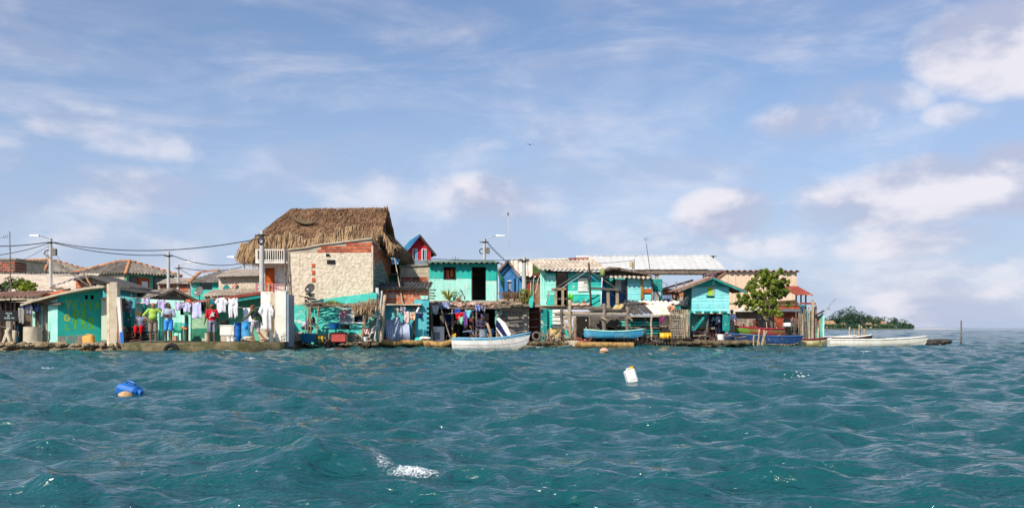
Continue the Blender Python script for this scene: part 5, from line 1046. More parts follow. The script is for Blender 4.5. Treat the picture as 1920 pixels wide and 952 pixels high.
for k in range(1, 4): WH.box('shutter_board', 1084.3, 521 + 5.7 * k, 1101.7, 521.5 + 5.7 * k, -.054, -.05, m_woodlt, parent=sh_)
roof(WH, WH.p(1012, 506.5, -.6), WH.p(1137, 505.5, -.6), Vector((-.55, 2.6, .0)) + Vector((0, 0, WH.p(1010, 487, 2).z - WH.p(1010, 506.5, -.6).z)), lambda u: 2.7, m_tilelt, pitch=.24, amp=.055, chunk=1., row=.9)
WH.beam('ridge_cap', (1008, 486, 2.), (1066, 485, 2.), .25, .08, m_whmetal); WH.beam('ridge_cap', (1066, 485.5, 1.9), (1104, 484, 1.9), .22, .1, m_redroof); WH.beam('fascia', (1036, 506, -.55), (1128, 508, -.5), .04, .1, m_white); WH.beam('eave_beam', (1022, 509, -.1), (1128, 510, -.1), .1, .1, m_wooddk)
W2 = T('wooden_house', 'aqua board house with small orange pane under a low rippled roof', 'house', 1180, 645, 56)
planks(W2, 1175, 1222, 520, 573, 0, m_aq, 10, [(1207, 541, 1222, 549)]); planks(W2, 1128, 1175, 522, 575, .7, m_blue, 9); planks(W2, 1136, 1172, 520, 545, .66, m_tw, 4)
W2.box('curtain', 1152, 523, 1165, 545, .55, .62, m_paintw); W2.box('curtain', 1166, 524, 1173, 545, .55, .62, m_plgrey); W2.box('orange_sign', 1150, 524, 1154, 532, .5, .54, m_orange); W2.box('dark_post', 1150, 520, 1153, 560, .45, .5, m_wooddk)
pn = W2.box('orange_pane', 1207, 541, 1222, 549, -.03, .02, m_orange); W2.box('pane_edge', 1206, 540, 1208, 562, -.05, .01, m_wood, parent=pn); W2.box('ochre_post', 1201.5, 520, 1205.5, 560, -.09, -.03, M('ochre_post', '#c08a3a', '#9a6a2a', rnd=0)); W2.box('corner_post', 1221, 518, 1224, 572, -.05, .04, m_wood); W2.box('corner_post', 1173.5, 520, 1176, 572, -.05, .04, m_wooddk)
roof(W2, W2.p(1130, 520.5, -.5), W2.p(1226, 522, -.5), (-.1, 2., .30), lambda u: .95, m_tilelt, pitch=.26, amp=.055, row=1.); W2.poly('upper_roof', [(1128, 507), (1142, 500), (1160, 501), (1222, 514), (1222, 518), (1160, 506), (1142, 505), (1128, 511)], .3, 2.6, m_wood); W2.poly('gable_boards', [(1130, 510), (1142, 504), (1215, 516), (1215, 520), (1130, 518)], .9, 1., m_greywood)
for k in range(12): a = 1130 + k * 7; W2.pole('roof_stick', (a, 508 - (4 if 1138 < a < 1165 else 0) + max(0, a - 1165) * .15, .25), (a + 20, 505 + max(0, a - 1150) * .15, .4), .025, .02, m_wooddk)
xr = W2.x(1222); MB().box((xr - .05, .05, W2.z(573)), (xr, 3, W2.z(520))).build('wall', m_tealdk, W2); W2.box('back_wall', 1120, 515, 1218, 575, 3, 3.1, m_dark)
W2.box('green_box', 1224, 523, 1242, 546, .5, 1.2, m_tealdk, bevel=.02); [W2.pole('green_leg', (a, 575, .6), (a, 530, .6), .035, .035, m_tealdk) for a in (1226, 1241)]; W2.pole('green_brace', (1226, 540, .5), (1246, 566, .5), .04, .04, m_tealdk)
# props and rails in front of both houses
PF = T('porch_frame', 'weathered timber posts and slanting props before the teal board houses', 'frame', 1110, 577, 54)
for a, b, r0, m_ in (((1108, 577, 0), (1104, 493, 0), .06, m_wooddk), ((1035, 545, .3), (1097, 505, .2), .035, m_greywood), ((1045, 545, .2), (1102, 508, .1), .03, m_plgrey), ((1106, 508, 0), (1172, 551, 0), .035, m_greywood), ((1104, 514, 0), (1160, 562, .3), .025, m_plltbl), ((1127, 575, 0), (1129, 520, 0), .03, m_paintw), ((1030, 545, .3), (1024, 570, .3), .03, m_woodlt)): PF.pole('prop', a, b, r0, r0 * .9, m_)
for a, b, c, d2, m_ in ((1042, 541, 1060, 575, m_woodlt), (1055, 543, 1060, 575, m_woodlt)): PF.beam('post', (a, 542, .1), (a, 575, .1), .14, .12, m_)
PF.beam('rail', (1034, 542.5, .1), (1061, 541, .1), .12, .12, m_stick); PF.beam('rail', (1044, 560, .15), (1063, 560, .15), .08, .1, m_greywood); PF.beam('rail', (1108, 540, -.05), (1160, 543, -.05), .1, .12, m_greywood)
for a in (1140, 1157): PF.beam('post', (a, 544, .1), (a + .5, 577, .1), .16, .14, m_woodlt)
t = T('plastic_chair', 'bright green plastic chair beside the dark doorway on the deck', 'chair', 1071, 573, 54.6)
m_pg = m_plgreen; [t.pole('leg', (a, 573, y), (a + (.6 if a < 1070 else -.6), 561, y), .02, .02, M('chair_leg', '#6b3030', rnd=0), wob=0) for a in (1067.5, 1074) for y in (0, .35)]
t.box('seat', 1066, 560, 1075.5, 562, -.05, .42, m_pg, bevel=.01); mb = MB(); g = [[t.p(1065.5 + 9 * i / 6, 561 - 10.5 * j / 3 + (2 if i in (0, 6) and j == 3 else 0), .42 - .1 * abs(i - 3) / 3 + .06 * j / 3) for j in range(4)] for i in range(7)]; mb.sheet(g, .03, (0, -1, 0)).build('backrest', m_pg, t, smooth=True)
t = T('round_buoy', 'yellow green round buoy hanging at the eave between the board houses', 'buoy', 1129, 520, 54.3); mb = MB().lathe(t.p(1130, 518, 0), [(.03, .0), (.1, .04), (.13, .1), (.13, .3), (.1, .38), (.03, .42)], 18).build('float', M('lime_plastic', '#8a9850', '#747f40', rnd=0, rough=.5), t, smooth=True); MB().tube([t.p(1130, 505.5, 0), t.p(1130, 502, 0)], .02).build('rope', m_wood, t)
t = T('folded_net', 'pile of pale folded net and bags on the teal deck edge', 'net', 1085, 574, 54.4); mb = MB()
for k in range(14): mb.ball(t.p(1068 + k * 2.6, 571.5 + random.uniform(-.8, .8), random.uniform(0, .2)), (.17, .15, .09), 8, 5)
mb.build('net', M('pinkish_net', '#d8b8a0', '#c0a08a', rnd=0, bump=.8), t, smooth=True); t.poly('dark_basket', [(1078, 569), (1079, 564), (1084, 562), (1089, 565), (1090, 569)], .2, .4, m_tealdk); t.poly('red_bag', [(1091, 569), (1095, 561), (1099, 569)], .1, .3, m_brick2)
# deck with hanging walkway and lower storey
DW = T('timber_deck', 'long weathered timber deck with posts over the plank shed', 'deck', 1100, 645, 52.6)
for (a, b, c, d2, w_, m_) in ((1012, 577, 1135, 576, .12, m_wood), (1045, 586, 1180, 586, .12, m_woodlt), (1040, 590, 1182, 592, .12, m_greywood), (1104, 580, 1180, 581, .1, m_greywood), (1112, 583, 1178, 584, .08, m_woodlt), (1010, 573.5, 1060, 573, .06, m_stick)): DW.beam('deck_board', (a, b, random.uniform(-.3, .1)), (c, d2, random.uniform(-.3, .1)), .2, w_, m_)
for k in range(9): a, b = random.uniform(1106, 1150), random.uniform(579, 588); DW.beam('deck_board', (a, b, random.uniform(0, 1.)), (a + random.uniform(20, 34), b + random.uniform(-1, 1), random.uniform(0, 1)), .2, .05, random.choice([m_greywood, m_wood]))
for a, tp, bt, r0, m_ in ((1069, 562, 642, .1, m_woodlt), (1132, 569, 640, .11, m_wood), (1176, 575, 640, .1, m_wood), (1054, 578, 642, .1, m_greywood), (1079, 595, 640, .1, m_stick), (1188, 582, 590, .05, m_wood)): DW.pole('post', (a, bt, -.25), (a + random.uniform(-.5, .5), tp, -.25), r0, r0 * .9, m_, wob=.12)
DW.beam('knee_brace', (1127, 594, -.4), (1140, 601, -.35), .12, .1, m_woodlt); DW.beam('knee_brace', (1178, 594, -.4), (1185, 601, -.35), .12, .1, m_woodlt)
for (a, b, c, d2, m_) in ((1053, 582, 1073, 596, m_woodlt), (1053, 602, 1073, 614, M('pinkwood', '#c8a898', rnd=0)), (1053, 611, 1074, 622, m_woodlt), (1053, 598, 1070, 595, m_stick), (1052, 626, 1071, 638, m_woodlt), (1060, 618, 1065, 634, m_teal)): DW.beam('slanting_board', (a, b, -.3), (c, d2, -.28), .03, .14, m_)
DW.box('foundation_block', 1056, 638, 1088, 650, -.35, .6, m_conclt, bevel=.03)
for a, b in ((1147, 575), (1156, 574)): DW.poly('loose_board', [(a, b + 5), (a + 8, b - 5), (a + 14, b - 3), (a + 6, b + 7)], -.1, .0, M('yellow_board', '#d8c08a', '#c4a870', rnd=.1))
PS = T('plank_shed', 'grey plank shed with a dark hatch under the timber deck', 'shed', 1130, 642, 54)
planks(PS, 1106, 1160, 592, 632, 0, m_greywood, 4, [(1138, 615, 1153, 640)], gap=1.5); PS.box('hatch_backing', 1080, 590, 1162, 645, .6, .7, m_dark); PS.box('dark_door', 1082, 594, 1105, 640, .2, .3, m_dark); [PS.box('bolt_plate', a, b, a + 2, b + 2.4, .18, .2, m_paintw) for a, b in ((1098, 599), (1098, 613))]; PS.box('jamb', 1104, 592, 1107, 640, -.04, .02, m_wood)
PS.beam('hatch_frame', (1137, 611, -.05), (1156, 614, -.05), .05, .06, m_stick); PS.beam('hatch_frame', (1138, 614, -.05), (1137, 628, -.05), .05, .06, m_stick); PS.beam('hatch_frame', (1155, 614, -.05), (1152, 628, -.05), .06, .06, m_stick)
TP = T('slatted_wall', 'peeling teal slatted wall right of the grey plank shed', 'wall', 1195, 642, 53.8)
for k in range(7): TP.beam('slat', (1160, 598 + k * 5.4, random.uniform(-.03, .03)), (1238, 598 + k * 5.2 + random.uniform(-1, 1), random.uniform(-.03, .03)), .03, .1, m_teal if k % 3 else m_greywood)
TP.box('backing', 1158, 594, 1240, 645, .5, .55, m_dark); [TP.pole('upright', (a, 636, .03), (a, 595, .03), .02, .02, m_woodlt) for a in (1172, 1190, 1210)]
TS = T('striped_wall', 'mint and cream slatted wall end beside the slanting boards', 'wall', 1035, 645, 53.6)
planks(TS, 1026, 1038, 580, 640, 0, m_tw, 11); planks(TS, 1036, 1054, 580, 640, -.08, m_white, 8, gap=4); TS.box('yellow_panel', 1031, 614, 1052, 636, -.14, -.1, M('yellow_stained', '#e0cc94', '#c9ac6a', ns=3, stain='#8a7040', samt=.5, ss=2, rnd=0)); TS.box('green_pillar', 1014, 578, 1026, 640, -.2, .2, m_tealdk); TS.box('backing', 1025, 578, 1056, 642, .4, .5, m_dark); [TS.pole('twig', (1029, 634 - k, -.2), (1050, 612 + k, -.25), .025, .02, m_stick) for k in (0, 3)]
# low corrugated roof over the slatted wall
LR = T('lean_to_roof', 'sagging lean-to of dark and cream corrugated sheets before the aqua house', 'lean-to', 1205, 600, 53.4)
for l, r, b, m_, n in ((1160, 1212, 590, m_tiledk, 3), (1210, 1262, 592, m_tilewh, 3)):
    roof(LR, LR.p(l + 12, b, -.3), LR.p(r + 12, b, -.3), (-.5, 1.0, .66), lambda u: 1.15, m_, pitch=.24, amp=.04, chunk=.55, row=.8, jit=.04)
for l, r, b, m_ in ((1156, 1200, 577, m_tiledk), (1204, 1258, 577, m_tilewh)): roof(LR, LR.p(l + 8, b, .6), LR.p(r + 6, b, .6), (-.45, 1.0, .55), lambda u: .85, m_, pitch=.24, amp=.04, chunk=.55, row=.8, jit=.04)
LR.poly('red_scrap', [(1198, 568), (1210, 566), (1214, 570), (1200, 572)], .5, .6, m_redroof); LR.beam('edge_pole', (1168, 594, -.4), (1292, 588, -.4), .07, .06, m_woodlt); [LR.pole('post', (a, 642, -.4), (a, b, -.4), .06, .05, m_woodlt) for a, b in ((1222, 592), (1289, 580))]
# ------------------------------------------------------------------ terrace clutter between aqua house and stilt hut
TR = T('back_terrace', 'cluttered terrace with orange brick parapet left of the stilt hut', 'terrace', 1265, 640, 58)
TR.facade('wall', 1240, 1300, [(1240, 541), (1300, 541)], 640, [], .6, .15, m_mortar); brick_wall(TR, (TR.x(1242, .6), .6, TR.z(556)), (1, 0, 0), 1.7, .45, [m_brick1], .35, .15)
TR.poly('roof_beam', [(1238, 541), (1300, 523), (1300, 527), (1238, 545)], .2, .5, m_wooddk); TR.box('blue_tarp', 1236, 553, 1260, 566, .2, .3, M('blue_ribbed', '#5a6c94', '#8fa0bc', ns=6, stretch=(3, 1, .2), rnd=0)); TR.box('teal_counter', 1264, 572, 1296, 586, -1.6, -1., m_tealdk); TR.box('counter_rail', 1262, 566, 1296, 570, -1.7, -.9, m_white); [TR.pole('post', (a, 590, -.3), (a + .5, 528 + k, -.3), .05, .045, m_wood) for k, a in enumerate((1267, 1282, 1291))]
t = T('coiled_cable', 'black coil of rope hanging on the terrace post', 'coil', 1267, 560, 56.5); torus(torus(MB(), t.p(1267, 556, 0), .2, .03, (.1, -.95, .2)), t.p(1266, 555, -.05), .15, .03, (-.1, -.95, .1)).build('coil', m_black, t, smooth=True)
t = T('rope_bundle', 'bundle of white ropes hanging beside the stilt hut', 'ropes', 1289, 570, 55.5); mb = MB()
for k in range(9): a = random.uniform(-4, 6); mb.tube([t.p(1296 + a * .2, 553, 0), t.p(1289 + a, 558 + random.uniform(-2, 2), random.uniform(-.1, .1)), t.p(1284 + a, 568, random.uniform(-.1, .1)), t.p(1286 + a * 1.2, 574 + random.uniform(-1, 2), 0)], .035, 6)
mb.build('rope', m_white, t, smooth=True)
t = T('bag_row', 'row of pale net bags and floats on the terrace counter', 'bags', 1272, 570, 55.8); mb = MB()
for k in range(11): mb.ball(t.p(1258 + k * 3.3, 568 + random.uniform(-1.5, 1), random.uniform(-.1, .2)), (.15, .14, .12), 9, 6)
mb.build('bag', m_white, t, smooth=True)
t = T('pink_float_heap', 'heap of pinkish floats and rope on the cream lean-to roof', 'floats', 1258, 590, 53.2); mb = MB()
for k in range(12): mb.ball(t.p(1258 + random.uniform(-5, 9), 579 + random.uniform(-5, 6), random.uniform(0, .4)), random.uniform(.06, .13), 9, 6)
mb.build('float', M('pink_float', '#d0906e', '#c49a86', ns=4, rnd=0, island=.4), t, smooth=True)
# fish traps of wire
def wire_trap(label, px, py, D, w, h, dp):
    t = T('wire_trap', label, 'fish trap', px, py, D, group='stacked wire fish traps'); n = 6; mb = MB()
    for i in range(n + 1):
        x = -w / 2 + w * i / n
        for y in (0, dp): mb.tube([(x, y, 0), (x, y, h)], .009, 4)
        mb.tube([(x, 0, h), (x, dp, h)], .009, 4)
    for j in range(5):
        z = h * j / 4
        for y in (0, dp): mb.tube([(-w / 2, y, z), (w / 2, y, z)], .009, 4)
        for x in (-w / 2, w / 2): mb.tube([(x, 0, z), (x, dp, z)], .009, 4)
    mb.build('wire_mesh', m_conclt, t, kind='stuff'); mb = MB()
    for a in ((-w / 2, 0), (w / 2, 0), (-w / 2, dp), (w / 2, dp)): MB().tube([(a[0], a[1], -.01), (a[0], a[1], h + .02)], .018, 5).build('corner_post', m_woodlt, t)
    mb = MB()
    for k in range(26): p = Vector((random.uniform(-w / 2, w / 2) * .8, random.uniform(.1, dp - .1), random.uniform(.05, h * .8))); mb.tube([p, p + Vector((random.uniform(-.2, .2), random.uniform(-.1, .1), random.uniform(-.15, .15)))], .02, 5)
    mb.build('rope_tangle', random.choice([m_wood, m_conc, m_greywood]), t, kind='stuff'); return t
zb0 = .36
for k, (px, w_, l) in enumerate(((1271, .72, 'lowest wire fish trap of the stack beside the yellow drum'), (1270, .7, 'middle wire fish trap of the stack beside the yellow drum'), (1268, .66, 'topmost wire fish trap of the stack beside the yellow drum'))):
    t = wire_trap(l, px, 640, 52.9, w_, .52, .5); t.o.location.z = zb0 + k * .55
t = wire_trap('tall narrow wire fish trap against the stilt hut post', 1287, 640, 53, .3, 1.6, .4); t.o.location.z = zb0
t = T('white_board', 'cream board behind the wire fish traps', 'board', 1250, 640, 53.7); t.box('board', 1236, 592, 1262, 612, 0, .05, m_cream); t.box('board', 1256, 590, 1285, 600, .1, .15, m_paintw)
t = T('yellow_drum', 'yellow plastic drum lying beside the wire fish traps', 'drum', 1249, 638, 52.8); t.o.location.z = .36; MB().lathe((-.3, .25, .2), [(.18, 0), (.2, .03), (.2, .18), (.21, .2), (.2, .22), (.2, .4), (.21, .42), (.2, .44), (.2, .57), (.18, .6)], 18, axis=(1, 0, 0)).build('body', m_plyel, t, smooth='auto')
t = T('wooden_float_deck', 'dark piled deck under the wire fish traps', 'deck', 1260, 645, 52.9); t.o.location.z = .3; mb = MB()
for k in range(9): t.beam('deck_board', (1236, 640.5, -.2 + k * .12), (1296, 640.5, -.2 + k * .12), .11, .05, m_wooddk)
for k in range(26): a = 1160 + k * 5.3; t.pole('pile', (a, 655, random.uniform(-.3, .3)), (a + random.uniform(-1, 1), 639 - random.uniform(0, 4), random.uniform(-.3, .3)), .05, .04, m_wooddk)
# ------------------------------------------------------------------ stilt hut
ST = T('stilt_hut', 'pale aqua gabled hut on green stilts with a lime shutter', 'hut', 1333, 642, 54.5)
planks(ST, 1297, 1367, 534, 583, 0, m_aq, 8, [(1326, 538, 1339, 554)])
ST.facade('gable', 1297, 1367, [(1297, 538), (1332, 521), (1367, 537)], 536.5, [], .01, .06, m_tealdk)
for k in range(14): a = 1300 + k * 4.8; ST.box('gable_board', a, 536 - max(0, 13 - abs(a + 2 - 1332) * .42) + 1.5, a + 4.2, 536.2, -.006, .008, m_tw)
ST.box('gable_rail', 1296, 535.5, 1368, 537.5, -.03, .0, m_tealdk)
sf = ST.box('shutter', 1326.5, 538.5, 1336, 553.5, -.03, .02, M('lime_paint', '#a8d048', '#94c038', rnd=0)); ST.box('shutter_frame', 1325, 537, 1339.5, 538.8, -.05, .02, m_conclt, parent=sf); ST.box('shutter_frame', 1336, 538.8, 1339.5, 554, -.04, .02, m_conclt, parent=sf); ST.box('shutter_sill', 1324, 553.5, 1340, 555.5, -.06, .02, m_tealdk, parent=sf)
xl, xr = ST.x(1297), ST.x(1367); zf, ze = ST.z(583), ST.z(536); dp = 2.6
MB().box((xl, .04, zf), (xl + .05, dp, ze)).build('wall', m_tealdk, ST); MB().box((xr - .05, .04, zf), (xr, dp, ze)).build('wall', m_tealdk, ST); MB().box((xl, dp, zf), (xr, dp + .05, ze)).build('wall', m_tealdk, ST); ST.box('floor', 1294, 583, 1370, 586, -.1, dp, m_tealdk)
for k in range(5): ST.box('joist_end', 1300 + k * 16, 583.5, 1304 + k * 16, 587, -.16, -.1, m_mint)
ap = ST.p(1332, 520, 0)
for e in (ST.p(1268, 544.5, 0), ST.p(1396, 547, 0)):
    dx, dz = ap.x - e.x, ap.z - e.z; p0, p1 = Vector((e.x, -.5, e.z)), Vector((e.x, dp + .4, e.z))
    if dx > 0: p0, p1 = p1, p0
    roof(ST, p0, p1, (dx, 0, dz), lambda u: math.hypot(dx, dz), m_rust, pitch=.2, amp=.03, row=2); MB().beam((e.x, -.48, e.z - .06), (ap.x, -.48, ap.z - .06), .05, .1).build('barge_board', m_wood if dx > 0 else m_tealdk, ST)
for a, b, y in ((1292, 640, 0), (1365, 625, .1), (1365, 640, 1.4), (1300, 640, 2.4), (1360, 640, 2.4)): ST.pole('stilt', (a, b, y), (a, 586, y), .085, .085, m_tealdk, wob=.05)
ST.box('stilt_panel', 1355, 587, 1368, 620, .0, .1, m_tealdk); ST.pole('inner_post', (1326, 642, .3), (1328, 586, .3), .06, .06, m_wood); ST.pole('pier', (1363, 645, 0), (1363, 622, 0), .09, .09, m_woodlt)
MB().beam(ST.p(1299, 622, .2), ST.p(1324, 588, .2), .25, .1).build('stair_stringer', m_tealdk, ST)
for k in range(6): ST.box('stair_tread', 1300 + k * 4, 614 - k * 5, 1308 + k * 4, 616 - k * 5, .1, .7, m_tealdk)
ST.box('back_screen', 1298, 588, 1330, 616, 1.8, 1.86, m_aq); ST.box('blue_screen', 1329, 588, 1362, 640, 1.9, 1.96, M('navy_screen', '#25406e', rnd=0)); ST.box('work_table', 1304, 613, 1340, 617, .6, 1.4, m_woodlt); ST.box('table_base', 1307, 617, 1338, 638, .8, 1.3, m_brick3)
t = T('bird_tank', 'dark reddish round tank lid on the ridge of the stilt hut', 'tank', 1337, 522, 56); MB().ball(t.p(1337, 518, 0), (.26, .26, .2), 14, 9).build('tank', M('brown_plastic', '#5a4044', '#4c363a', rough=.4, rnd=0), t, smooth=True)
t = T('dark_heap', 'dark heap of nets and purple cloth under the stilt hut', 'heap', 1312, 640, 54.2); mb = MB()
for k in range(60): rr = random.uniform(.08, .2); r_ = rock_mesh((rr, rr, rr * .8), k); p = t.p(1298 + random.uniform(0, 28), 636 - random.uniform(0, 13), random.uniform(-.2, .5)); mb.add([Vector(q) + p for q in r_.v], r_.f)
mb.build('nets', M('dark_net_heap', '#4a3a40', '#2f2a2a', ns=4, rnd=0, island=.5), t, kind='stuff')
bucket('white_sack', 'white bulging sack on the rubble below the stilt hut', 1351, 640, 53.3, .2, .38, m_plwhite, 'sack', 1.1, .3, handles=False)
# ------------------------------------------------------------------ large halls behind
HL = T('long_hall', 'open hall under a long white metal roof behind the wooden houses', 'hall', 1230, 640, 84)
a, b = HL.p(1120, 506, 0), HL.p(1360, 505, 0); c = HL.p(1345, 479, 4.2); Sv = Vector((0, 4.2, c.z - a.z)); sl = Sv.length; LL = b.x - a.x
roof(HL, (HL.x(1085), 0, a.z), b, Sv, lambda u: sl * min(1, (LL + a.x - HL.x(1085) - u + .35) / .9), m_whmetal, pitch=.55, amp=.01, chunk=1.1, row=6, jit=.004)
roof(HL, (b.x, 8.4, a.z), (HL.x(1085), 8.4, a.z), (0, -4.2, c.z - a.z), lambda u: sl, m_whmetal, pitch=.5, amp=.011, chunk=2, row=6, jit=.004)
HL.box('eave_beam', 1085, 506.5, 1359, 513, .1, .3, m_wood); HL.box('inner_beam', 1085, 506, 1356, 512, 7.6, 7.8, m_wooddk); HL.box('ridge_strip', 1103, 479.6, 1345, 480.6, 3.9, 4., m_metal)
for a_ in (1150, 1232, 1322, 1341): HL.box('column', a_ - 3, 512, a_ + 3, 640, .3, .7, m_conc)
CW = T('cream_warehouse', 'large plain cream warehouse with a thin corrugated roof edge', 'warehouse', 1420, 640, 72)
CW.facade('wall', 1345, 1494, [(1345, 519), (1365, 508), (1494, 507)], 640, [], 0, .2, m_cream); [CW.box('seam', a, 508, a + .8, 575, -.01, 0, m_conclt) for a in (1365, 1379, 1437)]
MB().box((CW.x(1345), .2, CW.z(640)), (CW.x(1345) + .2, 8, CW.z(519))).build('wall', m_cream, CW); roof(CW, CW.p(1361, 508, -.3), CW.p(1501, 508.5, -.3), (0, 8.5, .1), lambda u: 8.5, m_rust, pitch=.42, amp=.06, chunk=2, row=9)
CW.poly('verge', [(1342, 521), (1362, 508), (1366, 508), (1346, 523)], -.1, .1, m_rust); CW.box('base_band', 1345, 566, 1494, 569, -.06, 0, m_conclt)
RT = T('red_roof_porch', 'small porch with a red sloping roof on dark posts beside the warehouse', 'porch', 1505, 640, 66)
roof(RT, RT.p(1490, 553, -.5), RT.p(1525, 554, -.5), (-.5, 2.2, .75), lambda u: 2.3, m_redroof, pitch=.3, amp=.04, row=3)
for a, y in ((1493, 0), (1502, 0), (1511, 0), (1493, 1.6), (1511, 1.6)): RT.box('post', a - 1, 552, a + 1.4, 640, y, y + .1, m_tealdk)
RT.box('room', 1497, 572, 1512, 600, .1, 1.2, M('slate_blue', '#3a5a6c', '#304c5c', rnd=0)); RT.box('window', 1498, 574, 1506, 580, .05, .1, m_plltbl); RT.beam('red_beam', (1500, 568.5, -.3), (1529, 569, -.3), .12, .12, m_redroof)
RB = T('brick_shack', 'weathered red plank and brick shack behind the tree trunk', 'shack', 1470, 640, 62); planks(RB, 1452, 1500, 572, 614, 0, m_brick2, 5, gap=1.); RB.box('backing', 1448, 575, 1502, 640, .2, .3, m_brick3); RB.box('metal_eave', 1452, 579, 1501, 584, -.4, -.05, m_metal); RB.poly('thatch_top', [(1448, 571), (1455, 564), (1492, 562), (1500, 571)], -.1, .6, m_thatchbase)
t = T('low_wall_hut', 'low mottled block hut with a white slab top behind the boats', 'hut', 1415, 640, 60); t.facade('wall', 1380, 1452, [(1380, 584), (1452, 584)], 640, [], 0, .2, M('mottled_block', '#a8988c', '#7a6e66', ns=3, rnd=0, bump=.6, stain='#55504a', samt=.6, ss=2)); t.box('slab', 1376, 581, 1426, 584, -.4, .4, m_white); [t.box('roof_block', a, 575 + (k % 2), a + 8, 581, -.1, .3, m_white, bevel=.03) for k, a in enumerate((1388, 1398, 1407, 1416))]; t.box('doorway', 1412, 600, 1420, 622, -.03, .02, m_brick3); t.box('pale_panel', 1400, 598, 1405, 622, -.04, 0, m_conclt)
mb = MB()
# tree
def tree(name, label, px, py, D, trunk, blobs, n, size, mat, cat='tree', group=None, tr=.1):
    t = T(name, label, cat, px, py, D, group=group); tk = MB(); top = t.p(*trunk[-1])
    pts = [t.p(*q) for q in trunk]; tk.tube(pts, [tr * (1 - .5 * i / (len(pts) - 1)) for i in range(len(pts))], 8); cr = MB()
    for (bx, by, r_) in blobs:
        c = t.p(bx, by, random.uniform(-.6, .6) * r_ / F * D * .9); rr = r_ / F * D; tk.tube([pts[-2], pts[-1].lerp(c, .5) + Vector((0, 0, -.1)), c], [tr * .5, tr * .3, tr * .12], 6)
        for _ in range(16): leaves(cr, c + Vector((random.gauss(0, .62), random.gauss(0, .62), random.gauss(0, .5))) * rr, rr * random.uniform(.16, .42), max(3, int(n * r_ / 16)), size, shell=.2)
    tk.build('trunk', m_bark, t, smooth=True); cr.build('crown', mat, t); return t
tree('shore_tree', 'round leafy green tree growing beside the stilt hut', 1444, 640, 58, [(1446, 640, 0), (1447, 610, .05), (1446, 590, 0), (1440, 565, .1)],
     [(1440, 512, 12), (1452, 520, 14), (1428, 528, 13), (1465, 530, 12), (1442, 536, 16), (1415, 545, 12), (1460, 548, 14), (1432, 556, 15), (1398, 558, 11), (1449, 566, 15), (1418, 566, 13), (1468, 550, 10), (1392, 566, 10), (1436, 582, 12), (1456, 584, 10), (1472, 545, 6), (1402, 540, 5), (1407, 572, 10)], 95, .085, m_leaf, tr=.12)
# stick fence at the point
SF = T('stick_fence', 'uneven fence of weathered boards and poles with teal remnants at the point', 'fence', 1520, 640, 57.5)
for k in range(26):
    a = 1483 + k * 2.35 + random.uniform(-.5, .5); tp = random.uniform(584, 600) - (10 if 1500 < a < 1530 else 0)
    SF.beam('paling', (a, 637, random.uniform(-.2, .25)), (a + random.uniform(-1, 1), tp, random.uniform(-.2, .25)), random.uniform(.05, .1), .04, random.choice([m_wood, m_woodlt, m_greywood, m_wood, m_wooddk, m_woodlt, m_teal]))
for a, b, w_, m_ in ((1523, 562, .12, m_woodlt), (1529, 572, .09, m_wood), (1527, 575, .08, m_wooddk), (1543, 588, .1, m_mint)): SF.beam('tall_post', (a, 637, -.1), (a + 1, b, -.1), w_, w_ * .7, m_)
SF.box('patched_panel', 1531, 592, 1541, 636, .0, .05, m_rust); SF.beam('lashing', (1528, 592, -.2), (1545, 582, -.2), .1, .08, m_wooddk); SF.pole('leaning_pole', (1537, 592, -.2), (1567, 560, -.3), .025, .015, m_metal)
for k in range(9):
    a = 1443 + k * 5; o = SF.beam('paling', (a, 634, .4), (a + random.uniform(-1, 1), random.uniform(600, 612), .4), .07, .04, random.choice([m_wood, m_wooddk, m_brick3]))
t = T('outboard_motor', 'white and black outboard motor standing before the red plank shack', 'motor', 1478, 625, 56.5); t.box('cowl', 1471, 604, 1484, 613, -.1, .3, m_plwhite, bevel=.06); t.poly('cap', [(1471, 604), (1474, 596), (1480, 595), (1484, 604)], -.08, .28, m_black); t.box('leg', 1474, 613, 1481, 628, 0, .2, m_black)
# mooring stakes by the blue boat
t = T('stake_cluster', 'cluster of slanting driftwood stakes in the water before the blue boat', 'stakes', 1425, 648, 52.4)
for a, b in (((1411, 650), (1414, 628)), ((1420, 648), (1424, 617)), ((1421, 648), (1426, 626)), ((1427, 650), (1433, 618)), ((1430, 650), (1438, 620)), ((1428, 649), (1436, 622))): t.pole('stake', (a[0], a[1] + 6, 0), (b[0], b[1], random.uniform(-.2, .2)), .05, .04, m_woodlt)
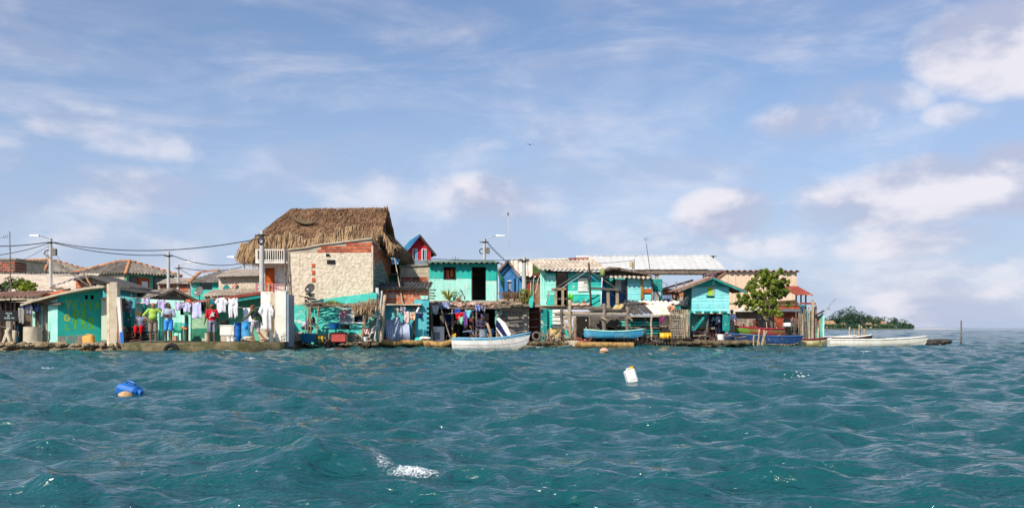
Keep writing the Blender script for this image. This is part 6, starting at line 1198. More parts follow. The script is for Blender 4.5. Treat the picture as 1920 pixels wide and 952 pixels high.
# ------------------------------------------------------------------ street poles, masts and wires
def street_pole(label, px, top, base, D, r0, lamp=None, box=False, name='utility_pole', arms=True):
    t = T(name, label, 'pole', px, base, D); a, b = t.p(px, base, 0), t.p(px, top, 0)
    MB().tube([a, b], [r0 * 1.15, r0 * .85], 12).build('shaft', m_polec, t, smooth='auto')
    if arms:
        z = b.z - .25; MB().tube([(a.x - r0 * 2.6, -.03, z), (a.x + r0 * 2.6, -.03, z)], r0 * .22, 8).build('insulator', m_black, t); MB().tube([(a.x, 0, z - .04), (a.x, 0, z + .04)], r0 * 1.1, 12).build('clamp', m_black, t)
    if box:
        MB().box((a.x + r0, -.12, b.z - 1.), (a.x + r0 + .24, .12, b.z - .6)).build('meter_box', m_block, t, bevel=.02); torus(MB(), (a.x - r0 * 1.4, -.05, b.z - .85), .16, .03, (.5, -.8, 0)).build('cable_coil', m_black, t, smooth=True)
    if lamp:
        s = lamp; k = D / 60 * 1.; MB().tube([(a.x, 0, b.z - .05), (a.x + s * .5 * k, 0, b.z + .12 * k), (a.x + s * .75 * k, 0, b.z + .16 * k)], .022 * k, 7).build('lamp_arm', m_metal, t)
        MB().hexa([(a.x + s * .7 * k, -.1, b.z + .12 * k), (a.x + s * 1.25 * k, -.06, b.z + .16 * k), (a.x + s * 1.25 * k, .06, b.z + .16 * k), (a.x + s * .7 * k, .1, b.z + .12 * k)], [(a.x + s * .7 * k, -.07, b.z + .22 * k), (a.x + s * 1.25 * k, -.04, b.z + .2 * k), (a.x + s * 1.25 * k, .04, b.z + .2 * k), (a.x + s * .7 * k, .07, b.z + .22 * k)]).build('lamp_head', m_plwhite, t)
    return t
P1 = street_pole('concrete street lamp pole rising behind the fuel shop', 95, 447, 640, 58, .105, -1, True)
P2 = street_pole('slim concrete pole between the green house and the courtyard', 316, 472, 640, 58, .1)
P3 = street_pole('shorter street lamp pole with cables right of the slim pole', 334, 496, 640, 66, .1, .8, arms=True)
P4 = street_pole('far street lamp pole left of the balcony house', 457, 487, 640, 70, .1, -.8)
P4b = street_pole('stubby far pole right beside the balcony', 473, 490, 640, 72, .1, box=True, arms=False)
P5 = street_pole('tall pale pole standing in front of the balconies', 491, 432, 640, 50.5, .135, box=False); torus(torus(MB(), P5.p(489, 452, -.15), .14, .025, (.3, -.9, 0)), P5.p(490, 450, -.15), .17, .02, (-.2, -.95, .1)).build('cable_coil', m_black, P5, smooth=True)
P6 = street_pole('street lamp pole rising behind the teal house', 908, 447, 640, 66, .12, 1, True)
P7 = street_pole('white pole with cable coils before the blue house', 982.5, 482, 640, 58, .13)
for s in (-1, 1): torus(MB(), P7.p(982.5 + s * 6, 487, -.1), .12, .02, (0, -.3, .95)).build('cable_coil', m_black, P7, smooth=True)
t = street_pole('short concrete stub with meter box before the white hall roof', 1188, 486, 640, 70, .1, arms=False); t.box('meter_box', 1181, 490, 1186, 501, -.2, -.05, M('cream_box', '#c8b98a', rnd=0))
t = T('antenna_mast', 'leaning rusty antenna mast at the far left above the shack', 'mast', 21, 645, 47); t.pole('mast', (21.5, 645, 0), (18, 434, 0), .035, .025, m_wood, wob=.1); t.beam('crossbar', (-10, 448, 0), (21, 442, 0), .025, .025, m_metal); [t.beam('element', (8 + k * 3, 447 - k * .5, 0), (6 + k * 4, 441 - k, .2), .015, .015, m_metal) for k in range(3)]; t.pole('guy_stick', (22, 530, 0), (2, 552, .2), .015, .015, m_metal); t.pole('guy_stick', (20, 538, 0), (8, 555, .2), .015, .015, m_metal)
t = T('antenna_mast', 'tall thin white mast behind the blue house', 'mast', 960, 640, 72); t.pole('mast', (961, 640, 0), (952.5, 400, 0), .028, .018, m_polec, wob=0); t.box('tip', 951, 398, 954.5, 404, -.05, .05, m_metal)
t = T('antenna_mast', 'slim leaning mast above the aqua board house roof', 'mast', 1218, 515, 62); t.pole('mast', (1220, 515, 0), (1210.5, 448, 0), .025, .02, m_metal, wob=0); [t.beam('element', (1206 + k, 446 + k * 2, 0), (1214 + k, 445 + k * 2, .1), .015, .015, m_metal) for k in range(3)]
t = T('roof_antenna', 'tiny aerial on the white hall roof', 'antenna', 1203, 482, 86); t.beam('boom', (1200, 480, 3.5), (1214, 481, 3.5), .03, .03, m_metal); t.beam('element', (1205, 483, 3.5), (1205, 476, 3.5), .03, .03, m_metal); t.beam('element', (1210, 482, 3.5), (1210, 479, 3.5), .03, .03, m_metal)
t = T('roof_antenna', 'small aerial standing on the teal house roof', 'antenna', 853, 489, 57); t.beam('boom', (845, 487, 0), (862, 485, 0), .03, .03, m_metal); t.beam('mast', (853, 490, 0), (854, 479, 0), .03, .03, m_metal); [t.beam('element', (848 + k * 5, 489, 0), (849 + k * 5, 481 + k, 0), .025, .025, m_metal) for k in range(3)]
t = T('roof_antenna', 'twig like aerial right of the green box terrace', 'antenna', 1248, 545, 60); t.beam('boom', (1240, 528, 0), (1254, 534, 0), .03, .03, m_metal); t.beam('mast', (1249, 532, 0), (1249, 550, 0), .03, .03, m_metal)
def cable(label, a, b, sag, r0=.018, n=14):
    A, B = W(*a), W(*b); pts = []
    for i in range(n + 1):
        u = i / n; pts.append(A.lerp(B, u) + Vector((0, 0, -sag * 4 * u * (1 - u))))
    tag(MB().tube(pts, r0, 5).build('power_cable', m_black, smooth=True, origin=A), label, 'cable', 'overhead cables', 'thing')
cable('thick cable from the left edge to the fuel shop street lamp', (-60, 459, 60), (92, 454, 58), .15, .028); cable('second cable sloping from the left edge to the fuel shop street lamp', (-60, 482, 60), (92, 456, 58), .2, .022)
cable('long upper cable from the fuel shop lamp to the tall pole at the balconies', (100, 454, 58), (489, 447, 50.5), .55, .024); cable('cable from the fuel shop lamp to the slim concrete pole', (100, 455, 58), (312, 478, 58), .25, .024)
cable('cable from the slim concrete pole to the far lamp by the balcony', (320, 478, 58), (455, 493, 70), .35, .024); cable('lower cable from the shorter lamp to the far lamp by the balcony', (337, 501, 66), (455, 500, 70), .25, .022); cable('drop cable from the shorter lamp to the low grey roof', (337, 503, 66), (372, 520, 64), .1, .018)
cable('thin service wire from the fuel shop lamp down to the cream roof', (92, 460, 58), (10, 500, 60), .1, .012); cable('thin guy wire right of the fuel shop lamp pole', (99, 462, 58), (122, 505, 62), .03, .01); cable('thin guy wire left of the fuel shop lamp pole', (91, 462, 58), (84, 500, 60), .0, .01)
cable('cable sloping from the lamp behind the teal house to the blue house', (911, 452, 66), (952, 492, 63), .1, .022); cable('thin wire from the lamp behind the teal house to the slim white mast', (911, 450, 66), (945, 484, 64), .05, .012)
cable('cable from the teal house roof to the white pole', (808, 485, 56), (979, 487, 58), .06, .018); cable('cable from the white pole to the wooden house roof', (986, 487, 58), (1060, 489, 60), .06, .018); cable('cable running along the white hall roof to the concrete stub', (1110, 493, 72), (1187, 488, 70), .05, .016)

# ------------------------------------------------------------------ laundry
def garment(label, style, l, tpx, r, b, D, mat, name='garment', cat='garment', group='laundry on the lines', seed=0):
    t = T(name, label, cat, (l + r) / 2, b, D, group=group); mb = MB(); sd_ = seed + l
    def strip(p00, p10, p11, p01, nu=8, nv=8, am=.03):
        A, B, C, D_ = [t.p(x, y, 0) for x, y in (p00, p10, p11, p01)]
        g = grid_plane(A, B, C, D_, nu, nv, lambda u, v, p: p + Vector((.02 * noise.noise(Vector((v * 3, sd_, u))), am * math.sin(u * 9 + sd_) * (.25 + v) + .05 * noise.noise(Vector((u * 4, v * 3, sd_))), -.05 * math.sin(u * 3.14 * 2) * (1 - v) * .3 - (.03 * math.sin(u * 7 + sd_)) * v)))
        mb.sheet(g, .016, (0, -1, 0))
    w, h = r - l, b - tpx; c = (l + r) / 2
    if style == 'towel': strip((l, tpx), (r, tpx), (r - w * .06, b), (l + w * .05, b - h * .05))
    elif style == 'tank': strip((l + w * .12, tpx), (r - w * .12, tpx), (r, b), (l, b)); 
    elif style == 'shirt': strip((l + w * .2, tpx), (r - w * .2, tpx), (r - w * .18, b), (l + w * .16, b)); strip((l + w * .22, tpx + h * .02), (l + w * .3, tpx + h * .26), (l + w * .1, tpx + h * .52), (l, tpx + h * .3), 4, 4); strip((r - w * .3, tpx + h * .26), (r - w * .22, tpx + h * .02), (r, tpx + h * .3), (r - w * .1, tpx + h * .5), 4, 4)
    elif style == 'pants': strip((l, tpx), (r, tpx), (r, tpx + h * .35), (l, tpx + h * .35)); strip((l, tpx + h * .33), (c + w * .02, tpx + h * .33), (c - w * .1, b), (l + w * .02, b - h * .06), 5, 7); strip((c - w * .02, tpx + h * .33), (r, tpx + h * .33), (r - w * .03, b - h * .1), (c + w * .12, b), 5, 7)
    elif style == 'rag': strip((l, tpx), (r, tpx + h * .12), (c + w * .22, b), (c - w * .25, b - h * .12), 7, 7, .05)
    mb.build('fabric', mat, t, smooth=True)
    for x in (l + w * .25, r - w * .25): p = t.p(x, tpx - .3, 0); MB().box(p + Vector((-.008, -.03, -.05)), p + Vector((.008, .03, .03))).build('peg', m_woodlt, t)
    return t
cw, cl, cn, cg = cloth_m('white', '#f1f0f2', '#e4e3ea'), cloth_m('lilac', '#cfc3e6', '#bdb0d8'), cloth_m('navy', '#2a3560', '#222b4e'), cloth_m('grey', '#a8a49c', '#8f8b84')
clv = cloth_m('lavender', '#d6d6f2', '#c4c6ea'); cb = cloth_m('black', '#22222a', '#18181e'); co = cloth_m('olive', '#6b6a48', '#57563a'); ct = cloth_m('teal', '#2a9aa0', '#24868c'); cr_ = cloth_m('red', '#d8232c', '#bd1c26'); cp_ = cloth_m('purple', '#8a5aa8', '#754a92'); ca = cloth_m('aqua', '#8fd8e8', '#78c8dc'); cm = cloth_m('mintcloth', '#9adcc0', '#84ccae'); cbl = cloth_m('blue', '#2f58b8', '#284ca0'); cstr = cloth_m('dark_striped', '#30344a', '#b8b8c4'); cor = cloth_m('orangecloth', '#d88a4a', '#e6d8c8'); cgr = cloth_m('greenprint', '#7aa06a', '#c8b8c0')
for a in (('grey towel hanging at the left end of the shop eave', 'towel', 34, 577, 46, 607, 45.1, cg), ('black and white striped shirt under the shop eave', 'shirt', 46, 571, 62, 590, 45.1, cstr), ('navy cloth under the shop eave beside the striped shirt', 'towel', 61, 571, 76, 585, 45.15, cn), ('bright blue rag folded over the eave above the grey towel', 'rag', 38, 570, 50, 579, 45.2, cbl),
          ('brown cloth hanging beside the blue footed post', 'towel', 226, 559, 235, 586, 45.5, cloth_m('brown', '#7a6450')), ('dark and white print cloth behind the blue footed post', 'rag', 233, 562, 249, 590, 45.6, cstr),
          ('small lilac cloth on the line left of the bald man', 'towel', 268, 559, 281, 571, 45.8, cl), ('pinkish lilac blouse on the line between the two standing men', 'shirt', 293, 562, 313, 580, 45.8, cl), ('crumpled lavender skirt right of the man in blue shorts', 'rag', 326, 566, 342, 583, 45.8, cl), ('lavender white shirt on the line', 'shirt', 340, 567, 360, 585, 45.8, clv), ('white lavender tank top hanging lowest in the courtyard', 'tank', 359, 567, 379, 597, 45.8, clv), ('black towel beside the white tank top', 'towel', 373, 566, 385, 584, 45.9, cb), ('olive cloth between the black towel and the man in red', 'towel', 386, 566, 394, 583, 45.9, co), ('small teal top above the man in red', 'shirt', 392, 560, 403, 575, 45.9, ct),
          ('white blouse spread wide on the line right of the man in red', 'shirt', 402, 558, 428, 586, 45.7, cw), ('long white trousers hanging beside the wide white blouse', 'pants', 428, 559, 446, 597, 45.7, cw), ('white sheet hanging behind the walking man', 'towel', 456, 577, 476, 619, 46.2, cw), ('large white shirt on the line against the white wall', 'shirt', 484, 568, 514, 620, 46.1, cw),
          ('pink and red cloth hung in the white window', 'rag', 638, 583, 650, 596, 49.3, cloth_m('pink', '#e06080', '#f0c8d0')), ('green print cloth on the line above the corrugated sheets', 'rag', 737, 576, 748, 594, 50.4, cgr), ('dark patterned cloth beside the green print cloth', 'rag', 749, 574, 761, 592, 50.4, cstr), ('white and red striped cloth on the turquoise wall line', 'towel', 758, 584, 768, 606, 50.3, cloth_m('redstripe', '#d8a0a0', '#f0ece8')), ('orange and white cloth on the turquoise wall line', 'towel', 769, 585, 779, 600, 50.3, cor), ('small navy and pink cloth at the right end of the turquoise wall line', 'rag', 780, 586, 794, 598, 50.3, cn),
          ('white long sleeve hanging at the left end of the scrap deck', 'rag', 808, 571, 824, 590, 52.6, cw), ('blue and white print cloth draped on the scrap deck edge', 'towel', 824, 567, 843, 578, 52.5, cloth_m('blueprint', '#3f62b0', '#e6e8f0')), ('dark blue trousers hanging deep in the undercroft', 'pants', 834, 586, 846, 614, 53.4, cn), ('blue shorts hanging above the red cloth', 'towel', 852, 579, 864, 590, 52.6, cbl), ('bright red cloth hanging in the undercroft', 'towel', 854, 586, 869, 598, 52.5, cr_), ('purple dress hanging beside the aqua shirt', 'towel', 868, 584, 877, 611, 52.5, cp_), ('aqua shirt on the line right of the purple dress', 'rag', 872, 580, 885, 597, 52.4, ca), ('mint rag hanging below the red cloth', 'rag', 860, 593, 870, 609, 52.4, cm), ('blue and white shorts near the pole ladder', 'pants', 891, 571, 901, 584, 52.5, cloth_m('bluecheck', '#4a6ac0', '#c0cae8')), ('dark and white rag beside the boat mast', 'rag', 902, 573, 912, 585, 52.5, cstr),
          ('purple flower print cloth hanging before the cream board', 'rag', 1235, 593, 1247, 606, 52.7, cloth_m('plum', '#9a3a7a', '#6a2a5a'))): garment(*a)
def line(label, pts, D, r0=.006):
    P = [W(a, b, D) for a, b in pts]; tag(MB().tube(P, r0, 5).build('clothesline', m_white, smooth=True, origin=P[0]), label, 'clothesline', None, 'thing')
line('clothesline with lilac and white clothes across the courtyard', [(224, 558), (258, 558), (300, 562), (345, 566), (372, 566), (400, 559), (430, 558)], 45.85); line('clothesline behind the walking man to the white wall', [(430, 572), (455, 577), (480, 577), (512, 568)], 46.15); line('clothesline in front of the turquoise wall', [(735, 577), (765, 585), (797, 587)], 50.35); line('clothesline under the scrap deck', [(806, 586), (840, 588), (880, 584), (912, 574)], 52.6)

# ------------------------------------------------------------------ people
def person(label, px, py, D, h, rz, skin, top, bottom, J=None, z=None, hair='#1a1512', hat=None, sleeve=.5, leg=.55, belly=0., shoes=None, skirt=False, bald=False, extras=None):
    t = T('person', label, 'person', px, py, D, rz)
    if z is not None: t.o.location.z = z
    k = h / 1.72
    j = dict(pelvis=(0, 0, .95), waist=(0, 0, 1.10), chest=(0, 0, 1.30), neck=(0, 0, 1.46), head=(0, -.02, 1.60), ls=(.19, 0, 1.41), rs=(-.19, 0, 1.41), le=(.25, .03, 1.13), re=(-.25, .03, 1.13), lw=(.26, -.05, .88), rw=(-.26, -.05, .88), lh=(.1, 0, .92), rh=(-.1, 0, .92), lk=(.11, -.02, .5), rk=(-.11, -.02, .5), la=(.11, .03, .09), ra=(-.11, .03, .09), look=(0, -1, 0))
    j.update(J or {}); V = {a: Vector(b) * (k if a != 'look' else 1) for a, b in j.items()}
    def limb(mb, pts, rs):
        full = []; rr = []
        for i in range(len(pts) - 1):
            for q in range(4): full.append(pts[i].lerp(pts[i + 1], q / 4)); rr.append((rs[i] + (rs[i + 1] - rs[i]) * q / 4) * k)
        full.append(pts[-1]); rr.append(rs[-1] * k); mb.tube(full, rr, 10); mb.ball(pts[0], rs[0] * k, 10, 7); mb.ball(pts[-1], rs[-1] * k, 10, 7)
        for i in range(1, len(pts) - 1): mb.ball(pts[i], rs[i] * k, 10, 7)
    def remesh(o, vs_): 
        m = o.modifiers.new('merge', 'REMESH'); m.mode = 'VOXEL'; m.voxel_size = vs_; m.use_smooth_shade = True
        s_ = o.modifiers.new('soft', 'SMOOTH'); s_.factor = .5; s_.iterations = 2
    def torso(mb, g):
        sh = (V['ls'] - V['rs']).normalized(); up = (V['neck'] - V['pelvis']).normalized(); fw = sh.cross(up).normalized(); rot = Matrix((sh, fw, up)).transposed()
        mb.ball(V['pelvis'], ((.165 + g) * k, (.12 + g) * k, .14 * k), 14, 9, rot); mb.ball(V['waist'] + (-fw * belly * .6 if (fw.y > 0) else fw * belly * .6), ((.15 + g + belly * .5) * k, (.115 + g + belly) * k, .17 * k), 14, 9, rot); mb.ball(V['chest'], ((.175 + g) * k, (.125 + g) * k, .2 * k), 14, 9, rot)
        limb(mb, [V['rs'], V['ls']], [.07 + g, .07 + g]); limb(mb, [V['waist'], V['chest']], [.12 + g, .13 + g]); return rot
    b = MB(); rot = torso(b, -.01); sk = M('skin_' + skin.strip('#'), skin, None, rough=.55, rnd=0, bump=.05, ns=8)
    for s in 'lr':
        sx = 1 if s == 'l' else -1; limb(b, [V[s + 's'], V[s + 'e'], V[s + 'w']], [.052, .041, .029]); limb(b, [V[s + 'h'], V[s + 'k'], V[s + 'a']], [.088, .058, .039])
        toe = V[s + 'a'] + Vector(j.get(s + 'toe', (0, -.17, -.055))) * k; limb(b, [V[s + 'a'] + Vector((0, .03, -.035)) * k, toe], [.04, .03])
        d = (V[s + 'w'] - V[s + 'e']).normalized(); pr = d.cross(Vector((0, 1, 0)));  pr = pr.normalized() if pr.length > .1 else Vector((1, 0, 0)); q = pr.cross(d).normalized(); hc = V[s + 'w'] + d * .06 * k
        b.ball(hc, (.028 * k, .028 * k, .05 * k), 8, 6, d.to_track_quat('Z', 'Y').to_matrix())
        for f in range(4): r0 = hc + d * .035 * k + q * (.03 - .02 * f) * k; ln = (.055, .068, .062, .05)[f] * k; b.tube([r0, r0 + d * ln * .6 + pr * .006 * sx, r0 + d * ln + pr * .018 * sx], [.0105 * k, .0095 * k, .008 * k], 6)
        th_ = hc + q * .03 * k; b.tube([th_ - d * .02 * k, th_ + q * .025 * k + d * .025 * k], [.012 * k, .009 * k], 6)
    # neck, skull, jaw, nose, ears
    lk = V['look'].normalized(); hd = V['head']; sd2 = lk.cross(Vector((0, 0, 1))).normalized(); hr = Matrix((sd2, -lk, Vector((0, 0, 1)))).transposed()
    limb(b, [V['neck'] - Vector((0, 0, .05 * k)), hd - Vector((0, 0, .04 * k))], [.058, .052]); b.ball(hd + Vector((0, 0, .025 * k)), (.08 * k, .1 * k, .108 * k), 14, 10, hr); b.ball(hd + lk * .03 * k - Vector((0, 0, .06 * k)), (.055 * k, .065 * k, .065 * k), 12, 8, hr)
    b.ball(hd + lk * .098 * k - Vector((0, 0, .012 * k)), (.016 * k, .02 * k, .026 * k), 8, 6, hr)
    for s in (-1, 1): b.ball(hd + sd2 * .077 * k * s, (.012 * k, .022 * k, .032 * k), 8, 6, hr)
    bo = b.build('body', sk, t, smooth=True); remesh(bo, .0105)
    for s in (-1, 1): MB().ball(hd + lk * .083 * k + sd2 * .03 * s * k + Vector((0, 0, .018 * k)), .012 * k, 8, 6).build('eye', m_dark, t)
    MB().ball(hd + lk * .088 * k - Vector((0, 0, .062 * k)), (.026 * k, .012 * k, .007 * k), 8, 5, hr).build('mouth', M('lip_' + skin.strip('#'), '#5a2c26', rnd=0), t)
    sm = MB(); torso(sm, .014)
    for s in 'lr':
        e = V[s + 's'].lerp(V[s + 'e'], min(1, sleeve * 2)); pts = [V[s + 's'], e] if sleeve <= .5 else [V[s + 's'], V[s + 'e'], V[s + 'e'].lerp(V[s + 'w'], (sleeve - .5) * 2)]
        if sleeve > 0: limb(sm, pts, [.075, .064] if sleeve <= .5 else [.075, .06, .045])
    o = sm.build('shirt', top, t, smooth=True); remesh(o, .014)
    pm = MB(); pm.ball(V['pelvis'] - Vector((0, 0, .01 * k)), (.182 * k, .14 * k, .13 * k), 14, 9, rot)
    if skirt: limb(pm, [V['lh'], V['lk'], V['lk'].lerp(V['la'], .5)], [.11, .1, .085]); limb(pm, [V['rh'], V['rk'], V['rk'].lerp(V['ra'], .5)], [.11, .1, .085])
    else:
        for s in 'lr':
            e = V[s + 'h'].lerp(V[s + 'k'], min(1, leg * 2)); limb(pm, [V[s + 'h'], e] if leg <= .5 else [V[s + 'h'], V[s + 'k'], V[s + 'k'].lerp(V[s + 'a'], (leg - .5) * 2)], [.108, .095] if leg <= .5 else [.108, .088, .085])
    o = pm.build('shorts' if not skirt else 'skirt', bottom, t, smooth=True); remesh(o, .014)
    hm = M('hair_' + hair.strip('#'), hair, None, rnd=0, rough=.8, bump=.6, bs=90)
    if not bald:
        q = MB(); q.ball(hd + Vector((0, 0, .045 * k)) - lk * .018 * k, (.084 * k, .096 * k, .088 * k), 14, 9, hr); q.ball(hd - lk * .045 * k, (.075 * k, .06 * k, .085 * k), 12, 8, hr); q.build('hair', hm, t, smooth=True)
    else:
        q = MB(); q.ball(hd - lk * .04 * k + Vector((0, 0, .0)), (.08 * k, .06 * k, .06 * k), 12, 8, hr); q.build('hair', hm, t, smooth=True)
    if hat:
        q = MB(); q.ball(hd + Vector((0, 0, .06 * k)), (.092 * k, .108 * k, .075 * k), 14, 8, hr); q.ball(hd + lk * .12 * k + Vector((0, 0, .055 * k)), (.07 * k, .08 * k, .012 * k), 12, 6, hr); q.build('cap', hat, t, smooth=True)
    if shoes:
        for s in 'lr': a_ = V[s + 'a']; MB().ball(a_ + Vector((0, -.07, -.07)) * k, (.05 * k, .14 * k, .03 * k), 12, 7).build('sandal', shoes, t, smooth=True)
    return t, V
gz = .385
person('bald man in a lime green shirt and brown shorts, one hand on his hip', 287, 641, 43.9, 1.72, 14, '#a06c50', M('lime_shirt', '#a6c65a', '#8fb048', rnd=0, bump=.3, bs=14), M('brown_shorts', '#8a7a6c', '#736458', rnd=0, bump=.3),
       dict(le=(.36, -.02, 1.30), lw=(.60, -.1, 1.36), re=(-.40, .06, 1.18), rw=(-.22, -.12, 1.0), look=(.35, -.9, -.15)), z=gz, hair='#8a8078', bald=True, belly=.07, leg=.5, shoes=m_plwhite)
person('man in grey shirt and bright blue shorts with his arms crossed', 316, 641, 43.9, 1.72, 10, '#6e4834', M('grey_shirt', '#aab4c4', '#98a2b4', rnd=0, bump=.3, bs=14), M('sky_blue_shorts', '#3f92e0', '#3684d0', rnd=0, bump=.3, bs=14),
       dict(le=(.26, -.06, 1.15), lw=(-.05, -.25, 1.2), re=(-.26, -.06, 1.15), rw=(.08, -.22, 1.16), look=(.8, -.55, -.1)), z=gz, leg=.42, shoes=m_plwhite)
person('seated woman in a striped grey top and red skirt on the timber pile', 264, 632, 45.2, 1.6, 0, '#6e4834', M('striped_top', '#8f94ac', '#5a6080', ns=8, stretch=(.3, 1, 5), rnd=0), cr_,
       dict(pelvis=(0, .1, .48), waist=(0, .08, .63), chest=(0, .05, .83), neck=(0, .04, .99), head=(-.01, .02, 1.13), ls=(.18, .05, .94), rs=(-.18, .05, .94), le=(.27, -.02, .68), re=(-.28, 0, .68), lw=(.14, -.25, .56), rw=(-.2, -.22, .54), lh=(.1, .08, .46), rh=(-.1, .08, .46), lk=(.14, -.34, .48), rk=(-.12, -.34, .48), la=(.14, -.36, .08), ra=(-.14, -.36, .08), look=(.4, -.9, -.1)), z=gz + .2, sleeve=0, skirt=True)
t_, V_ = person('man in a red shirt and striped shorts facing the courtyard', 397, 645, 43.6, 1.66, -155, '#744c36', M('red_shirt', '#c8202e', '#b01a28', rnd=0, bump=.3, bs=14), M('striped_shorts', '#4a4e60', '#b4b4bc', ns=7, stretch=(6, 1, .2), rnd=0),
       dict(look=(.55, -.83, 0), lw=(.3, -.02, .9), rw=(-.3, -.02, .9)), z=gz, leg=.5, bald=True, hair='#3a2a22')
MB().beam(V_['rs'] + Vector((.08, .135, -.05)), V_['waist'] + Vector((.12, .15, .02)), .035, .015, up=(0, 1, 0)).build('white_strap', m_paintw, t_); MB().prism([V_['chest'] + Vector((-.1, .15, -.12)), V_['chest'] + Vector((.1, .15, -.12)), V_['chest'] + Vector((0, .15, .1))], (0, .012, 0)).build('white_print', m_paintw, t_)
t_, V_ = person('man in olive shirt and dark vest walking barefoot along the quay', 478, 643, 44.8, 1.7, -105, '#9a6248', M('olive_shirt', '#6b6a44', '#5a5938', rnd=0, bump=.3, bs=14), M('print_shorts', '#d0c4bc', '#a898a0', ns=9, rnd=0),
       dict(pelvis=(0, .02, .93), chest=(0, -.06, 1.28), neck=(0, -.08, 1.43), head=(0, -.14, 1.55), ls=(.19, -.06, 1.38), rs=(-.19, -.06, 1.38), le=(.28, -.2, 1.16), lw=(.2, -.42, 1.06), re=(-.34, .1, 1.16), rw=(-.32, .16, .9), lk=(.08, -.12, .5), la=(.08, .0, .09), rk=(-.1, .1, .48), ra=(-.12, .42, .14), look=(.3, -.9, -.3)), z=gz, sleeve=.95, leg=.52, hair='#8a4a34')
q = MB(); q.ball(V_['chest'] + Vector((0, .03, -.08)), (.19, .145, .22), 14, 9); q.build('vest', M('dark_vest', '#2c3a48', '#22303c', rnd=0), t_, smooth=True)
t = T('carried_bag', 'bright blue plastic bag carried by the walking man', 'bag', 462, 612, 44.6); MB().ball((0, 0, 0), (.09, .09, .14), 12, 9).build('bag', M('bag_blue', '#1f8fe0', '#1a7fd0', rough=.35, rnd=0), t, smooth=True); MB().tube([(0, 0, .12), (.0, 0, .22)], [.03, .015], 6).build('bag_neck', M('bag_blue', '#1f8fe0'), t)
person('person in a pale lilac shirt bending over the blue wash tub', 577, 645, 48.95, 1.65, 78, '#6a4432', M('pale_lilac_shirt', '#c4bcd8', '#b0a8c8', rnd=0, bump=.3, bs=14), M('dark_shorts', '#3a4048', rnd=0),
       dict(pelvis=(0, .2, .55), waist=(0, .14, .68), chest=(0, -.06, .84), neck=(0, -.2, .92), head=(0, -.33, .94), ls=(.18, -.1, .88), rs=(-.18, -.1, .88), le=(.22, -.3, .72), re=(-.22, -.3, .72), lw=(.14, -.48, .58), rw=(-.14, -.48, .56), lh=(.1, .2, .52), rh=(-.1, .2, .52), lk=(.16, -.16, .5), rk=(-.16, -.16, .5), la=(.15, -.02, .09), ra=(-.15, -.02, .09), look=(0, -.75, -.6)), z=.52)
person('man in dark shirt and purple cap sitting behind the grey tub', 903, 640, 52.2, 1.7, 20, '#7a4a34', M('dark_plum_shirt', '#4a4258', '#3c3648', rnd=0, bump=.3, bs=14), M('dark_trousers', '#34363c', rnd=0),
       dict(pelvis=(0, .15, .5), waist=(0, .12, .66), chest=(0, .06, .88), neck=(0, .03, 1.05), head=(.03, -.02, 1.19), ls=(.19, .05, .99), rs=(-.19, .05, .99), le=(.26, -.08, .74), re=(-.3, -.08, .74), lw=(.06, -.32, .74), rw=(-.1, -.32, .72), lh=(.1, .1, .48), rh=(-.1, .1, .48), lk=(.16, -.3, .5), rk=(-.16, -.3, .5), la=(.16, -.3, .09), ra=(-.16, -.3, .09), look=(.3, -.8, -.4)), z=.4, sleeve=.95, hat=M('purple_cap', '#5a4a78', rnd=0), leg=.9)
person('person in a pale shirt and white cap standing behind the blue boat', 1372, 634, 55.5, 1.66, 30, '#8a5a44', M('pale_shirt', '#dcd6ec', '#c8c2dc', rnd=0, bump=.3), M('tan_trousers', '#a89884', rnd=0), dict(le=(.24, -.1, 1.14), lw=(.12, -.26, 1.0), re=(-.24, -.1, 1.14), rw=(-.08, -.28, 1.02), look=(-.3, -.9, -.1)), z=.36, hat=M('white_cap', '#f0e8e4', '#e0c0bc', rnd=0), leg=.9)
person('person in a pale blue shirt stooping in the shade under the stilt hut', 1346, 632, 55.2, 1.62, -40, '#3a241a', M('pale_blue_shirt', '#a8bcd4', '#94a8c4', rnd=0), M('navy_shorts', '#28304a', rnd=0), dict(chest=(0, -.14, 1.24), neck=(0, -.24, 1.37), head=(0, -.34, 1.45), ls=(.18, -.18, 1.32), rs=(-.18, -.18, 1.32), le=(.24, -.3, 1.1), re=(-.24, -.3, 1.1), lw=(.16, -.46, .94), rw=(-.16, -.46, .94), look=(0, -.8, -.5)), z=.34)
t = bucket('grey_tub', 'tall grey blue tub before the man in the purple cap', 906, 638, 51.6, .19, .5, m_plgrey, 'tub', 1.12, .44)
# courtyard furniture
t = T('timber_pile', 'dark pile of old timber beside the seated woman', 'timber', 256, 642, 45.4); t.o.location.z = gz
for k in range(46): y = random.uniform(-.5, .4); z_ = random.uniform(0, .75); x = random.uniform(-.75, .5) * (1.1 - z_); MB().beam((x - random.uniform(.2, .5), y, z_ * .85 + .04), (x + random.uniform(.2, .5), y + random.uniform(-.2, .2), z_ * .85 + .04 + random.uniform(-.1, .1)), random.uniform(.06, .14), random.uniform(.03, .06)).build('timber', random.choice([m_wooddk, m_wooddk, m_dark, m_brick3]), t)
def barrel(label, px, D, r, h, mat, z=gz):
    t = T('plastic_barrel', label, 'barrel', px, 640, D); t.o.location.z = z; MB().lathe((0, 0, 0), [(r * .88, 0), (r * .96, .03), (r, h * .3), (r * 1.03, h * .32), (r, h * .35), (r, h * .64), (r * 1.03, h * .66), (r, h * .69), (r * .97, h * .95), (r, h * .97), (r, h), (r * .85, h)], 22).build('body', mat, t, smooth='auto'); return t
barrel('dark blue plastic barrel beside the white crates', 445.5, 46.2, .17, .88, m_plblue); barrel('light blue plastic barrel behind the walking man', 463, 46, .25, .92, m_plltbl)
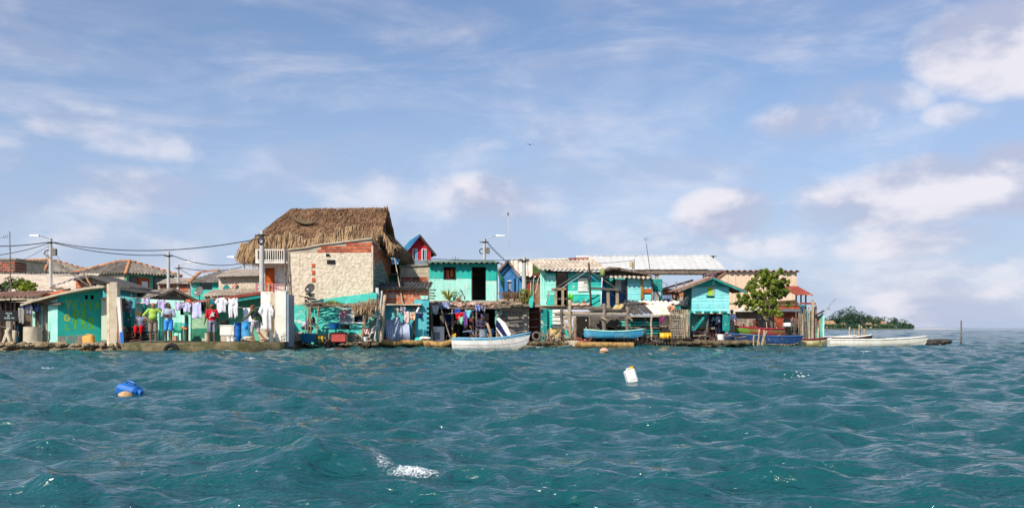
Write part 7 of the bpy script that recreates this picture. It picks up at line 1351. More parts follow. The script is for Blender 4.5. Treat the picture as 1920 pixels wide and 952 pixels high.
t = T('cooler_box', 'stained white cooler box on the courtyard floor right of the man in red', 'cooler', 426, 641, 46); t.o.location.z = gz; a = t.p(412, 641).x; b = t.p(439, 641).x
MB().box((a, 0, .28), (b, .45, .7)).build('box', m_white, t, bevel=.02); MB().box((a - .02, -.02, .7), (b + .02, .47, .76)).build('lid', m_white, t, bevel=.01); MB().box((a + .03, .03, 0), (b - .03, .42, .275)).build('base', m_conclt, t)
bucket('paint_bucket', 'white bucket before the cooler box', 430, 642, 45.5, .1, .24, m_plwhite, 'bucket', 1.1, gz); bucket('paint_bucket', 'small pinkish bucket beside the white bucket', 437, 642, 45.5, .08, .18, m_white, 'bucket', 1.1, gz); bucket('paint_bucket', 'pale canister left of the man in red', 388, 640, 46.2, .1, .4, m_conclt, 'canister', 1.02, gz, handles=False)
t = T('black_pot', 'round black cooking pot on the cooler box', 'pot', 419, 606, 46.2); t.o.location.z = gz + .78; MB().lathe((0, .2, 0), [(.14, 0), (.2, .08), (.2, .16), (.17, .2), (.05, .24)], 18).build('pot', m_black, t, smooth=True)
t = T('stool', 'tall dark stool with an orange tray in the courtyard niche', 'stool', 346, 641, 46); t.o.location.z = gz
[MB().beam((x, y, 0), (x * .9, y, .56), .035, .035).build('leg', m_wooddk, t) for x in (-.1, .1) for y in (0, .2)]; MB().box((-.12, -.03, .56), (.12, .23, .7)).build('tray', M('orange_tray', '#d8824a', rnd=0), t, bevel=.01)
bucket('blue_basin', 'bright blue basin on the orange tray', 348, 604, 46, .1, .13, M('cyan_plastic', '#1fa0d0', rnd=0, rough=.4), 'basin', 1.15, gz + .71)
t = T('garden_chair', 'green plastic chair beside the man in blue shorts', 'chair', 327, 641, 45.6); t.o.location.z = gz; mg = M('sea_green_plastic', '#2f9a7a', '#288a6c', rough=.4, rnd=0)
[MB().beam((x, y, 0), (x * .92, y, .4), .035, .035).build('leg', mg, t) for x in (-.2, .2) for y in (0, .4)]; MB().box((-.22, -.02, .4), (.22, .42, .44)).build('seat', mg, t, bevel=.015); MB().sheet(grid_plane((-.22, .42, .44), (.22, .42, .44), (.18, .52, .88), (-.18, .52, .88), 6, 4, lambda u, v, p: p + Vector((0, .05 * math.sin(u * 3.14), 0))), .03, (0, -1, 0)).build('backrest', mg, t, smooth=True); [MB().beam((x, 0, .44), (x, .44, .64), .04, .03).build('armrest', mg, t) for x in (-.22, .22)]
t = T('garden_table', 'small green table between the two standing men', 'table', 303, 641, 45.6); t.o.location.z = gz; MB().box((-.25, 0, .52), (.25, .4, .56)).build('top', mg, t); [MB().beam((x, y, 0), (x, y, .52), .04, .04).build('leg', mg, t) for x in (-.22, .22) for y in (.03, .37)]
t = T('cardboard_box', 'tan box on the quay behind the man in blue shorts', 'box', 325, 641, 45.2); t.o.location.z = gz; MB().box((-.13, 0, 0), (.13, .25, .26)).build('box', M('tan_card', '#c09a78', rnd=0), t, bevel=.01); MB().box((-.14, -.01, .26), (.14, .26, .275)).build('lid', M('tan_card', '#c09a78'), t)
t = T('sack_heap', 'heap of pale sacks beside the light blue barrel', 'sacks', 463, 642, 45.2); t.o.location.z = gz; [MB().ball((random.uniform(-.25, .25), random.uniform(-.1, .2), .08 + .1 * (k // 4)), (.16, .14, .08), 10, 7).build('sack', m_conclt, t, smooth=True) for k in range(7)]
t = T('quay_boards', 'loose grey boards on the quay at the feet of the standing men', 'boards', 300, 643, 43.6); t.o.location.z = gz + .03; [MB().beam((-1.3 + k * .5, -.1 * (k % 2), .015 * k), (-.1 + k * .5, .05, .01 * k), .12, .025, up=(0, 0, 1)).build('board', m_greywood, t) for k in range(4)]
t = T('mooring_rope', 'frayed rope end hanging on the quay edge beside the pillar', 'rope', 222, 648, 43); mb = MB(); [mb.tube([t.p(218 + k, 642, 0), t.p(220 + k * 1.5, 648, -.1), t.p(222 + k * 2, 652 + k, -.05)], .025, 6) for k in range(4)]; mb.build('rope', m_wooddk, t, smooth=True)
t = T('crab_cage', 'rusty bent wire cage on the end of the quay', 'cage', 530, 645, 45.2); mb = MB(); [mb.tube([t.p(526 + k * 3, 648, 0), t.p(528 + k * 3, 632, 0), t.p(534 + k, 622 + k * 3, .1)], .012, 5) for k in range(3)]; [mb.tube([t.p(526, 645 - k * 7, 0), t.p(536, 642 - k * 7, .05)], .012, 5) for k in range(3)]; mb.build('wire', m_wooddk, t)

# ------------------------------------------------------------------ boats
def boat(name, label, px, D, L, B, Hh, rz, hull, rim, stripe=None, inner=None, z=-.16, bow=.28, stern=.06, tilt=0., thw=3, rake=.35, group=None, sharp=False, cat='boat', seam=None):
    t = T(name, label, cat, px, CY, D, rz, group=group); t.o.location.z = z; t.o.rotation_euler.y = tilt; n = 22; rows = []; inn = []
    def sec(u):
        b = B / 2 * (min(1, .74 + 1.1 * u) if not sharp else math.sin(math.pi * min(.5, (u + .02) * 1.1)) ** .7) * (1 - max(0, (u - .45) / .55) ** 2.3) + .012
        sh = Hh + stern * (1 - u) ** 2 * Hh + bow * max(0, (u - .35) / .65) ** 2; kl = .02 + (.45 * Hh * max(0, (u - .8) / .2) ** 2) + (.25 * Hh * max(0, (.2 - u) / .2) ** 2 if sharp else 0); return b, sh, kl
    prof = [(0, 0), (.45, .03), (.78, .22), (.9, .5), (.97, .8), (1, 1)]
    for i in range(n + 1):
        u = i / n; b, sh, kl = sec(u); x0 = -L / 2 + L * u; r = []
        for s, pr in ((-1, prof[::-1]), (1, prof[1:])):
            for a, c in pr: z_ = kl + (sh - kl) * c; r.append(Vector((x0 + rake * (z_ - Hh) * max(0, u) ** 4, s * a * b, z_)))
        rows.append(r)
    mb = MB(); m = len(rows[0])
    th = .035; vs_ = [p for r in rows for p in r]; inner_v = []
    for i, r in enumerate(rows):
        u = i / n; b, sh, kl = sec(u)
        for p in r: q = Vector(p); q.y *= max(0, (b - th) / b); q.z = min(q.z + th * (1 - (q.z - kl) / max(.01, sh - kl)), sh); q.x += th if i == 0 else 0; inner_v.append(q)
    k = len(vs_); fs = []
    for i in range(n):
        for j in range(m - 1): a = i * m + j; fs.append((a, a + m, a + m + 1, a + 1)); fs.append((k + a, k + a + 1, k + a + m + 1, k + a + m))
        for j in (0, m - 1): a = i * m + j; fs.append((a, k + a, k + a + m, a + m) if j == 0 else (a + m, k + a + m, k + a, a))
    fs.append(tuple(range(m))); fs.append(tuple(k + j for j in reversed(range(m)))); 
    mb.add(vs_ + inner_v, fs).build('hull', hull, t, smooth='auto')
    for j in (0, m - 1): MB().tube([rows[i][j] + Vector((0, 0, .015)) for i in range(n + 1)], .032, 7).build('gunwale', rim, t, smooth=True)
    def band(c0, c1, mat, nm, off=.006):
        for s in (-1, 1):
            g = []
            for i in range(n + 1):
                u = i / n; b, sh, kl = sec(u); pts = []
                for c in (c0, c1):
                    for (a0, h0), (a1, h1) in zip(prof, prof[1:]):
                        if h0 <= c <= h1: f = (c - h0) / (h1 - h0); a = a0 + (a1 - a0) * f; break
                    z_ = kl + (sh - kl) * c; pts.append(Vector((-L / 2 + L * u + rake * (z_ - Hh) * u ** 4, s * (a * b + off), z_)))
                g.append(pts)
            MB().sheet(g, .004, (0, s, 0)).build(nm, mat, t, smooth=True)
    if stripe: band(.87, .965, stripe, 'stripe')
    if seam: band(.52, .55, seam, 'seam_line', .008)
    band(0.05, .2, M('waterline_weed', '#b09a5a', '#8f7f48', ns=5, stain='#e0d8c0', samt=.6, ss=3, rnd=0), 'weed_band', .004) if not sharp else None
    for q in range(thw):
        u = .2 + .5 * q / max(1, thw - 1); b, sh, kl = sec(u); x = -L / 2 + L * u; MB().box((x - .09, -b * .95, sh - .13), (x + .09, b * .95, sh - .09)).build('thwart', inner or m_wood, t)
    b, sh, kl = sec(.5); MB().box((-L * .42, -b * .6, .1), (L * .2, b * .6, .13)).build('floor_boards', m_greywood, t); return t
b1 = boat('fishing_boat', 'white fishing boat with light blue stripe moored before the undercroft', 921, 46.6, 3.6, 1.2, .62, -14, m_paintw, M('pale_blue_rim', '#7fb2ca', '#6ba2bc', rnd=0, peel='#d8d8d0'), M('pale_blue_rim', '#5fa6c8'), m_woodlt, z=-.13, bow=.3, seam=M('pinkish_line', '#c89a94', rnd=0))
def bl(px, py, D): return b1.inv @ W(px, py, D)
MB().pole(bl(934, 636, 46.6), bl(913, 558, 46.9), .1, .06).build('mast', m_stick, b1, smooth=True); MB().pole(bl(928, 636, 46.5), bl(914, 578, 46.7), .045, .035).build('spar', m_wood, b1, smooth=True); MB().pole(bl(871, 630, 46.6), bl(918, 615, 46.3), .04, .03).build('boom', m_woodlt, b1, smooth=True); MB().pole(bl(857, 634, 46.7), bl(869, 600, 47), .03, .025).build('prop', m_wood, b1, smooth=True); MB().pole(bl(868, 634, 46.7), bl(869, 603, 46.9), .045, .04).build('bitt', m_woodlt, b1, smooth=True)
for a, b, c, d2 in ((952, 634, 963, 623), (962, 634, 972, 627)): MB().beam(bl(a, b, 46.2), bl(c, d2, 46.1), .05, .05).build('oar_handle', m_woodlt, b1)
MB().beam(bl(893, 635, 46.4), bl(892, 617, 46.4), .06, .06).build('stanchion', m_wooddk, b1); mb = MB(); [mb.ball(bl(868 + k * 4, 632 + random.uniform(-1, 1), 46.6), (.14, .12, .08), 8, 6) for k in range(7)]; mb.build('net_bundle', m_woodlt, b1, smooth=True)
boat('fishing_boat', 'long plain white boat moored alone right of the point', 1645, 53.2, 5.05, 1.3, .5, -9, M('cream_white_paint', '#f2efe4', '#e6e2d4', stain='#c9bfa4', samt=.35, rnd=0, rough=.5, bump=.06, streak='#a89c80', stramt=.4), m_white, None, m_white, z=-.14, bow=.2, thw=4, seam=m_conclt)
b3 = boat('long_canoe', 'long dark blue wooden boat pulled up beside the stilt hut', 1432, 54.2, 4.1, 1., .5, -3, M('royal_blue_hull', '#26497c', '#203e6c', stain='#4a78b0', samt=.5, ss=2, rnd=0, streak='#2a3a50', peel='#8fa0b0'), M('blue_rim', '#3f6fae', rnd=0), None, m_wood, z=.05, bow=.12, tilt=R(3), thw=3)
boat('long_canoe', 'green and red boat lying behind the dark blue boat', 1422, 55.6, 2.7, .9, .45, -12, M('green_hull', '#6f9a3a', '#5a8430', stain='#a83a44', samt=.9, ss=.8, rnd=0, sthr=(.5, .54)), M('red_rim', '#b8384a', rnd=0), M('red_rim', '#b8384a'), m_wood, z=.52, bow=.1, tilt=R(5), thw=2)
boat('dugout_canoe', 'slender turquoise blue canoe resting under the timber deck', 1151, 52.0, 3.1, .6, .36, -2, M('canoe_blue', '#3f9ac0', '#338ab0', stain='#8fc8d8', samt=.35, ss=2, rnd=0, streak='#3a6a80', peel='#a8c0c4'), m_mint, None, m_wood, z=.42, bow=.16, stern=.35, sharp=True, thw=2)
boat('skiff', 'short maroon and cream skiff at the end of the stick fence', 1521, 54.8, 1.75, .8, .4, -6, M('cream_hull', '#e6d8a8', '#d4c48c', stain='#8a8440', samt=.6, ss=2, rnd=0), M('maroon_rim', '#7a2a38', rnd=0), M('maroon_rim', '#7a2a38'), m_wood, z=-.04, bow=.12, thw=2)
boat('skiff', 'low brown boat with white rim behind the plain white boat', 1598, 57.5, 2.2, .8, .4, -5, M('brown_hull', '#5a3a30', '#4a2e28', rnd=0), m_white, None, m_wood, z=.05, bow=.14, thw=2)
boat('skiff', 'white boat partly hidden behind the low brown boat', 1567, 60, 2.6, .8, .35, 3, m_paintw, m_paintw, None, m_wood, z=.1, bow=.1, thw=2)
boat('skiff', 'yellow ochre wooden skiff lying under the tree', 1462, 57.2, 1.3, .6, .3, 8, M('ochre_hull', '#c9a868', '#b4924e', rnd=0), m_stick, None, m_wood, z=.55, bow=.2, thw=1)
t = T('beached_log', 'thick squared log under the turquoise canoe', 'log', 1138, 650, 51.6); t.o.location.z = 0; A_, B_ = t.inv @ W(1078, 646, 51.5), t.inv @ W(1188, 646, 51.6); MB().tube([A_, A_.lerp(B_, .3) + Vector((0, 0, .02)), A_.lerp(B_, .7), B_], [.15, .17, .16, .165], 9).build('log', m_log, t, smooth='auto')
t = T('weed_heap', 'reddish heap of nets and weed at the left end of the log', 'heap', 1092, 645, 52); mb = MB()
for k in range(50): rr = random.uniform(.05, .13); r_ = rock_mesh((rr, rr, rr * .8), k); p = t.p(1083 + random.uniform(0, 26), 645 - random.uniform(0, 1) * (14 - k % 3 * 3) * random.random(), random.uniform(-.2, .3)); mb.add([Vector(q) + p for q in r_.v], r_.f)
mb.build('nets', M('reddish_heap', '#a8624e', '#6a3a34', ns=4, rnd=0, island=.5), t, kind='stuff')
# jetty and sea posts
JT = T('jetty', 'low dark jetty of stones and boards reaching out behind the white boat', 'jetty', 1690, 634, 58); JT.o.location.z = 0
mb = MB()
for k in range(150): rr = random.uniform(.08, .22); r_ = rock_mesh((rr * 1.3, rr, rr * .7), k); a = random.uniform(1608, 1778); p = JT.inv @ W(a, CY, 58.5 + random.uniform(-.4, .8)); p.z = .12 + random.uniform(-.05, .22) * (1 if a < 1720 else .5); mb.add([Vector(q) + p for q in r_.v], r_.f)
mb.build('stones', M('wet_stone', '#4a4640', '#383530', ns=4, rnd=0, island=.3, bump=.5), JT, kind='stuff')
def jp(px, z_, D): v = W(px, CY, D); v.z = z_; return JT.inv @ v
for k in range(6): MB().beam(jp(1700 + k * 12, .42 - k * .02, 58.2), jp(1716 + k * 12, .40 - k * .02, 58.4), .3, .06).build('board', m_greywood, JT)
for a, h_ in ((1706, .5), (1753, .6), (1775, .55), (1766, .35), (1728, .4)): MB().pole(jp(a, -.5, 58.2), jp(a + .5, h_, 58.2), .06, .05).build('post', m_wood, JT, smooth=True)
for px, tp, D, lb in ((1611, 608, 60, 'tallest post of the group behind the brown boat'), (1615, 611, 60.2, 'thick post beside the tallest one behind the brown boat'), (1620, 616, 60.2, 'short grey post right of the thick one behind the brown boat'), (1602, 617, 60.4, 'stubby post left of the group behind the brown boat'), (1593, 613, 61, 'capped grey post at the left of the far skiff')):
    t = T('mooring_post', lb, 'post', px, 632, D, group='mooring posts behind the boats'); t.pole('post', (px, 640, 0), (px, tp, 0), .06, .05, m_woodlt)
t = T('sea_post', 'lone tall wooden stake standing in the open sea', 'stake', 1802, 632, 62); t.pole('stake', (1801.5, 645, 0), (1802.5, 600, 0), .05, .04, m_wood, wob=.3)
# ------------------------------------------------------------------ floats in the foreground
v = sea_at(242, 742); t = T('floating_jug', 'blue plastic jug lying on the water with a pale round float', 'jug', 242, 740, v.y + .25, -18); t.o.location.z = v.z + .02; jx = t.o.location
t.o.rotation_euler = (R(8), R(12), R(-18)); MB().box((-.2, -.13, -.1), (.2, .13, .13)).build('body', m_plblue, t, bevel=.05); MB().tube([(.18, 0, .05), (.25, 0, .05)], [.05, .045], 10).build('neck', m_plblue, t); MB().tube([(-.05, -.02, .16), (-.02, -.02, .2), (.1, -.02, .2), (.14, -.02, .16)], .018, 7).build('handle', m_plblue, t, smooth=True)
t = T('round_float', 'pale tan foam float before the blue plastic jug', 'float', 235, 742, jx.y - .24); t.o.location.z = jx.z - .05; MB().lathe((0, 0, -.05), [(.04, -.06), (.115, -.03), (.13, .04), (.11, .1), (.06, .13), (.01, .14)], 18, axis=(.1, -.35, .9)).build('float', M('tan_foam', '#c9a67e', '#b08c62', ns=8, rnd=0, bump=.6), t, smooth=True); torus(MB(), (0, 0, -.01), .128, .012, (.1, -.35, .9)).build('rope_band', m_white, t, smooth=True)
v = sea_at(1187, 716); t = jerrycan('floating_jug', 'white plastic jug floating upright and tilted in mid water', 1187, 714, v.y + .12, .19, .26, .15, m_plwhite, 14, (R(-6), R(-16), 0), z=v.z - .04, cat='jug', lab=m_plyel)
v = sea_at(1133, 661); t = T('round_buoy', 'pale pink round buoy floating before the log and canoe', 'buoy', 1133, 660, v.y + .1); t.o.location.z = v.z + .06; MB().ball((0, 0, 0), (.19, .17, .14), 16, 11).build('float', M('pink_buoy', '#dcae92', '#c9987c', rnd=0, bump=.3), t, smooth=True); torus(MB(), (0, 0, -.02), .185, .014, (.15, .1, 1)).build('seam', m_wood, t, smooth=True)
# breaking crest: white droplets and froth lying on the wave
def foam():
    c0 = sea_at(772, 880); nu, nv = 96, 84; vs_, at, fs = [], [], []
    for i in range(nu + 1):
        for j in range(nv + 1):
            u, v = -.62 + 1.06 * i / nu, -.36 + .95 * j / nv; x, y = c0.x + u, c0.y + v
            main = 1 - (((u - .02 - v * .3) / .27) ** 2 + ((v + .02 + .06 * math.sin(u * 11)) / .18) ** 2); tail = 1 - (((u + .24 + .3 * (v - .3)) / .10) ** 2 + ((v - .26) / .26) ** 2)
            d = max(main, tail * .7, -1.); lump = max(0, d) * (.010 + .016 * max(0, noise.fractal(Vector((x * 26, y * 18, 3)), 1, 2, 3)))
            vs_.append((x, y, wz(x, y) + .003 + lump)); at.append(d)
    for i in range(nu):
        for j in range(nv): a = i * (nv + 1) + j; fs.append((a, a + nv + 1, a + nv + 2, a + 1))
    me = bpy.data.meshes.new('sea_foam'); me.from_pydata(vs_, [], fs); me.polygons.foreach_set('use_smooth', [True] * len(fs)); A = me.attributes.new('foam', 'FLOAT', 'POINT'); A.data.foreach_set('value', at)
    m = bpy.data.materials.new('sea_foam_lace'); m.use_nodes = True; N = m.node_tree.nodes; L = m.node_tree.links; b = N['Principled BSDF']; b.inputs['Base Color'].default_value = (.74, .79, .81, 1); b.inputs['Roughness'].default_value = .6
    tc = N.new('ShaderNodeTexCoord'); mp = N.new('ShaderNodeMapping'); mp.inputs['Scale'].default_value = (1, .55, 1); mp.inputs['Rotation'].default_value = (0, 0, R(25)); L.new(tc.outputs['Object'], mp.inputs[0])
    n = N.new('ShaderNodeTexNoise'); n.inputs['Scale'].default_value = 46; n.inputs['Detail'].default_value = 9; n.inputs['Roughness'].default_value = .75; L.new(mp.outputs[0], n.inputs['Vector'])
    ga = N.new('ShaderNodeAttribute'); ga.attribute_name = 'foam'; ad = N.new('ShaderNodeMath'); ad.operation = 'MULTIPLY_ADD'; L.new(ga.outputs['Fac'], ad.inputs[0]); ad.inputs[1].default_value = .26; L.new(n.outputs['Fac'], ad.inputs[2])
    rg = N.new('ShaderNodeMapRange'); rg.interpolation_type = 'SMOOTHSTEP'; rg.inputs[1].default_value = .60; rg.inputs[2].default_value = .84; L.new(ad.outputs[0], rg.inputs[0]); L.new(rg.outputs[0], b.inputs['Alpha'])
    me.materials.append(m); o = bpy.data.objects.new('sea_foam', me); COL.objects.link(o); tag(o, 'white froth on the small breaking crest in the foreground', 'foam', kind='stuff')
    M('foam_white', '#f4f6f6', '#e6ecec', rnd=0, bump=0, rough=.6)
    mb = MB()
    for px, py in ((618, 656), (470, 672), (1010, 652), (1790, 640), (1860, 628), (1625, 660), (90, 690), (1500, 705)):
        c = sea_at(px, py)
        for k in range(26): x = c.x + random.gauss(0, .1); y = c.y + random.gauss(0, .1); r0 = random.uniform(.004, .014); mb.ball((x, y, wz(x, y) + .006), (r0 * 2, r0, r0 * .6), 6, 4)
    tag(mb.build('sea_foam', MATS['foam_white'], smooth=True), 'scattered small whitecaps on the distant water', 'foam', kind='stuff')
foam()
# ------------------------------------------------------------------ far headland
m_hill = M('headland_earth', '#46542e', '#3a4a28', rnd=0)
mb = MB(); A_ = W(1500, CY, 560); n = 40; g = []
for i in range(n + 1):
    px = 1500 + 225 * i / n; v = W(px, CY, 560); w_ = 1 if px < 1700 else max(0, (1725 - px) / 25); g.append([Vector((v.x, 558, -1)), Vector((v.x, 560, .5 * w_ - .2)), Vector((v.x * 1.02, 600, 1.6 * w_ - .2)), Vector((v.x * 1.05, 660, -1))])
mb.sheet(g, 1, (0, 0, 1)); o = mb.build('headland', m_hill, smooth=True); o['kind'] = 'structure'
mb = MB(); g = [[W(1690 + 15 * i, CY, 575) + Vector((0, -3, -1.05 - .3)), W(1690 + 15 * i, CY, 575) + Vector((0, 0, -1.05 + .25 * math.sin(math.pi * min(1, (i + .5) / 9)))), W(1690 + 15 * i, CY, 575) + Vector((0, 6, -1.6))] for i in range(9)]; o = mb.sheet(g, .5, (0, 0, 1)).build('sand_spit', M('pale_sand', '#e6dcc8', rnd=0), smooth=True); o['kind'] = 'structure'
m_far = M('far_leaf_green', '#2e4e38', '#3c5c44', ns=.2, rnd=.12, island=.4, bump=0, rough=.7, transl=.15); m_far2 = M('far_leaf_olive', '#485c3c', '#586a46', ns=.2, rnd=.12, island=.4, bump=0, rough=.7, transl=.15)
def far_tree(label, px, base, D, w_, h_, mat, n=500):
    t = T('headland_tree', label, 'tree', px, base, D, group='trees on the far headland'); t.o.location.z = .6; s = D / F; ww, hh = w_ * s / 2, h_ * s * 1.15; tk = MB(); tk.tube([(0, 0, -1), (0, 0, hh * .5)], [.3, .15], 6); cr = MB()
    for k in range(44):
        a = random.uniform(0, 6.28); r_ = random.random() ** .5; c = Vector((ww * .75 * r_ * math.cos(a), ww * .6 * r_ * math.sin(a), hh * (.12 + .78 * random.random() ** .7 * (1 - .6 * r_ ** 2)))); leaves(cr, c, (ww * .24, ww * .24, hh * .13), n // 30, .5)
        tk.tube([(0, 0, hh * .35), c], [.12, .05], 5)
    tk.build('trunk', m_bark, t); cr.build('crown', mat, t); return t
far_tree('huge domed dark green tree on the far headland', 1592, 612, 585, 78, 36, m_far, 2600); far_tree('lower dark tree at the right foot of the domed tree', 1614, 612, 580, 36, 22, m_far, 900); far_tree('small dark tree at the left foot of the domed tree', 1562, 612, 590, 34, 21, m_far2, 800); far_tree('leafy tree behind the long thatched hut at the headland left end', 1540, 612, 595, 36, 18, m_far2, 700)
far_tree('olive tree right of the domed tree', 1630, 612, 590, 26, 24, m_far2, 700); far_tree('second olive tree on the headland crest', 1645, 612, 600, 24, 20, m_far2, 600); far_tree('rounded tree behind the pale thatched roofs', 1658, 612, 600, 22, 15, m_far, 450); far_tree('green tree left of the last palms', 1678, 612, 595, 26, 17, m_far, 600); far_tree('low bush near the tip of the headland', 1695, 612, 590, 20, 10, m_far2, 350); far_tree('last low bush at the tip of the headland', 1706, 612, 590, 16, 8, m_far, 300)
mb = MB()
for k in range(420):
    px = random.uniform(1536, 1712); hgt = (2.6 if px < 1690 else 1.4) * random.uniform(.3, 1); v = W(px, CY, 563 + random.uniform(0, 12)); leaves(mb, (v.x, v.y, hgt), (1.1, .8, .8), 9, .5)
tag(mb.build('mangrove_scrub', m_far), 'dark green mangrove scrub along the far headland shore', 'scrub', kind='stuff')
def palm(label, px, D, h_):
    t = T('palm_tree', label, 'palm', px, 612, D, group='palms on the far headland'); t.o.location.z = .8; hh = h_ * D / F; MB().tube([(0, 0, -1), (.15, 0, hh * .5), (.5, 0, hh)], [.2, .16, .12], 6).build('trunk', m_bark, t); cr = MB()
    for k in range(13):
        a = 6.28 * k / 13 + random.uniform(-.2, .2); L_ = random.uniform(1.8, 2.6); d = Vector((math.cos(a), math.sin(a), 0)); s_ = d.cross(Vector((0, 0, 1))) * .28; p0 = Vector((.5, 0, hh)); e = random.uniform(.2, .9); prev = None
        for q in range(5): u = q / 4; c = p0 + d * L_ * u + Vector((0, 0, e * math.sin(u * 2.6) - 1.1 * u * u)); row = [c - s_ * (1 - .8 * u), c + s_ * (1 - .8 * u)]; (cr.add([prev[0], prev[1], row[1], row[0]], [(0, 1, 2, 3)]) if prev else None); prev = row
    cr.build('crown', m_far2, t); return t
for k, (px, h_, l) in enumerate(((1641, 24, 'palm rising left of the crest trees'), (1650, 21, 'palm with the darkest crown on the crest'), (1657, 24, 'tallest palm behind the pale roofs'), (1668, 20, 'palm just left of the last green tree'), (1674, 22, 'palm above the last green tree'), (1690, 18, 'palm near the headland tip'), (1697, 15, 'outermost palm at the headland tip'), (1554, 25, 'palm above the long thatched hut'))): palm(l, px, 585, h_ * .8)
def far_hut(label, px, w_, ev, tp, D=570):
    t = T('thatched_hut', label, 'hut', px, 612, D, group='huts on the far headland'); t.o.location.z = .3; s = D / F; x = w_ / 2 * s; e = (612 - ev) * s; a = (612 - tp) * s
    MB().box((-x * .8, 0, -.5), (x * .8, 3, e)).build('wall', m_conclt, t); MB().add([(-x, -.6, e - .2), (x, -.6, e - .2), (x, 3.6, e - .2), (-x, 3.6, e - .2), (-x * .55, 1.5, a), (x * .55, 1.5, a)], [(0, 1, 5, 4), (1, 2, 5), (2, 3, 4, 5), (3, 0, 4), (3, 2, 1, 0)]).build('thatch_roof', m_thatchlt, t); MB().box((-x * .3, -.05, -.3), (-x * .05, .05, e - .3)).build('doorway', m_dark, t)
far_hut('long low thatched hut at the left end of the headland', 1556, 26, 604, 597); far_hut('small pointed thatched hut before the domed tree', 1582, 14, 607, 602); far_hut('thatched hut with pale walls right of the domed tree', 1630, 14, 606, 601); far_hut('tiny thatched hut below the crest palms', 1644, 10, 608, 604); far_hut('wide thatched hut below the pale roofs', 1666, 26, 607, 603, 572); far_hut('pale gabled hut between the palms', 1658, 12, 605, 598, 576)
t = T('far_mast', 'thin pale mast with a tank above the headland trees', 'mast', 1554, 612, 600); MB().tube([(0, 0, 0), (0, 0, 10.5)], .12, 6).build('pole', m_paintw, t); MB().lathe((0, 0, 10), [(.2, 0), (.5, .4), (.5, 1.4), (.2, 1.7)], 10).build('tank', m_plgrey, t)
# ------------------------------------------------------------------ birds
def bird(label, px, py, D, sp):
    t = T('bird', label, 'bird', px, py, D, 20); b = MB(); b.ball((0, 0, 0), (.1 * sp, .3 * sp, .09 * sp), 10, 7); b.ball((0, -.3 * sp, .05 * sp), (.06 * sp, .1 * sp, .06 * sp), 8, 6); b.tube([(0, -.38 * sp, .05 * sp), (0, -.52 * sp, .02 * sp)], [.025 * sp, .004 * sp], 6); b.tube([(0, .22 * sp, 0), (-.05 * sp, .55 * sp, .02 * sp)], [.06 * sp, .01 * sp], 6); b.tube([(0, .22 * sp, 0), (.05 * sp, .55 * sp, .02 * sp)], [.06 * sp, .01 * sp], 6); b.build('body', m_black, t, smooth=True)
    for s in (-1, 1): g = [[Vector((s * sp * u, -.1 * sp + .25 * sp * u * u - .12 * sp * (1 - u), .28 * sp * math.sin(u * 2.4))), Vector((s * sp * u, .16 * sp * (1 - u) + .32 * sp * u, .28 * sp * math.sin(u * 2.4)))] for u in [k / 6 for k in range(7)]]; MB().sheet(g, .01 * sp, (0, 0, 1)).build('wing', m_black, t, smooth=True)
bird('dark seabird gliding high above the teal house', 994, 272, 60, .24); bird('tiny distant bird above the thatched roof', 646, 287, 90, .12)

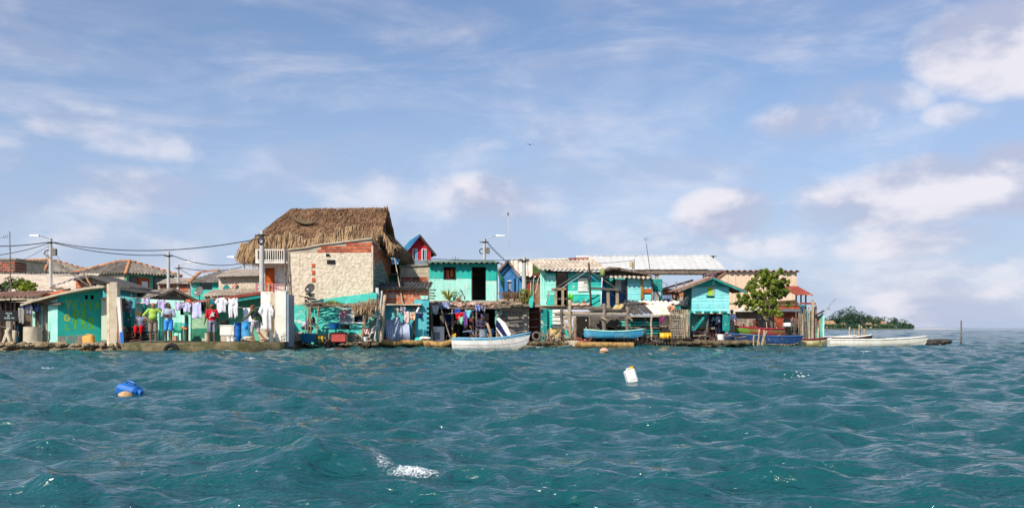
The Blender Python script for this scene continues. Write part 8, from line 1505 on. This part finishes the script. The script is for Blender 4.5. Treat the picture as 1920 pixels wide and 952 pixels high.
# ------------------------------------------------------------------ waterfront clutter
def heap(name, label, l, r, tpx, b, D, n, mats, cat='heap', lean=.35, ln=(8, 26), rad=(.02, .05), dep=.5):
    t = T(name, label, cat, (l + r) / 2, b, D)
    for k in range(n):
        a = random.uniform(l, r); y = random.uniform(-dep, dep); q = random.random() ** 1.6; base = b - (b - tpx) * q; L_ = random.uniform(*ln)
        if random.random() < lean: t.pole('stick', (a, b, y), (a + random.uniform(-7, 7), base - random.uniform(4, 12), y + random.uniform(-.2, .2)), random.uniform(*rad), random.uniform(*rad) * .8, random.choice(mats))
        else: t.beam('board', (a - L_ / 2, base + random.uniform(-2, 2), y), (a + L_ / 2, base + random.uniform(-2, 2), y + random.uniform(-.2, .2)), random.uniform(.04, .12), random.uniform(.02, .05), random.choice(mats))
    return t
heap('driftwood_heap', 'heap of broken boards and sticks right of the old tyre', 1012, 1056, 620, 644, 52.0, 34, [m_wood, m_woodlt, m_greywood, m_stick, m_rust])
heap('driftwood_heap', 'dark tangle of sticks below the slatted teal wall', 1164, 1236, 626, 645, 52.6, 46, [m_wooddk, m_wood, m_wooddk, m_greywood])
heap('driftwood_heap', 'pale sticks and planks piled under the left end of the timber deck', 1056, 1108, 612, 640, 53.2, 30, [m_woodlt, m_stick, m_greywood, m_wood])
heap('driftwood_heap', 'driftwood and broken poles on the rubble below the stilt hut', 1296, 1400, 628, 645, 53.4, 44, [m_wood, m_wooddk, m_woodlt, m_greywood, m_rust])
heap('plank_stack', 'stack of grey planks lying on the lean-to roof', 1170, 1230, 566, 577, 53.9, 12, [m_greywood, m_wood, m_woodlt], 'planks', .1, (20, 40))
heap('pole_stack', 'bundle of poles stored on the deck before the block wall', 934, 985, 566, 576, 52.6, 22, [m_stick, m_woodlt, m_wood], 'poles', .05, (20, 44))
heap('junk_heap', 'cluttered junk of boards and cans behind the white fishing boat', 862, 925, 618, 642, 51.6, 34, [m_wooddk, m_wood, m_plblue, m_brick3, m_greywood, m_plgrey], 'junk', .3, (5, 18))
heap('junk_heap', 'dark clutter of scraps under the stick awning', 604, 676, 628, 645, 49.6, 34, [m_wooddk, m_wood, m_rust, m_tiledk, m_stick], 'junk', .3, (5, 18))
heap('junk_heap', 'boards and netting sticks on the shore behind the blue boat', 1384, 1480, 612, 634, 56.4, 40, [m_wood, m_wooddk, m_brick3, m_woodlt, m_conclt], 'junk', .45, (6, 20))
heap('stake_row', 'row of thin grey stakes rising between the shore boats', 1452, 1500, 606, 640, 56.8, 22, [m_wood, m_greywood, m_wooddk], 'stakes', .95, (6, 14), (.025, .05), .3)
heap('reed_bundle', 'loose sticks standing against the shack at the left edge', -6, 34, 608, 646, 45.6, 18, [m_wooddk, m_wood, m_stick], 'sticks', .85, (5, 14), (.015, .035), .3)
